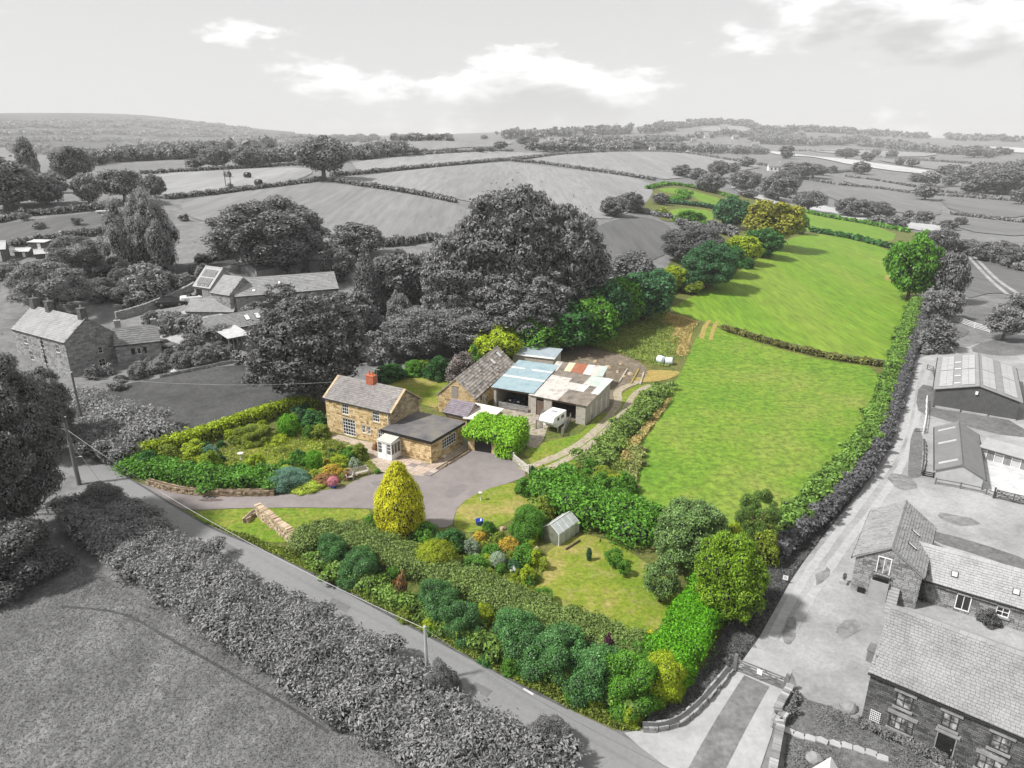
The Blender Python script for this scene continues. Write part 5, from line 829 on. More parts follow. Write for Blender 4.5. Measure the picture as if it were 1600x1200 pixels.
# ------------------------------------------------------------------ the cottage
TRIM = mat('dressed_stone', [(0.40, 0.30, 0.18), (0.5, 0.40, 0.27)], scale=2, bump=0.3)
b = building('cottage', 'honey stone cottage with slate roof, brick chimney and flat roofed extension', 'cottage', (-22.35, 77.95, 0), R(-30.0), 9.75, 5.3, 4.3, 6.15, SAND, SLATE, SANDM, trim=TRIM); C0 = b['root']
window(b, 'front', 3.05, 2.75, 1.0, 1.25, 3, 3, lint=TRIM); window(b, 'front', 7.75, 2.75, 1.0, 1.25, 3, 3, lint=TRIM); window(b, 'front', 3.45, 0.12, 2.0, 2.1, 5, 5, name='french_window', sill=False, lint=TRIM, bar=.06)
window(b, 'front', 5.75, 0.95, 0.55, 0.95, 2, 2, lint=TRIM); window(b, 'front', 6.5, 0.95, 0.55, 0.95, 2, 2, lint=TRIM); window(b, 'front', 8.35, 0.75, 0.9, 1.1, 3, 2, lint=TRIM)
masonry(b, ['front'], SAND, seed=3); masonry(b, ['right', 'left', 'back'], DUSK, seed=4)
chimney(b, 5.0, 2.65, 5.6, 7.1, 1.1, 0.7, BRICK, 2); aerial(b, 5.9, 2.65, 6.2, 1.9)
m = MB(); m.tube([(9.6, -.16, 0), (9.6, -.16, 4.2)], .05, 6); m.build('downpipe', WHITE, C0)
for x in (-.24, 9.99):
    m = MB(); m.slab([(x-.16, -.2, 4.32), (x+.16, -.2, 4.32), (x+.16, 2.65, 6.36), (x-.16, 2.65, 6.36)], .1); m.slab([(x-.16, 2.65, 6.36), (x+.16, 2.65, 6.36), (x+.16, 5.5, 4.32), (x-.16, 5.5, 4.32)], .1); m.build('gable_coping', TRIM, C0)

be = dict(root=C0, L=16.4, W=4.6, eave=2.65, ridge=2.65, gabled=False, open=[], trim=TRIM)
m = MB(); m.box(9.9, 16.4, -1.3, 4.6, -.5, 2.62); m.build('extension_wall', SANDM, C0)
bx = dict(root=thing('tmp', 't', 't'), L=6.4, W=5.9, eave=2.62, ridge=2.62, gabled=False, open=[], trim=TRIM); bx['root'].parent = C0; bx['root'].location = (10.0, -1.3, 0)
window(bx, 'right', 3.3, 0.95, 2.7, 1.15, 6, 3, lint=None)
o = masonry(bx, ['front', 'right'], SAND, seed=8); tmp = bx['root']
for ch in list(tmp.children):
    mw = Matrix.Translation((10.0, -1.3, 0)); ch.parent = C0; ch.location = (10.0, -1.3, 0)
bpy.data.objects.remove(tmp)
m = MB(); m.box(9.7, 16.75, -1.65, 4.9, 2.66, 2.82); m.build('flat_roof', [FELT], C0); m = MB(); m.box(9.68, 16.78, -1.68, -1.652, 2.52, 2.84); m.box(16.752, 16.78, -1.65, 4.9, 2.52, 2.84); m.build('fascia', DARKP, C0)
# porch
lx, ly = tolocal(C0, G(620, 716)); P0 = MB(); px0, py0, pw, pd, ph = 10.35, -3.05, 1.95, 1.55, 2.0
pr = MB(); pr.box(px0, px0+pw, py0, py0+pd+.15, 0, .75); pr.box(px0, px0+.09, py0, py0+.09, .75, ph); pr.box(px0+pw-.09, px0+pw, py0, py0+.09, .75, ph); pr.box(px0, px0+.09, py0+pd, py0+pd+.09, .75, ph); pr.box(px0+pw-.09, px0+pw, py0+pd, py0+pd+.09, .75, ph); pr.box(px0-.04, px0+pw+.04, py0-.04, py0+pd+.1, ph, ph+.14)
for k in (1, 2): pr.box(px0+pw*k/3-.04, px0+pw*k/3+.04, py0+.004, py0+.08, .75, ph); pr.box(px0+pw-.08, px0+pw-.004, py0+pd*k/3-.035, py0+pd*k/3+.035, .75, ph)
for k in (.4, .7): pr.box(px0+.09, px0+pw-.09, py0+.01, py0+.07, .75+k*1.25-.02, .75+k*1.25+.02)
PO = pr.build('porch', WHITE, C0); m = MB(); m.box(px0+.04, px0+pw-.04, py0+.03, py0+pd, .75, ph-.01); m.build('porch_glass', mat('porch_glass', [0.10, 0.16], scale=1.5, rough=0.1, spec=0.6), PO)
m = MB()
for k in range(7): x = px0-.06+(pw+.12)*k/7; m.slab([(x+.02, py0-.1, ph+.2), (x+(pw+.12)/7-.02, py0-.1, ph+.2), (x+(pw+.12)/7-.02, py0+pd+.1, ph+.5), (x+.02, py0+pd+.1, ph+.5)], .04)
m.build('porch_roof', mat('polycarbonate', [(0.5, 0.48, 0.42), (0.62, 0.6, 0.55)], scale=3, rough=0.3), PO); m = MB(); m.box(px0+.7, px0+1.25, py0-.03, py0-.002, .05, 1.9); m.build('porch_door', WHITE, PO)
# back outbuilding between cottage and barn
ob = building('outbuilding', 'small slate and tin roofed outbuilding between cottage and stone barn', 'outbuilding', (-8.2, 78.9, 0), R(-30), 3.2, 3.2, 2.1, 3.1, DUSK, mat('slate_purple', [(0.17, 0.145, 0.165), (0.24, 0.21, 0.23)], scale=1, island=.6), DUSK)
m = MB(); m.slab([(3.0, -.6, 2.05), (6.4, -.3, 2.25), (6.4, 3.4, 2.6), (2.2, 3.4, 2.6)], .08); m.build('tin_roof', mat('tin_pale', [(0.55, 0.50, 0.46), (0.66, 0.62, 0.57)], scale=1.2), ob['root']); m = MB(); m.box(3.25, 6.3, .2, 3.3, 0, 2.1); m.build('annex_wall', DUSK, ob['root']); m = MB(); m.box(3.6, 4.9, .15, .2, 0, 1.7); m.build('door', mat('teal_paint', [(0.24, 0.36, 0.36), (0.32, 0.43, 0.42)], scale=2), ob['root'])
# ------------------------------------------------------------------ stone barn and sheds
bb = building('stone_barn', 'old stone barn with sagging stone slate roof', 'barn', (-4.78, 82.82, 0), R(71.5), 15.5, 5.0, 2.46, 4.72, SAND, STSL, SANDM, slate=(0.55, 0.40), trim=TRIM, over=.2)
m = MB(); fbox(m, bb, 'left', 1.9, 2.75, 2.2, 3.6, 0.05, .13); m.build('loft_door', mat('grey_boards', [(0.25, 0.22, 0.2), (0.33, 0.3, 0.27)], scale=3, stretch=(5, 5, .5)), bb['root']); bb['open'].append(('left', 1.88, 2.77, 2.18, 3.62))
door(bb, 'front', 1.0, .8, 1.7, mat('red_brown_door', [(0.28, 0.10, 0.06), (0.34, 0.14, 0.09)], scale=2)); door(bb, 'front', 3.0, .9, 1.7, MATS['teal_paint']); window(bb, 'front', 2.1, 1.4, .5, .6, 1, 2, fm=MATS['red_brown_door']); masonry(bb, ['left', 'front', 'back'], SAND, seed=12)
sk = mat('rooflight_pale', [(0.62, 0.6, 0.57), (0.72, 0.7, 0.68)], scale=2); skylight(bb, 'front', 10.4, .48, .9, 1.0, sk); skylight(bb, 'front', 13.4, .55, .9, 1.0, sk)
st = thing('stone_steps', 'mossy stone steps up to the barn loft', 'steps', G(727, 658), R(-18)); 
for k in range(6): m = MB(); m.box(-.45-.25*k*.9, .2-.25*k*.9, -.5, .5, 0, 1.2-.19*k) if False else m.box(.28*k, .28*k+.27, -.45, .45, -.1, 1.15-.18*k); m.build('step', DUSK, st)
def openbay(name, label, loc, rz, L, D, hf, hb, wallm, sheets, posts, over=.25, right_wall=True, left_wall=True, sheetw=1.0):
    """lean-to shed: block walls, an open or part walled front, a roof of separate corrugated sheets"""
    root = thing(name, label, 'shed', loc, rz); w = .2
    def wall(nm, x0, x1, y0, y1, za, zb):
        m = MB(); zt = lambda y: hf + (hb-hf)*y/D - .1; m.add([(x0, y0, -.4), (x1, y0, -.4), (x1, y1, -.4), (x0, y1, -.4), (x0, y0, zt(y0)), (x1, y0, zt(y0)), (x1, y1, zt(y1)), (x0, y1, zt(y1))], [(3, 2, 1, 0), (4, 5, 6, 7), (0, 1, 5, 4), (1, 2, 6, 5), (2, 3, 7, 6), (3, 0, 4, 7)]); m.build(nm, wallm, root)
        # block courses standing a little proud on the faces that show
        bk = MB(); z = -.2; r = 0
        while z < min(zt(y0), zt(y1)) - .2:
            for s, fixed in ((('y', y0) if x1-x0 > y1-y0 else ('x', x1)),):
                a0, a1 = (x0, x1) if s == 'y' else (y0, y1); u = a0 - (.22 if r % 2 else 0)
                while u < a1 - .04:
                    q0, q1 = max(u, a0)+.006, min(u+.44, a1)-.006
                    if q1-q0 > .03:
                        if s == 'y': bk.box(q0, q1, fixed-.018, fixed, z+.006, z+.209)
                        else: bk.box(fixed, fixed+.018, q0, q1, z+.006, z+.209)
                    u += .44
            z += .215; r += 1
        tag(bk.build('blockwork', wallm, root), kind='stuff')
    if left_wall: wall('side_wall', 0, w, 0, D, 0, 0)
    if right_wall: wall('side_wall', L-w, L, 0, D, 0, 0)
    wall('back_wall', w, L-w, D-w, D, 0, 0)
    for x0, x1 in posts: wall('front_wall', x0, x1, 0, w, 0, 0)
    bm = MB(); bm.box(0, L, .02, .16, hf-.3, hf-.11); bm.build('lintel_beam', WOODB, root); fl = MB(); fl.box(.1, L-.1, .3, D-.1, -.05, .03); fl.build('floor_slab', YARDM, root)
    sl = math.hypot(D+2*over, hb-hf); uv = Vector((0, D+2*over, (hb-hf)*(D+2*over)/D)).normalized(); n = int(round((L+2*over)/sheetw)); sw = (L+2*over)/n; ntier = len(sheets)
    for i in range(n):
        v = 0.0
        for t, tier in enumerate(sheets):
            ln = tier[0]*math.hypot(D+2*over, (hb-hf)*(D+2*over)/D); mm = tier[1][i % len(tier[1])]
            corrugated(root, Vector((-over+i*sw, -over, hf - over*(hb-hf)/D)) + uv*v + Vector((0, 0, .02*(ntier-t)+random.uniform(0, .008))), (1, 0, 0), uv, sw+.03, ln+.08, mm, 5); v += ln
    return root
BLU = mat('blue_sheet', [(0.22, 0.31, 0.34), (0.27, 0.36, 0.39), (0.31, 0.39, 0.41)], scale=0.9, detail=7, rough=0.5, spec=0.4); WSH = mat('white_sheet', [(0.5, 0.5, 0.47), (0.66, 0.65, 0.62)], scale=1.2, detail=6); GSH = mat('asbestos_sheet', [(0.42, 0.39, 0.35), (0.54, 0.5, 0.46), (0.36, 0.33, 0.3)], scale=0.9, detail=8); DSH = mat('brown_sheet', [(0.13, 0.11, 0.09), (0.19, 0.165, 0.14), (0.25, 0.21, 0.16)], scale=1.0, detail=7); RSH = mat('rust_sheet', [(0.28, 0.10, 0.055), (0.36, 0.15, 0.09)], scale=1.5); CSH = mat('cream_sheet', [(0.62, 0.52, 0.32), (0.7, 0.6, 0.4)], scale=2); GNS = mat('pale_green_sheet', [(0.38, 0.43, 0.39), (0.47, 0.5, 0.46)], scale=1.2)
bl = openbay('open_shed', 'open fronted farm shed with pale blue corrugated roof', (-2.4, 86.1, 0), R(-25), 5.5, 8.2, 2.75, 4.0, BLOCK, [(.38, [BLU]), (.06, [WSH]), (.26, [BLU]), (.05, [WSH, WSH, BLU, WSH]), (.25, [BLU])], [(0, .35), (5.0, 5.6)], .3)
gs = openbay('cart_shed', 'long block shed with patched grey and brown corrugated roof', (2.45, 83.5, 0), R(-30.5), 7.7, 7.6, 2.6, 3.7, BLOCK, [(.40, [GSH, GSH, GSH, GSH, DSH, DSH, DSH, DSH]), (.24, [GSH, GSH, GSH, GSH, GSH, WSH, DSH, WSH]), (.14, [GSH, GSH, GSH, DSH, DSH, GSH, GNS, GNS]), (.22, [DSH, DSH, DSH, DSH, DSH, GNS, GNS, WSH])], [(0, .75), (1.85, 3.0), (6.4, 7.7)], .25)
m = MB(); m.box(.85, 1.75, .05, .12, 0, 2.0); 
m.build('door', WOODB, gs)
for k in range(4): m = MB(); m.box(7.72, 7.75, 1.3+1.6*k, 1.9+1.6*k, .2, 2.3); m.build('side_panel', GSH, gs)
g = G(801, 578); bk = openbay('block_shed', 'block walled shed with steel blue roof at the back of the yard', (0.1, 102.0, 0), R(-22), 6.6, 3.6, 2.5, 3.0, BLOCK, [(.12, [WSH]), (.88, [mat('steel_sheet', [(0.26, 0.31, 0.34), (0.34, 0.38, 0.40)], scale=1)])], [(0, 6.6)], .2)
rs = openbay('patched_shed', 'low shed with cream and rust red patched roof sheets', (5.7, 94.8, 0), R(-20), 7.3, 3.0, 2.2, 2.6, BLOCK, [(1.0, [GSH, DSH, CSH, RSH, RSH, WSH, GSH, GNS])], [(0, 7.3)], .2)
# garage under the creeper
A, rz, _ = frame((733, 703), (772, 709)); ga = building('garage', 'little stone garage with black door under bright green creeper', 'garage', A, rz, 4.6, 4.6, 1.9, 2.3, SAND, DSH, SANDM, gabled=True, tile=False, trim=TRIM)
d_ = MB(); fbox(d_, ga, 'front', .75, 2.75, 0, 1.6, .0, .06); 
for k in range(7): fbox(d_, ga, 'front', .75, 2.75, .06+.22*k, .2+.22*k, .06, .08)
d_.build('garage_door', DARKP, ga['root']); ga['open'].append(('front', .72, 2.78, -1, 1.65)); masonry(ga, ['front', 'left', 'right'], SAND, seed=21)
rngc = np.random.default_rng(5); C = [(x, y, 2.35+rngc.normal(0, .12), .8, .8, .55) for x in np.arange(0, 5.6, .8) for y in np.arange(0, 5, .9)] + [(x, -.35, 2.0, .5, .45, .45) for x in np.arange(0.0, 5.4, .6)] + [(3.9+.45*k, -.5-.1*k, zz, .55, .5, .55) for k in range(4) for zz in (.4, 1.0, 1.6)] + [(5.4, y, zz, .5, .5, .5) for y in np.arange(-.4, 4.5, .9) for zz in (.5, 1.2, 1.9)]
cr = thing('climbing_plant', 'bright green creeper smothering the garage roof and side', 'climbing plant', A, rz); f = bpy.data.objects.new('foliage', quads_mesh('creeper', clump_leaves(np.array(C), 0.75/(.26*.26*.275), .30, rngc, up=.4, droop=1.5, jit=.5, aspect=.45), [leafmat('leaf_creeper', (0.135, 0.28, 0.012), .35, .2)])); col.objects.link(f); f.parent = cr; m = MB(); m.add(*blob_core(C, .7)); m.build('stem', LIGHTSTOP, cr)  # the stem part here is an added opaque core that stops light
cr2 = hedge('climbing_plant', 'lime green creeper hanging over the back of the stone barn', [(757,566),(780,552),(800,545),(830,545)], 3.0, 3.0, BRI, leaf=.34, cat='climbing plant', seed=77)
# ------------------------------------------------------------------ left farmhouse
fh = building('farmhouse', 'grey stone farmhouse with three ridge chimneys beside the lane trees', 'farmhouse', (-78.1, 105.05, .4), R(-31.5), 15.2, 7.0, 5.4, 8.2, STG, SLG, STGM, slate=(.4, .36), trim=STGM)
for u in (3.4, 8.4, 12.8): window(fh, 'front', u, 3.5, 1.1, 1.2, 2, 2, lint=STGM)
for u in (4.2, 8.4): window(fh, 'front', u, 1.0, 1.2, 1.4, 2, 2, lint=STGM)
window(fh, 'right', 4.7, 2.6, .7, .95, 1, 2, lint=STGM); window(fh, 'right', 4.6, .6, 1.0, 1.1, 2, 2, lint=STGM); masonry(fh, ['front', 'right'], STG, seed=31, ch=(.2, .34), cl=(.35, .9))
for x in (.8, 5.2, 14.5): chimney(fh, x, 3.5, 7.6, 9.6, 1.1, .9, STGD, 1, potm=STGM)
m = MB(); m.tube([(8.6, -.17, .3), (8.6, -.17, 5.1)], .06, 6); m.build('downpipe', DARKP, fh['root']); aerial(fh, 4.8, 3.5, 9.5, 1.2); aerial(fh, 14.2, 3.5, 9.5, 1.2)
fw = building('cottage_wing', 'low stone wing with rough slate roof and three shuttered lights', 'wing', (-60.4, 101.4, .7), R(27), 6.0, 5.0, 3.4, 5.3, STG, SLGD, STGM, slate=(.5, .42), trim=STGM)
window(fw, 'front', 3.0, 1.7, .55, .95, 1, 1, sill=True); window(fw, 'front', 2.2, 1.7, .5, .95, 1, 1, fm=DARKP, sill=False); window(fw, 'front', 3.8, 1.7, .5, .95, 1, 1, fm=DARKP, sill=False); masonry(fw, ['front', 'right', 'left'], STG, seed=33); chimney(fw, .6, 3.4, 4.6, 6.4, .8, .8, STGM, 1, potm=STGM); chimney(fw, 5.6, 2.8, 4.9, 6.2, .7, .7, STG, 1, potm=STGM)
# ------------------------------------------------------------------ village barns
g = G(306, 467); sb = building('barn', 'barn with solar panels on its roof above the parked cars', 'barn', g, R(-30), 4.6, 6.4, 2.5, 5.6, STG, mat('roof_pale', [0.30, 0.36], scale=1), STGM, tile=False)
for (u, v, w, h) in [(.5, .52, 3.6, 1.5), (.5, .14, 3.6, 1.3), (.9, .02, .9, .45), (2.1, .02, .9, .45), (3.3, .02, .8, .45)]:
    sl = math.hypot(3.2, 3.1); uv = Vector((0, 3.2/sl, 3.1/sl)); n = Vector((0, -3.1/sl, 3.2/sl)); o = Vector((u, 0, 2.5)) + uv*v*sl + n*.2; m = MB(); k = max(1, int(w/.6))
    for i in range(k): a = o+Vector((w*i/k+.02, 0, 0)); m.slab([a, a+Vector((w/k-.04, 0, 0)), a+Vector((w/k-.04, 0, 0))+uv*h, a+uv*h], .05, n)
    tag(m.build('solar_panel', mat('solar_glass', [0.14, 0.2], scale=2, rough=.15, spec=.6), sb['root']), kind='stuff')
for u in (1.3, 3.3): m = MB(); fbox(m, sb, 'front', u-.8, u+.8, 0, 2.0, .01, .06); m.build('garage_door', WOODG if u > 2 else DARKP, sb['root'])
g = G(334, 480); lb = building('barn', 'plain slate roofed barn bay joined below the solar roof', 'barn', g, R(-30), 4.6, 6.0, 2.6, 5.0, STG, SLG, STGM); masonry(lb, ['front', 'right'], STG, seed=36)
A, rz, L_ = frame((372, 492), (532, 502)); lg = building('long_barn', 'long grey roofed barn behind the great dark beech', 'barn', A + Vector((0, 0, .3)), rz, L_, 6.5, 2.9, 5.2, STG, SLG, STGM, slate=(.4, .36)); masonry(lg, ['front', 'right'], STG, seed=37); skylight(lg, 'front', L_*.42, .5, .5, .7, WHITE); skylight(lg, 'front', L_*.16, .15, .6, .6, WHITE)
A, rz, L_ = frame((294, 503), (365, 493)); lr = building('stable_range', 'low slate roofed range facing the garden hedge', 'outbuilding', A, rz, L_, 4.2, 1.9, 3.4, STG, SLG, STGM); door(lr, 'front', L_*.55, .9, 1.6, WOODG); window(lr, 'front', L_*.8, .8, .6, .6, 1, 1, fm=DARKP); masonry(lr, ['front'], STG, seed=38)
A, rz, L_ = frame((332, 538), (420, 522)); gr = building('garden_cottage', 'low slate roofed cottage with two bright skylights and a glazed porch', 'cottage', A, rz, L_, 4.6, 2.0, 3.7, STG, SLG, STGM); skylight(gr, 'front', L_*.66, .35, .8, 1.2, WHITE); skylight(gr, 'front', L_*.85, .35, .8, 1.2, WHITE); masonry(gr, ['front', 'right'], STG, seed=39)
lx, ly = tolocal(gr['root'], G(370, 552)); m = MB(); m.slab([(lx-1.5, ly-1.0, 1.9), (lx+2.2, ly-1.0, 1.9), (lx+2.2, 0, 2.5), (lx-1.5, 0, 2.5)], .1); m.build('porch_roof', mat('roof_pale2', [0.4, 0.5], scale=1), gr['root'])
for k in range(6): m = MB(); m.box(lx-1.4+.68*k, lx-1.28+.68*k, ly-.9, ly-.8, 0, 1.85); m.build('porch_post', WOODG, gr['root'])
for (pa, pb, d, h, r, lab) in [((402, 436), (470, 430), 5.5, 1.9, .9, 'long timber field shed under the very large round tree'), ((484, 420), (520, 416), 4.5, 1.9, .8, 'open fronted timber shed with a dark doorway'), ((516, 412), (556, 408), 4.0, 1.9, .7, 'small felt roofed shed with a square window'), ((46, 392), (72, 394), 4.0, 1.9, .2, 'flat white roofed garden workshop by the long hedge'), ((24, 402), (46, 402), 2.6, 1.2, .5, 'little pale roofed shed beside the workshop'), ((56, 405), (84, 402), 2.6, 1.1, .7, 'tin roofed lean-to below the workshop'), ((-20, 410), (12, 408), 4.0, 2.6, 1.4, 'pale roofed shed at the end of the garden row')]:
    A, rz, L_ = frame(pa, pb); pale = 'workshop' in lab or 'pale' in lab or 'tin' in lab; s_ = building('garden_shed', lab, 'shed', A, rz, L_, d, h, h+r, WOODG if not pale else grey('shed_boards', .10), FELT if False else (mat('pale_roof', [0.42, 0.5], scale=1) if pale else mat('felt_grey', [0.10, 0.14], scale=1)), tile=False)
    m = MB(); fbox(m, s_, 'front', L_*.55, L_*.75, 0, h*.9, .01, .05); m.build('door', DARKP if not pale else WHITE, s_['root'])
    for k in range(int(L_/.5)): m = MB(); fbox(m, s_, 'front', .5*k+.02, .5*k+.06, 0, h, .0, .03); m.build('batten', WOODG, s_['root'])
# ------------------------------------------------------------------ right-hand farm
hf = building('stone_house', 'dark banded stone house with broad tiled roof and white paned windows', 'house', (21.23, 32.92, 0), R(-39.5), 10.5, 7.4, 3.74, 5.95, STGD, mat('house_tile', [0.20, 0.255, 0.30], scale=.7, detail=6, island=.5, cols2=[0.19, 0.31], scale2=.6, mix2=.4), STGDM, slate=(.22, .19), trim=mat('sill_stone', [0.2, 0.28], scale=2))
SASH = mat('dark_sash', [0.03, 0.05], scale=3); CURT = mat('curtained_glass', [0.05, 0.22, 0.45], scale=2.2, detail=2, rough=.15, spec=.6); LT = hf['trim']
window(hf, 'front', 1.85, 2.15, .85, 1.0, 2, 2, fm=SASH, lint=LT, panem=CURT); window(hf, 'front', 4.15, 2.15, .8, 1.0, 2, 2, fm=SASH, lint=LT, panem=CURT); window(hf, 'front', 6.5, 2.15, .9, 1.0, 2, 2, fm=SASH, lint=LT, panem=CURT); window(hf, 'front', 1.95, .55, 1.25, 1.0, 4, 2, fm=SASH, lint=LT, panem=CURT); window(hf, 'front', 6.3, .5, 1.1, 1.0, 3, 2, fm=SASH, lint=LT, panem=CURT); door(hf, 'front', 4.2, .85, 1.65, DARKP, fm=LT); l = MB(); fbox(l, hf, 'front', 3.6, 4.8, 1.74, 1.95, 0, .13); l.build('door_lintel', LT, hf['root']); hf['open'].append(('front', 3.58, 4.82, 1.7, 1.97)); masonry(hf, ['front', 'left'], STGD, seed=51, ch=(.11, .17), cl=(.22, .55), proud=.06, gap=.022)
tr = MB()
for k in range(6): fbox(tr, hf, 'front', .35+.1*k, .37+.1*k, .3, 1.2, .1, .12)
for k in range(7): fbox(tr, hf, 'front', .33, .9, .32+.14*k, .34+.14*k, .12, .14)
tr.build('trellis', WHITE, hf['root']); cb = building('converted_barn', 'stone barn conversion with outside steps and ridge of heavy tiles', 'barn', (30.22, 43.57, 0), R(55.4), 8.4, 4.43, 2.97, 4.5, STG, mat('conv_tile', [0.20, 0.25, 0.29], scale=.8, island=.45), STGM, slate=(.3, .24), trim=STGM)
window(cb, 'left', 1.95, 2.1, .95, 1.5, 2, 1, lint=None, bar=.07, panem=CURT); window(cb, 'front', 3.4, .6, .6, .8, 1, 2); masonry(cb, ['left', 'front'], STG, seed=52, ch=(.12, .2), cl=(.22, .6), proud=.06)
skylight(cb, 'front', 2.3, .35, .22, .75, WHITE); skylight(cb, 'front', 4.6, .35, .22, .75, WHITE)
bc = MB()
for k in range(11): fbox(bc, cb, 'left', 1.4+.1*k, 1.42+.1*k, 1.75, 2.35, .42, .44)
fbox(bc, cb, 'left', 1.38, 2.45, 2.35, 2.39, .40, .45); fbox(bc, cb, 'left', 1.38, 2.45, 1.70, 1.75, .08, .45); bc.build('balcony_rail', DARKP, cb['root'])
for k in range(8): m = MB(); fbox(m, cb, 'left', 2.6, 3.3, -.1, 1.35-.16*k, .1+.22*k, .315+.22*k); m.build('step', STG if k < 7 else CONC, cb['root'])
m = MB(); fbox(m, cb, 'left', 1.3, 2.55, -.1, 1.65, .1, .5); m.build('stair_landing', STG, cb['root'])
rg = building('long_range', 'long single storey stone range with pale tiled roof and skylights', 'house', (30.5, 45.2, 0), R(-34.5), 10.5, 4.9, 1.95, 3.4, STG, mat('range_tile', [0.27, 0.33, 0.37], scale=.8, island=.4), STGM, slate=(.3, .22), trim=STGM)
window(rg, 'front', 3.6, .25, .95, 1.3, 2, 1, sill=False, bar=.07); window(rg, 'front', 6.0, .75, .8, .75, 2, 2, bar=.06); door(rg, 'front', 8.2, .8, 1.5, WHITE); skylight(rg, 'front', 2.5, .25, .45, .5, mat('sky_glass', [0.5, 0.6], scale=2, rough=.2)); skylight(rg, 'front', 6.3, .25, .45, .5, MATS['sky_glass']); masonry(rg, ['front'], STG, seed=53, ch=(.12, .2), cl=(.22, .6), proud=.06)
sbn = building('steel_barn', 'dark clad steel barn with solar panels on both roof slopes', 'barn', (63.6, 81.0, 0), R(58), 16.5, 9.1, 2.6, 3.85, mat('dark_cladding', [0.085, 0.105], scale=1.5), mat('sheet_roof_grey', [0.22, 0.26], scale=1), tile=False, over=.25)
cl = MB()
for k in range(30): fbox(cl, sbn, 'left', .15+.3*k, .27+.3*k, .3, 2.6+1.2*(1-abs(.2+.3*k-4.55)/4.55), 0, .035)
tag(cl.build('cladding_ribs', MATS['dark_cladding'], sbn['root']), kind='stuff')
for k in range(3): m = MB(); fbox(m, sbn, 'left', .3+3.0*k, 3.1+3.0*k, -.2, .32-.06*k, 0, .25); m.build('plinth', CONC, sbn['root'])
for side in ('front', 'back'):
    s = 1 if side == 'front' else -1; sl = math.hypot(4.55, 1.25); uv = Vector((0, s*4.55/sl, 1.25/sl)); n = Vector((0, -s*1.25/sl, 4.55/sl))
    for v in (.07, .60):
        for half in (0, 1):
            o = Vector((.5+7.9*half, 0 if s == 1 else 9.1, 2.6)) + uv*v*sl + n*.2; m = MB()
            for i in range(8):
                for j in range(2):
                    a = o + Vector((.95*i+.02, 0, 0)) + uv*(j*.76); q = [a, a+Vector((.91, 0, 0)), a+Vector((.91, 0, 0))+uv*.74, a+uv*.74]; m.slab(q if s == 1 else q[::-1], .05, n)
            tag(m.build('solar_panel', mat('solar_pale', [0.33, 0.40], scale=1, rough=.3, spec=.5), sbn['root']), kind='stuff')
    if s == -1:
        for k in range(4): o = Vector((1.5+3.6*k, 9.1, 2.6)) + uv*.42*sl + n*.17; m = MB(); m.slab([o, o+Vector((.3, 0, 0)), o+Vector((.3, 0, 0))+uv*.7, o+uv*.7][::-1], .03, n); m.build('rooflight', WHITE, sbn['root'])
m = MB(); fbox(m, sbn, 'left', 4.3, 4.6, 2.7, 3.1, .03, .2); m.build('flood_lamp', WHITE, sbn['root'])
stb = building('stable_block', 'stable with grey sheet roof and three pale rooflight strips', 'stable', (47.33, 62.44, 0), R(60.1), 13.0, 4.05, 1.32, 2.35, mat('render_pale', [0.36, 0.44], scale=1), mat('sheet_stable', [0.155, 0.185], scale=.9, detail=7), tile=False, over=.15)
for k in (1.2, 7.0, 11.2): m = MB(); sl = math.hypot(2.025, 1.03); uv = Vector((0, -2.025/sl, 1.03/sl)); n = Vector((0, 1.03/sl, 2.025/sl)); o = Vector((k, 4.05, 1.32))+uv*.2+n*.13; m.slab([o, o+Vector((.45, 0, 0)), o+Vector((.45, 0, 0))+uv*(sl-.5), o+uv*(sl-.5)][::-1], .03, n); m.build('rooflight', mat('rooflight_grey', [0.36, 0.42], scale=1), stb['root'])
A, rz, L_ = frame((1530, 715), (1602, 736)); lw = building('stable_wing', 'low stable wing with ribbed pale roof along the concrete yard', 'stable', A, rz, 9.0, 3.2, 1.3, 1.75, MATS['render_pale'], mat('sheet_pale', [0.28, 0.33], scale=1), tile=False)
for k in range(5): door(lw, 'front', 1.0+1.6*k, .7, 1.1, WOODG)
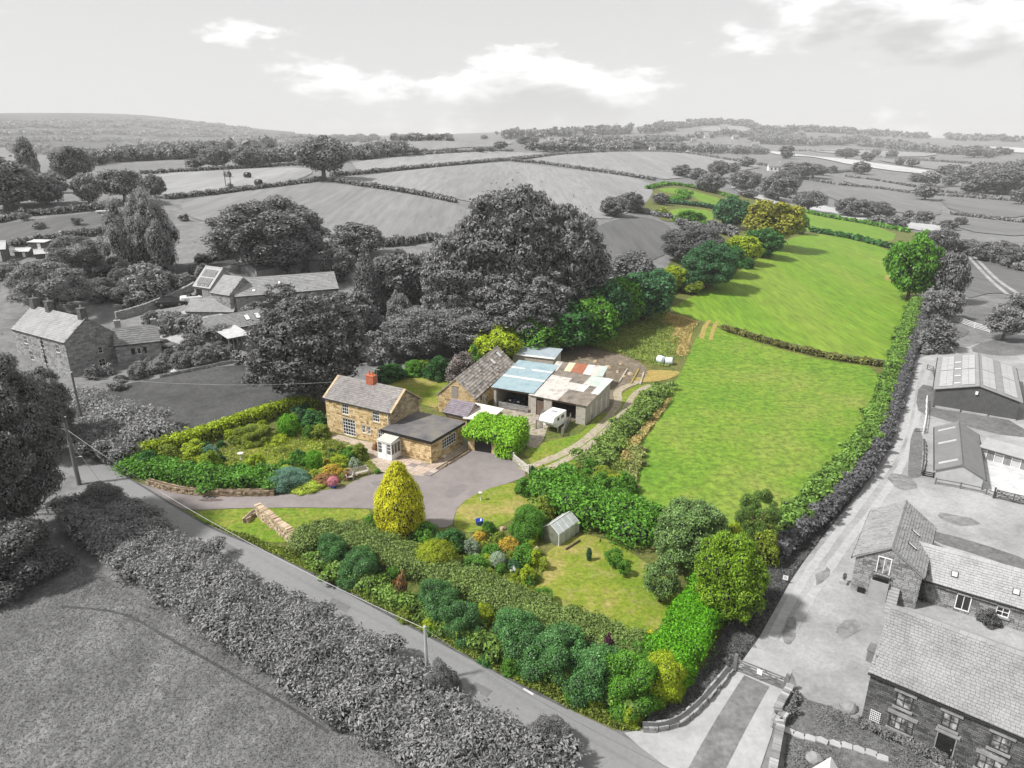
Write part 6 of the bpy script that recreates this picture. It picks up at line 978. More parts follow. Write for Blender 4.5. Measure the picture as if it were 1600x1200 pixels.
# ------------------------------------------------------------------ dry stone walls
def drywall(name, label, pix, h, t, sm, core, cope=True, seed=1, ch=(.12, .22), cl=(.2, .5), cat='wall', group=None):
    rng = random.Random(seed); W = [(G(*p).x, G(*p).y) for p in pix]; W = smooth_poly(W, 1, False); p0 = W[0]; root = thing(name, label, cat, (p0[0], p0[1], float(T(*p0))), 0, group); mb, cp, co = MB(), MB(), MB()
    for (a, b) in zip(W[:-1], W[1:]):
        a, b = np.array(a), np.array(b); L = np.linalg.norm(b-a); d = (b-a)/L; n = np.array((-d[1], d[0])); za, zb = float(T(*a))-root.location.z, float(T(*b))-root.location.z
        def pt(u, o, z): q = a + d*u + n*o - np.array(p0); return (q[0], q[1], za+(zb-za)*u/L + z)
        def blk(m, u0, u1, o0, o1, z0, z1): c = [pt(u, o, z) for z in (z0, z1) for (u, o) in ((u0, o0), (u1, o0), (u1, o1), (u0, o1))]; m.add(c, [(3, 2, 1, 0), (4, 5, 6, 7), (0, 1, 5, 4), (1, 2, 6, 5), (2, 3, 7, 6), (3, 0, 4, 7)])
        blk(co, 0, L, -t*.36, t*.36, -.3, h-.03)
        for s in (-1, 1):
            z = -.1
            while z < h-.04:
                c = rng.uniform(*ch); u = 0.0
                while u < L-.02:
                    w = min(rng.uniform(*cl), L-u); o = t*.5 + rng.uniform(-.06, .05); lo_, hi_ = sorted((s*o, s*t*.3)); blk(mb, u+.008, u+w-.008, lo_, hi_, z+.008, min(z+c-.006, h)); u += w
                z += c
        if cope:
            u = 0.0
            while u < L-.02: w = min(rng.uniform(.12, .26), L-u); blk(cp, u+.006, u+w-.006, -t*.58, t*.58, h+.005, h+rng.uniform(.12, .22)); u += w
    root['kind'] = 'thing'; tag(mb.build('stonework', sm, root), kind='stuff'); co.build('core', core, root)
    if cope: tag(cp.build('coping', sm, root), kind='stuff')
    return root
DRYC = mat('dry_stone', [(0.26, 0.19, 0.12), (0.44, 0.34, 0.23), (0.56, 0.46, 0.33), (0.34, 0.25, 0.17)], scale=2, island=.75, bump=.4); DRYD = mat('dry_core', [(0.08, 0.06, 0.04), (0.12, 0.09, 0.06)], scale=2); DRYW = mat('dry_stone_grey', [0.16, 0.27, 0.38], scale=2, island=.75, bump=.4); DRYK = mat('dry_core_grey', [0.05, 0.08], scale=2)
drywall('dry_stone_wall', 'tumbled low stone wall edging the drive below the shrubs', [(232,757),(270,768),(310,774),(370,775),(430,774)], .65, .5, mat('dry_stone_dark', [(0.14, 0.10, 0.06), (0.28, 0.21, 0.14), (0.4, 0.32, 0.22)], scale=2, island=.7), DRYD, False, 2)
drywall('dry_stone_wall', 'tall pinkish dry stone wall with upright coping above the lane', [(404,806),(428,825),(450,843),(470,858)], 1.15, .5, DRYC, DRYD, True, 3); drywall('dry_stone_wall', 'curved grey retaining wall at the farm entrance', [(1004,1140),(1035,1141),(1065,1130),(1095,1103),(1120,1075),(1140,1050)], .42, .5, STG, DRYK, False, 4)
drywall('dry_stone_wall', 'pale garden wall from the gate post to its corner', [(1233,1084),(1222,1103),(1210,1124),(1228,1134)], .6, .4, DRYW, DRYK, True, 5); drywall('dry_stone_wall', 'pale garden wall running on below the gap', [(1205,1134),(1219,1141),(1213,1170),(1207,1205),(1198,1250)], .6, .4, DRYW, DRYK, True, 6)
drywall('stone_wall', 'tall stone wall behind the parked cars', [(182,500),(220,490),(262,473),(305,452)], 1.3, .5, STG, STGM, True, 7); drywall('stone_wall', 'low pale edging wall round the village terrace', [(250,590),(270,586),(330,574),(385,564)], .45, .4, DRYW, DRYK, False, 8); drywall('stone_wall', 'terrace wall under the village flower border', [(262,552),(300,547),(335,545)], .6, .5, DRYW, DRYK, False, 12)
drywall('dry_stone_wall', 'stone edging of the raised bed beside the extension', [(683,735),(705,722),(731,706)], .25, .45, DRYC, DRYD, False, 9); drywall('dry_stone_wall', 'rubble wall beside the narrow stable paddock', [(1443,690),(1444,715),(1440,742)], .4, .3, DRYW, DRYK, False, 10); drywall('dry_stone_wall', 'broken wall end on the grass bank', [(383,818),(396,806),(404,802)], .5, .5, DRYC, DRYD, False, 11)
# ------------------------------------------------------------------ poles and wires
POLE = mat('pole_wood', [0.11, 0.15, 0.19], scale=3, stretch=(3, 3, .3), bump=.3); POLEL = mat('pole_pale', [0.34, 0.44], scale=3, stretch=(3, 3, .3)); WIRE = mat('wire', [0.10, 0.14], scale=1, rough=.5); WIREL = mat('wire_pale', [0.35, 0.42], scale=1, rough=.5)
def pole(label, p, h, r, m, arms=0, tilt=(0, 0), name='telegraph_pole'):
    root = thing(name, label, 'pole', p); mb = MB(); mb.tube([(0, 0, -.4), (tilt[0]*.5, tilt[1]*.5, h*.5), (tilt[0], tilt[1], h)], [r*1.15, r, r*.8], 9); mb.build('shaft', m, root); cp = MB(); cp.lathe([(r*.95, 0), (r*.9, .08), (.02, .14)], 9, (tilt[0], tilt[1], h)); cp.build('cap', POLEL, root)
    for k in range(arms): a = MB(); a.bar((tilt[0]-.95, .1, h-.35-.32*k+.1), (tilt[0]+.1, 0, h-.35-.32*k), .08, .08); A_ = a.build('arm', m, root); i_ = MB(); i_.lathe([(.03, 0), (.05, .05), (.03, .1)], 6, (tilt[0]-.9, .1, h-.2-.32*k)); i_.build('insulator', POLEL, A_)
    return root
g1, g2_, g3 = G(124, 757), G(133, 680), G(668, 1066)
p1 = pole('leaning pole with four side arms beside the lane', g1, 7.4, .20, POLE, 4); a = MB(); a.tube([(.1, 0, 3.0), (.6, 0, 3.15), (1.0, -.1, 3.2)], .05, 6); a.build('lamp_bracket', POLEL, p1); pole('slim dark pole behind the laurel bank', g2_, 7.9, .14, POLE); p3 = pole('short pale pole standing in the shaggy hedge', g3, 4.3, .11, POLEL)
def wire(label, a, b, sag, m, r=.02, name='overhead_wire', group=None):
    a, b = Vector(a), Vector(b); pts = [a.lerp(b, t) - Vector((0, 0, sag*4*t*(1-t))) for t in np.linspace(0, 1, 14)]; mb = MB(); mb.tube([p-a for p in pts], r, 5); o = mb.build(name, m, None, loc=a); return tag(o, label, 'wire', group)
top1, top2, top3 = g1+Vector((0, 0, 7.1)), g2_+Vector((0, 0, 7.6)), g3+Vector((0, 0, 4.2)); pe = G(1050, 1290)+Vector((0, 0, 3.6)); pw = G(620, 600)+Vector((0, 0, 6.2))
wire('pale cable hanging over the lane hedge to the short pale pole', top1+Vector((0, 0, -1.0)), top3, 1.2, WIREL, .018); wire('dark cable running down the lane from the short pale pole', top3, pe, .5, WIRE, .018); wire('thin stay wire of the short pale pole', top3, G(697, 1080), 0, WIREL, .02); wire('pale cable from the slim pole to the cottage', top2, (-20.5, 80.2, 5.6), .8, WIREL, .016); wire('stay wires of the leaning pole above the drive mouth', top1+Vector((0, 0, -2.2)), G(160, 757), 0, WIREL, .02)
tg = G(357, 292); tw = thing('twin_pole', 'twin legged power pole with cross beam by the field hedge', 'pole', tg, .3)
for s in (-1, 1): m = MB(); m.tube([(s*.9, 0, -.3), (s*.9, 0, 8.2)], [.16, .13], 8); m.build('shaft', POLE, tw)
m = MB(); m.bar((-1.6, 0, 7.6), (1.6, 0, 7.6), .18); m.build('cross_beam', POLE, tw); m = MB(); m.box(-.6, .6, -.4, .4, 3.6, 4.9); m.build('transformer', METG, tw)
m = MB(); m.tube([(0, 0, -.2), (0, 0, 1.3)], .09, 8); m.lathe([(.1, 0), (.06, .05)], 8, (0, 0, 1.3)); tag(m.build('marker_post', mat('post_wood', [(0.42, 0.36, 0.26), (0.5, 0.44, 0.34)], scale=4, stretch=(4, 4, .4)), None, loc=G(941, 1104)), 'short wooden marker post on the weedy verge below the laurels', 'post')
# ------------------------------------------------------------------ gates and fences
def gate(label, a, b, h, m, bars=5, post=None, diag=True, name='field_gate', posts=True, pw=.16, ph=None, bw=.07):
    A, B = Vector(a), Vector(b); L = (B-A).length; root = thing(name, label, 'gate', A, math.atan2(B.y-A.y, B.x-A.x)); 
    for k in range(bars): z = .18 + (h-.22)*(k/(bars-1))**.85; mb = MB(); mb.bar((.08, 0, z), (L-.08, 0, z), .04, bw*(1.25 if k == bars-1 else 1)); mb.build('rail', m, root)
    for x in (.1, L/2, L-.1): mb = MB(); mb.bar((x, .0, .12), (x, .0, h+.03), .075, .055, (0, 1, 0)); mb.build('stile', m, root)
    if diag:
        for (x0, x1, z0, z1) in ((.1, L/2, h, .2), (L/2, L-.1, .2, h), (L/2+.15, L-.1, h, .2)): mb = MB(); mb.bar((x0, -.04, z0), (x1, -.04, z1), .035, .06); mb.build('brace', m, root)
    if posts:
        for x in (-.05, L+.05): mb = MB(); mb.box(x-pw/2, x+pw/2, -pw/2, pw/2, -.3, ph or h+.2, .01); mb.build('gate_post', post or m, root)
    return root
LG = gate('wooden field gate with braces and white notice at the farm entrance', G(1149, 1049), G(1226, 1080), 1.05, grey('gate_wood', .17), 5, grey('gate_post_wood', .13), pw=.24, ph=1.35); m = MB(); m.box(1.35, 1.68, -.09, -.07, .55, .95); m.build('notice', WHITE, LG)
gate('pale five bar gate across the drive', G(803, 722), G(826, 741), .95, mat('pale_timber', [(0.46, 0.43, 0.38), (0.56, 0.53, 0.48)], scale=3), 5, posts=True); gate('galvanised gate closing the blue roofed shed', (-1.8, 85.6, 0), (2.1, 83.6, 0), .95, METG, 6, BLOCK, name='metal_gate', posts=False)
gate('rusty tubular gate beside the camper on the barn side', G(838, 670), G(848, 652), 1.0, METG, 5, DSH, name='metal_gate', bw=.05); gate('tubular gate beside the camper on the track side', G(878, 682), G(891, 660), 1.0, METG, 5, DSH, name='metal_gate', bw=.05)
gate('dark metal yard gate beyond the stable', G(1553, 779), G(1612, 793), 1.0, grey('gate_dark', .06), 6, name='metal_gate'); gate('grey field gate under the big lane tree', G(38, 806), G(113, 803), .9, grey('gate_grey', .22), 4, diag=False); gate('pale green garden gate between extension and garage', (-5.55, 73.5, 0), G(735, 703), 1.15, mat('sage_paint', [(0.30, 0.36, 0.31), (0.37, 0.42, 0.37)], scale=3), 8, diag=False, name='garden_gate', bw=.13)
def fence(label, pix, h, m, rails=3, gap=2.0, name='post_and_rail_fence', group=None, pw=.1):
    W = [G(*p) for p in pix]; root = thing(name, label, 'fence', W[0], 0, group); o = W[0]
    for a, b in zip(W[:-1], W[1:]):
        n = max(1, int((b-a).length/gap))
        for k in range(n+1 if b is W[-1] else n): p = a.lerp(b, k/n)-o; mb = MB(); mb.box(-pw/2, pw/2, -pw/2, pw/2, -.2, h+.06); q = mb.build('post', m, root); q.location = p
        for r in range(rails): z = h*(r+1)/rails-.06; mb = MB(); mb.bar(a-o+Vector((0, 0, z)), b-o+Vector((0, 0, z)), .05, .10); mb.build('rail', m, root)
    return root
fence('white railed fence along the pasture by the farm track', [(1476,499),(1500,505),(1522,513),(1546,520)], 1.1, mat('white_rail', [0.6, 0.7], scale=2), 4, 2.6); fence('grey post and rail fence in front of the stable', [(1461,757),(1500,764),(1540,773),(1553,779)], .7, POLE, 2, 1.5); fence('railed fence beside the steel barn', [(1447,628),(1446,655),(1442,678)], .9, WHITE, 2, 2.0); fence('little wooden fence by the barn corner', [(1448,578),(1457,582),(1460,592)], .9, POLE, 3, 1.0); fence('thin post and wire fence along the paddock hedge', [(1131,514),(1200,535),(1290,558),(1380,571)], .9, POLE, 2, 4.5, 'wire_fence', pw=.12); fence('slim rails at the head of the stable paddock', [(1430,675),(1446,676)], .5, WOODG, 2, 1.0); fence('low rails at the foot of the stable paddock', [(1442,744),(1458,747)], .6, DARKP, 3, 1.0)
fence('old paling fence beside the farm track hedge', [(905,738),(915,718),(925,700)], .8, mat('pale_timber2', [(0.3, 0.27, 0.22), (0.4, 0.37, 0.3)], scale=3), 2, 1.2)
# ------------------------------------------------------------------ vehicles
def car(label, p, rz, L, W, H, paint, open_top=False, kind='hatchback', group=None):
    root = thing('car', label, 'car', p, rz, group); l2 = L/2
    prof = [(-l2, .30*H), (-l2*.99, .52*H), (-l2*.90, .62*H), (l2*.48, .62*H), (l2*.90, .54*H), (l2, .42*H), (l2*.99, .26*H)]; n = len(prof); secs = [(-W/2, 0.93), (-W/2*.94, 1.0), (W/2*.94, 1.0), (W/2, 0.93)]; V = []; 
    for y, s in secs: V += [(x*(s if abs(x) > l2*.8 else 1), y, z*(.97 if s < 1 else 1)) for x, z in prof] + [(l2*.97*s, y, .16*H), (-l2*.97*s, y, .16*H)]
    k = n+2; F = [(i*k+j, i*k+(j+1) % k, (i+1)*k+(j+1) % k, (i+1)*k+j) for i in range(3) for j in range(k)] + [tuple(range(k-1, -1, -1)), tuple(range(3*k, 4*k))]; mb = MB(); mb.add(V, F); mb.build('body', paint, root, True)
    if not open_top:
        cab = [(-l2*.86, .62*H), (-l2*.66, .96*H), (-l2*.2, 1.0*H), (l2*.14, .97*H), (l2*.5, .62*H)]; mb = MB(); V = []
        for y, s in ((-W/2*.9, 0), (-W/2*.72, 1), (W/2*.72, 1), (W/2*.9, 0)): V += [(x, y, z if s else .62*H) for x, z in cab]
        m5 = 5; mb.add(V, [(i*m5+j, i*m5+j+1, (i+1)*m5+j+1, (i+1)*m5+j) for i in range(3) for j in range(m5-1)] + [tuple(range(m5-1, -1, -1)), tuple(range(15, 20))]); cb_ = mb.build('cabin', GLASS, root); rf = MB(); rf.slab([(-l2*.64, -W/2*.7, .985*H), (l2*.12, -W/2*.7, .985*H), (l2*.12, W/2*.7, .985*H), (-l2*.64, W/2*.7, .985*H)], .05); rf.slab([(-l2*.6, -W/2*.66, 1.012*H), (l2*.06, -W/2*.66, 1.012*H), (l2*.06, W/2*.66, 1.012*H), (-l2*.6, W/2*.66, 1.012*H)], .03); rf.build('roof', paint, cb_)
    else:
        mb = MB(); mb.box(-l2*.5, l2*.3, -W/2*.75, W/2*.75, .58*H, .635*H); mb.build('cockpit', DARKP, root); ws = MB(); ws.slab([(l2*.36, -W/2*.75, .62*H), (l2*.36, W/2*.75, .62*H), (l2*.16, W/2*.68, .92*H), (l2*.16, -W/2*.68, .92*H)], .04); ws.build('windscreen', GLASS, root)
        for y in (-.35, .35): st_ = MB(); st_.box(-l2*.25, -l2*.1, y-.25, y+.25, .55*H, .85*H, .04); st_.build('seat', DARKP, root)
    for x in (-l2*.62, l2*.62):
        for s in (-1, 1): w_ = MB(); w_.tube([(x, s*W/2*.99, .22*H), (x, s*W/2*.80, .22*H)], .22*H, 14); t_ = w_.build('wheel', mat('tyre', [0.015, 0.025], scale=3), root); r_ = MB(); r_.tube([(x, s*(W/2*.99+.012), .22*H), (x, s*(W/2*.99-.03), .22*H)], .13*H, 10); r_.build('rim', METG, t_)
    for s in (-1, 1): h_ = MB(); h_.box(l2*.93, l2*1.0, s*W*.36-.16, s*W*.36+.16, .43*H, .52*H, .01); h_.build('headlight', WHITE, root)
    return root
BLK = mat('car_black', [0.012, 0.018], scale=1, rough=.25, spec=.6); car('black hatchback parked below the stone wall', G(268, 478)+Vector((0, 0, .05)), R(18), 5.0, 2.1, 1.75, BLK); car('white open topped car parked beside the black hatchback', G(303, 470)+Vector((0, 0, .05)), R(24), 4.6, 2.0, 1.5, mat('car_white', [0.7, 0.78], scale=1, rough=.3), True)
car('dark car standing inside the blue roofed shed', (1.2, 87.8, .03), R(-118), 4.0, 1.75, 1.6, mat('car_navy', [(0.012, 0.016, 0.03), (0.02, 0.025, 0.045)], scale=1, rough=.25)); car('grey car parked behind the big tiled roof', (31.6, 38.6, .05), R(-38), 3.3, 1.45, 1.15, grey('car_grey', .12, rough=.3)); car('pale four wheel drive beside the steel barn', (70.0, 78.3, .03), R(60), 3.2, 1.5, 1.5, mat('car_pale', [0.5, 0.6], scale=1, rough=.3)); car('small pale car on the village gravel court', G(256, 541), R(-20), 3.6, 1.6, 1.1, MATS['car_pale'])
# demountable camper on jack legs
cp = thing('camper', 'white demountable camper standing on jack legs before the shed', 'camper', G(864, 670), R(-122)); CW = mat('camper_white', [(0.78, 0.78, 0.76), (0.86, 0.86, 0.84)], scale=2, rough=.4)
m = MB(); m.prism([(-1.6, .62), (.75, .62), (.75, 1.25), (1.7, 1.30), (1.85, 1.6), (1.45, 2.15), (-1.6, 2.15)], -.95, .95); o = m.build('body', CW, cp); o.rotation_euler = (R(90), 0, 0)
m = MB(); m.box(-1.5, 1.4, -.85, .85, 2.15, 2.2, .06); m.build('roof', CW, cp); m = MB(); m.box(-.5, .1, -.35, .35, 2.2, 2.28, .05); m.build('roof_vent', mat('vent_grey', [0.3, 0.36], scale=2), cp); m = MB(); m.box(.75, .95, -.4, .4, .7, 1.1); m.build('step_box', METG, cp)
for x in (-1.2, .6):
    for s in (-1, 1): m = MB(); m.tube([(x, s*1.0, 0), (x, s*1.0, 1.3)], .04, 6); m.build('jack_leg', CW, cp)
for x, w in ((-1.0, .7), (.2, .5)):
    for s in (-1, 1): m = MB(); m.box(x, x+w, min(s*.95, s*.965), max(s*.95, s*.965), 1.45, 1.85); m.build('window', GLASS, cp)
# ------------------------------------------------------------------ greenhouse
A, rz, _ = frame((846, 842), (867, 849)); gh = thing('greenhouse', 'small glass greenhouse with whitened panes beside the shrubs', 'greenhouse', A, R(50)); GF = mat('greenhouse_frame', [(0.55, 0.56, 0.55), (0.65, 0.66, 0.65)], scale=3, rough=.5); GP = mat('greenhouse_pane', [(0.34, 0.37, 0.36), (0.48, 0.5, 0.48)], scale=1.2, rough=.2, spec=.5); gL, gW, ge, gr_ = 3.0, 1.9, 1.15, 1.85
for x in np.linspace(0, gL, 5):
    m = MB(); m.bar((x, 0, 0), (x, 0, ge), .06); m.bar((x, -gW, 0), (x, -gW, ge), .06); m.bar((x, 0, ge), (x, -gW/2, gr_), .05); m.bar((x, -gW, ge), (x, -gW/2, gr_), .05); m.build('frame_bay', GF, gh)
m = MB(); m.bar((0, -gW/2, gr_), (gL, -gW/2, gr_), .07); m.build('ridge_bar', GF, gh)
xs = np.linspace(0, gL, 5)
for k in range(4):
    for pts in ([(xs[k]+.04, -.01, .05), (xs[k+1]-.04, -.01, .05), (xs[k+1]-.04, -.01, ge), (xs[k]+.04, -.01, ge)], [(xs[k]+.04, -gW+.01, .05), (xs[k]+.04, -gW+.01, ge), (xs[k+1]-.04, -gW+.01, ge), (xs[k+1]-.04, -gW+.01, .05)], [(xs[k]+.04, -.02, ge+.02), (xs[k+1]-.04, -.02, ge+.02), (xs[k+1]-.04, -gW/2, gr_), (xs[k]+.04, -gW/2, gr_)][::-1], [(xs[k]+.04, -gW+.02, ge+.02), (xs[k+1]-.04, -gW+.02, ge+.02), (xs[k+1]-.04, -gW/2, gr_), (xs[k]+.04, -gW/2, gr_)]): m = MB(); m.slab(pts, .012); m.build('pane', GP, gh)
for x in (.01, gL-.01): m = MB(); m.slab([(x, -.05, .05), (x, -gW+.05, .05), (x, -gW+.05, ge), (x, -gW/2, gr_-.04), (x, -.05, ge)], .012); m.build('end_pane', mat('clear_pane', [(0.12, 0.14, 0.10), (0.22, 0.22, 0.17)], scale=1.5, rough=.1, spec=.5), gh)
m = MB(); m.box(.3, 2.6, -1.6, -.9, 0, .7); m.build('staging', WOODB, gh)
def plank(name, label, pa, pb, w, h, m_, cat, group=None): A, B = G(*pa), G(*pb); m = MB(); m.bar((0, 0, h/2), (B-A)+Vector((0, 0, h/2)), w, h); return tag(m.build(name, m_, None, loc=A), label, cat, group)
SLP = mat('sleeper', [(0.30, 0.26, 0.22), (0.42, 0.37, 0.32)], scale=2, bump=.4)
plank('timber_edging', 'wooden board edging the vegetable bed by the greenhouse', (884,860), (906,846), .12, .22, WOODB, 'edging'); plank('railway_sleeper', 'upper of two weathered sleepers beside the golden cypress', (585,855), (608,838), .5, .18, SLP, 'sleeper'); plank('railway_sleeper', 'lower of two weathered sleepers beside the bare soil bed', (598,860), (622,840), .45, .14, SLP, 'sleeper')
for pa, pb, lab in [((966,600),(980,578),'long timber leaning over the farmyard rubble'), ((986,600),(998,578),'stack of boards beside the broken wall'), ((1000,602),(1006,583),'grey planks at the end of the farmyard')]: plank('timber_plank', lab, pa, pb, .22, .22, DRYG if 'stack' in lab else SLP, 'timber')
# rubble in the farmyard
def rock(name, label, p, s, m_, cat='rock', group=None, flat=.6, seed=0):
    rng = np.random.default_rng(seed + int(abs(p[0])*31)); bm = bmesh.new(); bmesh.ops.create_icosphere(bm, subdivisions=2, radius=1.0); ph = rng.uniform(0, 6, 6)
    for v in bm.verts: n = 1 + .16*math.sin(v.co.x*2.6+ph[0])*math.sin(v.co.y*2.9+ph[1]) + .12*math.sin(v.co.z*4+ph[2]+v.co.x*2) + rng.normal(0, .035); v.co = Vector((v.co.x*s*n, v.co.y*s*.8*n, max(v.co.z, -.3)*s*flat*n + s*flat*.25))
    me = bpy.data.meshes.new(name); bm.to_mesh(me); bm.free(); me.materials.append(m_); o = bpy.data.objects.new(name, me); col.objects.link(o); o.location = p; o.rotation_euler.z = rng.uniform(0, 6); return tag(o, label, cat, group)
for k, (px, py, s) in enumerate([(905,560,.35),(930,566,.4),(950,575,.5),(965,582,.4),(975,590,.45),(985,586,.5),(940,585,.35),(955,596,.3),(970,570,.3),(920,556,.3)]): rock('rubble_stone', 'lump of stone and rubble lying in the farmyard soil', G(px, py), s, DRYC, 'stone', 'rubble in the farmyard', .7, k)
for k, (px, py, s) in enumerate([(545,735,.35),(528,738,.4),(520,735,.3),(715,880,.3),(740,873,.35),(760,880,.3),(775,895,.3),(700,895,.3),(812,870,.35),(790,845,.35),(830,900,.3),(655,868,.3),(785,828,.4),(648,850,.3),(838,858,.3),(745,915,.25),(560,742,.3),(532,748,.25)]): rock('rockery_stone', 'weathered rockery stone set among the flower beds', G(px, py), s, DRYC, 'stone', 'stones of the garden rockeries', .6, k)
rock('boulder', 'big rough boulder on the corner of the stone house garden', G(1326, 1108), .6, STG, seed=4); rock('boulder', 'low boulder beside the farm gate wall', G(1272, 1190), .45, STG, seed=9, flat=1.1)
for k, (px, py) in enumerate([(1232,1144),(1248,1151),(1265,1155),(1284,1159),(1305,1164),(1322,1167),(1342,1173),(1360,1178),(1378,1186)]): m = MB(); m.prism([(-.3, -.2), (.28, -.24), (.34, .16), (-.1, .25), (-.33, .12)], 0, .07); tag(m.build('stepping_stone', CONC, None, loc=G(px, py)+Vector((0, 0, .07)), rz=-.5+.1*(k % 3)), 'flat pale stepping stone in the grass of the stone house garden', 'stone', 'stepping stones in the farm garden')
# patio slabs by the porch, each its own stone
PT = [o for o in col.objects if o.name.startswith('patio')][0]; SLB = mat('flagstone', [(0.34, 0.26, 0.21), (0.46, 0.37, 0.30), (0.36, 0.31, 0.28)], scale=.7, detail=5, bump=.2)
def slabgrid(o0, rz, nx, ny, w, d, mats, parent):
    c, s = math.cos(rz), math.sin(rz)
    for i in range(nx):
        for j in range(ny): m = MB(); m.box(.015, w-.015, .015, d-.015, 0, .05, .006); q = m.build('paving_slab', mats[(i*3+j*5) % len(mats)], parent, rz=rz); q.location = (o0[0]+c*w*i-s*d*j, o0[1]+s*w*i+c*d*j, .075)
SL2 = mat('flagstone_dark', [(0.20, 0.17, 0.16), (0.28, 0.24, 0.22)], scale=1); slabgrid((-14.0, 68.7), R(-31), 7, 3, .9, .75, [SLB, SLB, SL2, SLB], PT); slabgrid((-15.6, 71.2), R(-31), 3, 2, .9, .8, [SLB, SLB, SL2], PT)
# ------------------------------------------------------------------ garden furniture and pots
def bench(label, p, rz, L):
    r = thing('garden_bench', label, 'bench', p, rz); BW = mat('bench_wood', [(0.36, 0.32, 0.28), (0.48, 0.43, 0.38)], scale=3, stretch=(1, 6, 6))
    for k in range(4): m = MB(); m.box(0, L, .05+.12*k, .15+.12*k, .42, .46); m.build('seat_slat', BW, r)
    for k in range(3): m = MB(); m.box(.05, L-.05, .52+.03*k, .55+.03*k, .52+.14*k, .63+.14*k); m.build('back_slat', BW, r)
    for x in (0, L-.07): 
        for y, h in ((.02, .65), (.50, .95)): m = MB(); m.box(x, x+.07, y, y+.07, 0, h); m.build('leg', BW, r)
        m = MB(); m.box(x-.01, x+.08, 0, .52, .65, .70); m.build('armrest', BW, r)
bench('weathered wooden garden bench facing the drive', G(553, 748), R(32), 1.7); bench('weathered wooden armchair beside the bench', G(541, 753), R(15), .75)
def pot(name, label, p, prof, m_, cat='pot', n=14): m = MB(); m.lathe(prof, n); return tag(m.build(name, m_, None, True, loc=p), label, cat)
BLG = mat('blue_glaze', [(0.008, 0.045, 0.32), (0.015, 0.08, 0.45)], scale=2, rough=.25, spec=.5); URN = [(.16, 0), (.12, .06), (.06, .14), (.06, .24), (.16, .32), (.24, .50), (.26, .54), (.20, .54), (.15, .4)]
hp = G(521, 762); pot('plant_pot', 'blue glazed pot holding the pink hydrangea', hp, [(.22, 0), (.34, .15), (.38, .4), (.40, .45), (.33, .45), (.3, .3)], BLG); hy = plant('hydrangea', 'pink hydrangea growing in the blue glazed pot', 'plant', hp+Vector((0, 0, .3)), 1.15, .9, 'ball', PINK, 'M', bark=BARKC)
pot('water_butt', 'tall blue barrel beside the white porch', G(609, 706), [(.28, 0), (.33, .2), (.34, .5), (.32, .9), (.28, 1.0), (.2, 1.02)], BLG, 'barrel'); pot('watering_can', 'small teal watering tub beside the blue barrel', G(604, 707), [(.2, 0), (.22, .35), (.2, .38)], mat('teal_plastic', [(0.02, 0.16, 0.20), (0.03, 0.22, 0.26)], scale=2, rough=.3), 'tub'); pot('tub', 'bright blue tub on the small lawn', G(749, 820), [(.26, 0), (.32, .1), (.36, .5), (.38, .52), (.3, .5), (.28, .3)], BLG, 'tub')
for px, py, lab in [(563, 835, 'black dustbin behind the privet hedge'), (557, 838, 'short black bin beside the dustbin')]: pot('dustbin', lab, G(px, py), [(.26, 0), (.32, .7), (.34, .72), (.34, .78), (.1, .86)], DARKP, 'bin')
pot('oil_drum', 'dark green drum against the side of the block shed', G(921, 656), [(.34, 0), (.36, .1), (.34, .4), (.36, .45), (.34, .9), (.36, .95), (.3, .96)], mat('drum_green', [(0.01, 0.09, 0.08), (0.015, 0.13, 0.11)], scale=2, rough=.4), 'drum'); pot('urn', 'pale stone urn in the bed beside the extension', G(695, 719), URN, mat('pale_stone', [(0.5, 0.46, 0.4), (0.6, 0.56, 0.5)], scale=3), 'urn')
pot('bird_bath', 'white bird bath on the front lawn', G(377, 718), [(.22, 0), (.18, .06), (.08, .14), (.07, .6), (.12, .66), (.32, .74), (.34, .80), (.26, .78), (.05, .75)], mat('bird_bath_stone', [(0.55, 0.52, 0.47), (0.66, 0.63, 0.58)], scale=3), 'bird bath'); pot('bird_bath', 'slim bird table post on the small lawn by the drive', G(751, 782), [(.16, 0), (.04, .06), (.035, .8), (.2, .84), (.22, .9), (.1, .88)], MATS['pale_stone'], 'bird bath'); pot('garden_statue', 'pale stone pillar ornament in the village border', G(274, 551), [(.22, 0), (.2, .15), (.13, .2), (.12, .8), (.2, .9), (.2, 1.0), (.05, 1.1)], MATS['concrete_light'], 'ornament')
for (px, py, w, d, h, lab, m_) in [(1317,912,.55,.35,.3,'stone trough planter at the conversion corner',CONC), (1345,925,.5,.35,.45,'dark log box below the conversion gable',DARKP)]:
    g = G(px, py); m = MB(); m.box(-w/2, w/2, -d/2, d/2, 0, h, -.02); m.box(-w/2+.05, w/2-.05, -d/2+.05, d/2-.05, h, h+.03); tag(m.build('planter' if 'trough' in lab else 'log_box', m_, None, loc=g, rz=R(-35)), lab, 'planter' if 'trough' in lab else 'box')
plant('topiary_bush', 'little conical bush in the stone trough', 'plant', G(1318, 911)+Vector((0, 0, .28)), .4, .65, 'poplar', GD, 'S'); tree(1440, 935, 28, 44, 'dome', GX, 'dark shrub in the corner between barn conversion and range', 'shrub', 'shrub', lev='M'); tree(1545, 975, 38, 26, 'dome', GX, 'dark bush before the pale tiled range', 'shrub', 'shrub', lev='M'); tree(1520, 1185, 60, 60, 'dome', GX, 'dark climber over the stone house front', 'shrub', 'shrub', lev='M'); pot('plant_pot', 'small pale pot by the dark corner shrub', G(1459, 941), [(.14, 0), (.2, .3), (.16, .3)], CONC)
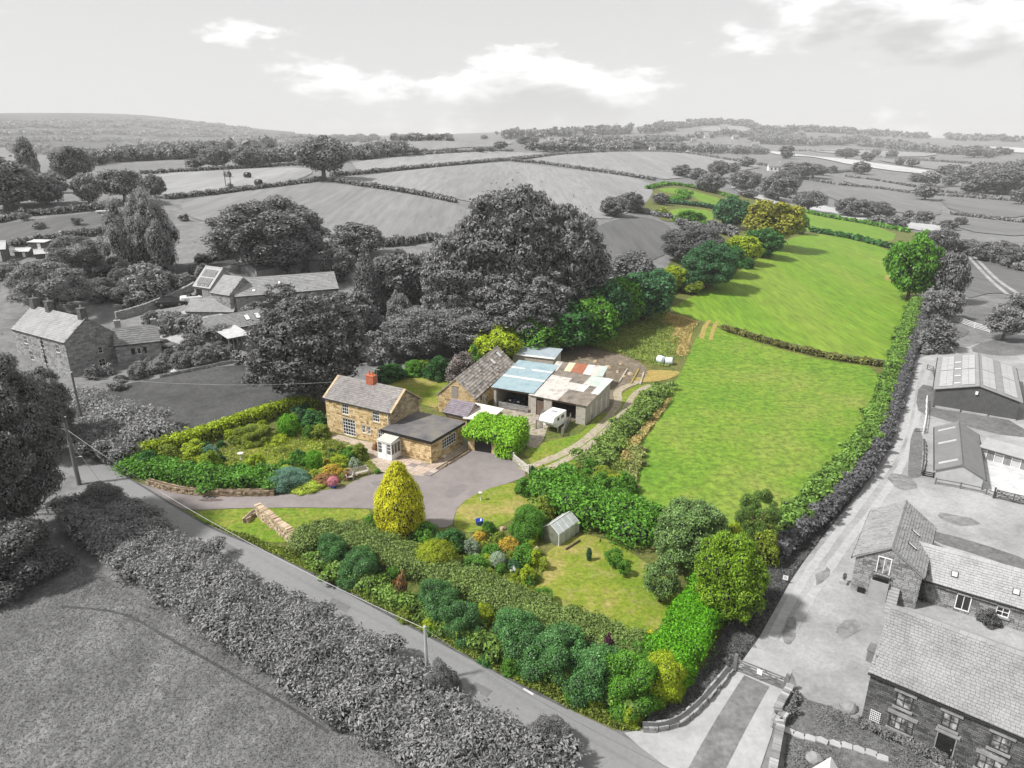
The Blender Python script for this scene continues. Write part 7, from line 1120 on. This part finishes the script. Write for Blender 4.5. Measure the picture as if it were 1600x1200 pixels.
hedge('flower_border', 'flowering border at the foot of the stone house wall', [(1345,1130),(1385,1150),(1430,1170),(1490,1200)], .7, .4, GD, leaf=.13, cat='border', seed=81); hedge('flower_border', 'small leaved shrubs along the garden wall by the gate', [(1238,1090),(1230,1110),(1225,1122)], .7, .5, GD, leaf=.14, cat='border', seed=82)
bs = thing('bin_store', 'little flat topped store against the stone house end', 'store', G(1352, 1033), R(-40)); m = MB(); m.box(0, 1.0, 0, .9, 0, .9); m.build('wall', WOODG, bs); m = MB(); m.box(-.05, 1.05, -.05, .95, .9, .96); m.build('lid', grey('lid_grey', .16), bs)
cs = thing('canvas_shelter', 'pale pointed canvas shelter on the farm garden grass', 'shelter', G(1292, 1215), .4); m = MB(); m.add([(-.6, -.6, .3), (.6, -.6, .3), (.6, .6, .3), (-.6, .6, .3), (0, 0, 1.5)], [(0, 1, 4), (1, 2, 4), (2, 3, 4), (3, 0, 4), (3, 2, 1, 0)]); m.build('canopy', mat('canvas', [0.42, 0.5], scale=2), cs); m = MB(); m.tube([(0, 0, 0), (0, 0, 1.4)], .03, 6); m.build('pole', WOODG, cs)
# notice on the track bank: only dark smudges can be made out on it
nb = thing('notice_board', 'small white notice with dark marks on the track bank', 'sign', G(1226, 912), R(-20)); m = MB(); m.box(-.2, .2, -.01, .01, .35, .75); m.build('board', WHITE, nb); m = MB(); m.tube([(0, .03, -.2), (0, .03, .6)], .025, 6); m.build('post', WOODG, nb)
for x0, x1, z in ((-.08, .06, .62), (-.1, .0, .52), (.06, .1, .56), (.02, .08, .46)): m = MB(); m.box(x0, x1, -.014, -.0105, z, z+.035); m.build('mark', DARKP, nb)
# bales
def bale(label, p, r, L, rz, m_, group=None):
    m = MB(); m.lathe([(r*.2, 0), (r*.92, .02), (r, .12), (r*1.01, L*.5), (r, L-.12), (r*.92, L-.02), (r*.2, L)], 18); o = m.build('hay_bale', m_, None, True, loc=Vector(p)+Vector((0, 0, r*.97))); o.rotation_euler = (R(90), 0, rz); return tag(o, label, 'bale', group)
WRAP = mat('bale_wrap', [(0.55, 0.62, 0.64), (0.7, 0.76, 0.78)], scale=3, rough=.3, spec=.5, bump=.3); bale('white wrapped bale with a torn dark side', G(1028, 566), .62, 1.1, R(40), WRAP); bale('white wrapped bale lying against the torn one', G(1039, 569), .6, 1.15, R(75), WRAP)
BBK = grey('bale_black', .03, rough=.3)
for px, py in [(353,277),(384,278),(401,290)]: bale('black wrapped bale on the pale stubble field', G(px, py), 1.2, 2.4, R(60), BBK, 'black bales on the stubble')
pl = thing('pallet_stack', 'stack of pale pallets beside the dark bush by the track', 'pallets', G(1436, 548), R(10))
for k in range(7):
    for j in range(4): m = MB(); m.box(0, 1.3, .34*j, .34*j+.25, .22*k+.14, .22*k+.18); m.build('slat', POLEL, pl)
    m = MB(); m.box(0, 1.3, .02, 1.2, .22*k+.02, .22*k+.139) if k == 0 else m.box(.05, 1.25, .05, 1.15, .22*k+.01, .22*k+.139); m.build('bearer', WOODG, pl)
tree(1447, 553, 20, 14, 'dome', GL, 'spiky pale plant beside the pallet stack', 'yucca_plant', 'plant'); tb = thing('garden_table', 'low white garden table on the far lawn', 'table', G(161, 334), .3); m = MB(); m.box(-1.6, 1.6, -.9, .9, .7, .8); m.build('table_top', WHITE, tb)
for x in (-1.4, 1.4):
    for y in (-.7, .7): m = MB(); m.box(x-.06, x+.06, y-.06, y+.06, 0, .7); m.build('leg', WHITE, tb)
# ------------------------------------------------------------------ houses on the far hills
FW = mat('far_wall', [0.35, 0.5], scale=.2); FWH = mat('far_white_wall', [0.6, 0.7], scale=.2); FRF = mat('far_roof', [0.16, 0.22], scale=.2); FGL = mat('far_glass', [0.05, 0.08], scale=.2)
def farhouse(px, py, wpx, label, white=False, rz=None, group=None):
    g = G(px, py); z = depth(g); L = wpx*z/FOC; r = thing('far_house', label, 'house', g, rz if rz is not None else random.uniform(-.4, .4), group); W = L*.6; e = L*.38; h = L*.62
    m = MB(); m.add([(-L/2, 0, -1), (-L/2, W, -1), (-L/2, W, e), (-L/2, W/2, h), (-L/2, 0, e), (L/2, 0, -1), (L/2, W, -1), (L/2, W, e), (L/2, W/2, h), (L/2, 0, e)], [(0, 4, 3, 2, 1), (5, 6, 7, 8, 9), (0, 5, 9, 4), (1, 2, 7, 6)]); m.build('wall', FWH if white else FW, r)
    rf = MB(); rf.slab([(-L*.53, -W*.05, e*.97), (L*.53, -W*.05, e*.97), (L*.53, W/2, h+.05*L), (-L*.53, W/2, h+.05*L)], .04*L); rf.slab([(-L*.53, W/2, h+.05*L), (L*.53, W/2, h+.05*L), (L*.53, W*1.05, e*.97), (-L*.53, W*1.05, e*.97)], .04*L); ro = rf.build('roof', FRF, r); c = MB(); c.box(L*.3, L*.42, W*.4, W*.6, h*.8, h*1.25); c.build('chimney', FW, ro)
    for x in (-.3, 0.0, .3): w = MB(); w.box(L*(x-.06), L*(x+.06), -.02*L, -.001*L, e*.35, e*.75); w.build('window', FGL, r)
for px, py, w, wh in [(828,211,9,1),(862,219,8,0),(886,214,9,1),(905,216,10,0),(918,213,8,1),(975,219,9,0),(1040,222,9,1),(1085,221,9,0),(1105,216,8,1),(1130,203,12,1),(1150,218,10,0),(1135,232,16,0),(1180,230,12,1),(1250,222,12,0),(1310,226,12,1),(1395,231,12,0),(1440,234,12,1),(597,222,9,1),(1090,236,14,0),(960,236,12,1),(1040,231,12,0)]: farhouse(px, py, w, 'white walled house on the far hillside' if wh else 'grey stone house on the far hillside', bool(wh), group='white houses on the far hills' if wh else 'stone houses on the far hills')
farhouse(1211, 268, 20, 'pale farmhouse among trees beyond the top paddock', True, -.1, None); farhouse(157, 272, 12, 'pale house roof between the village trees and the valley wood', True, .2, None); farhouse(1085, 238, 22, 'long pale farm building beyond the stubble fields', True, .05, None); farhouse(1020, 236, 10, 'white gabled house at the end of the stubble fields', True, .1, None)
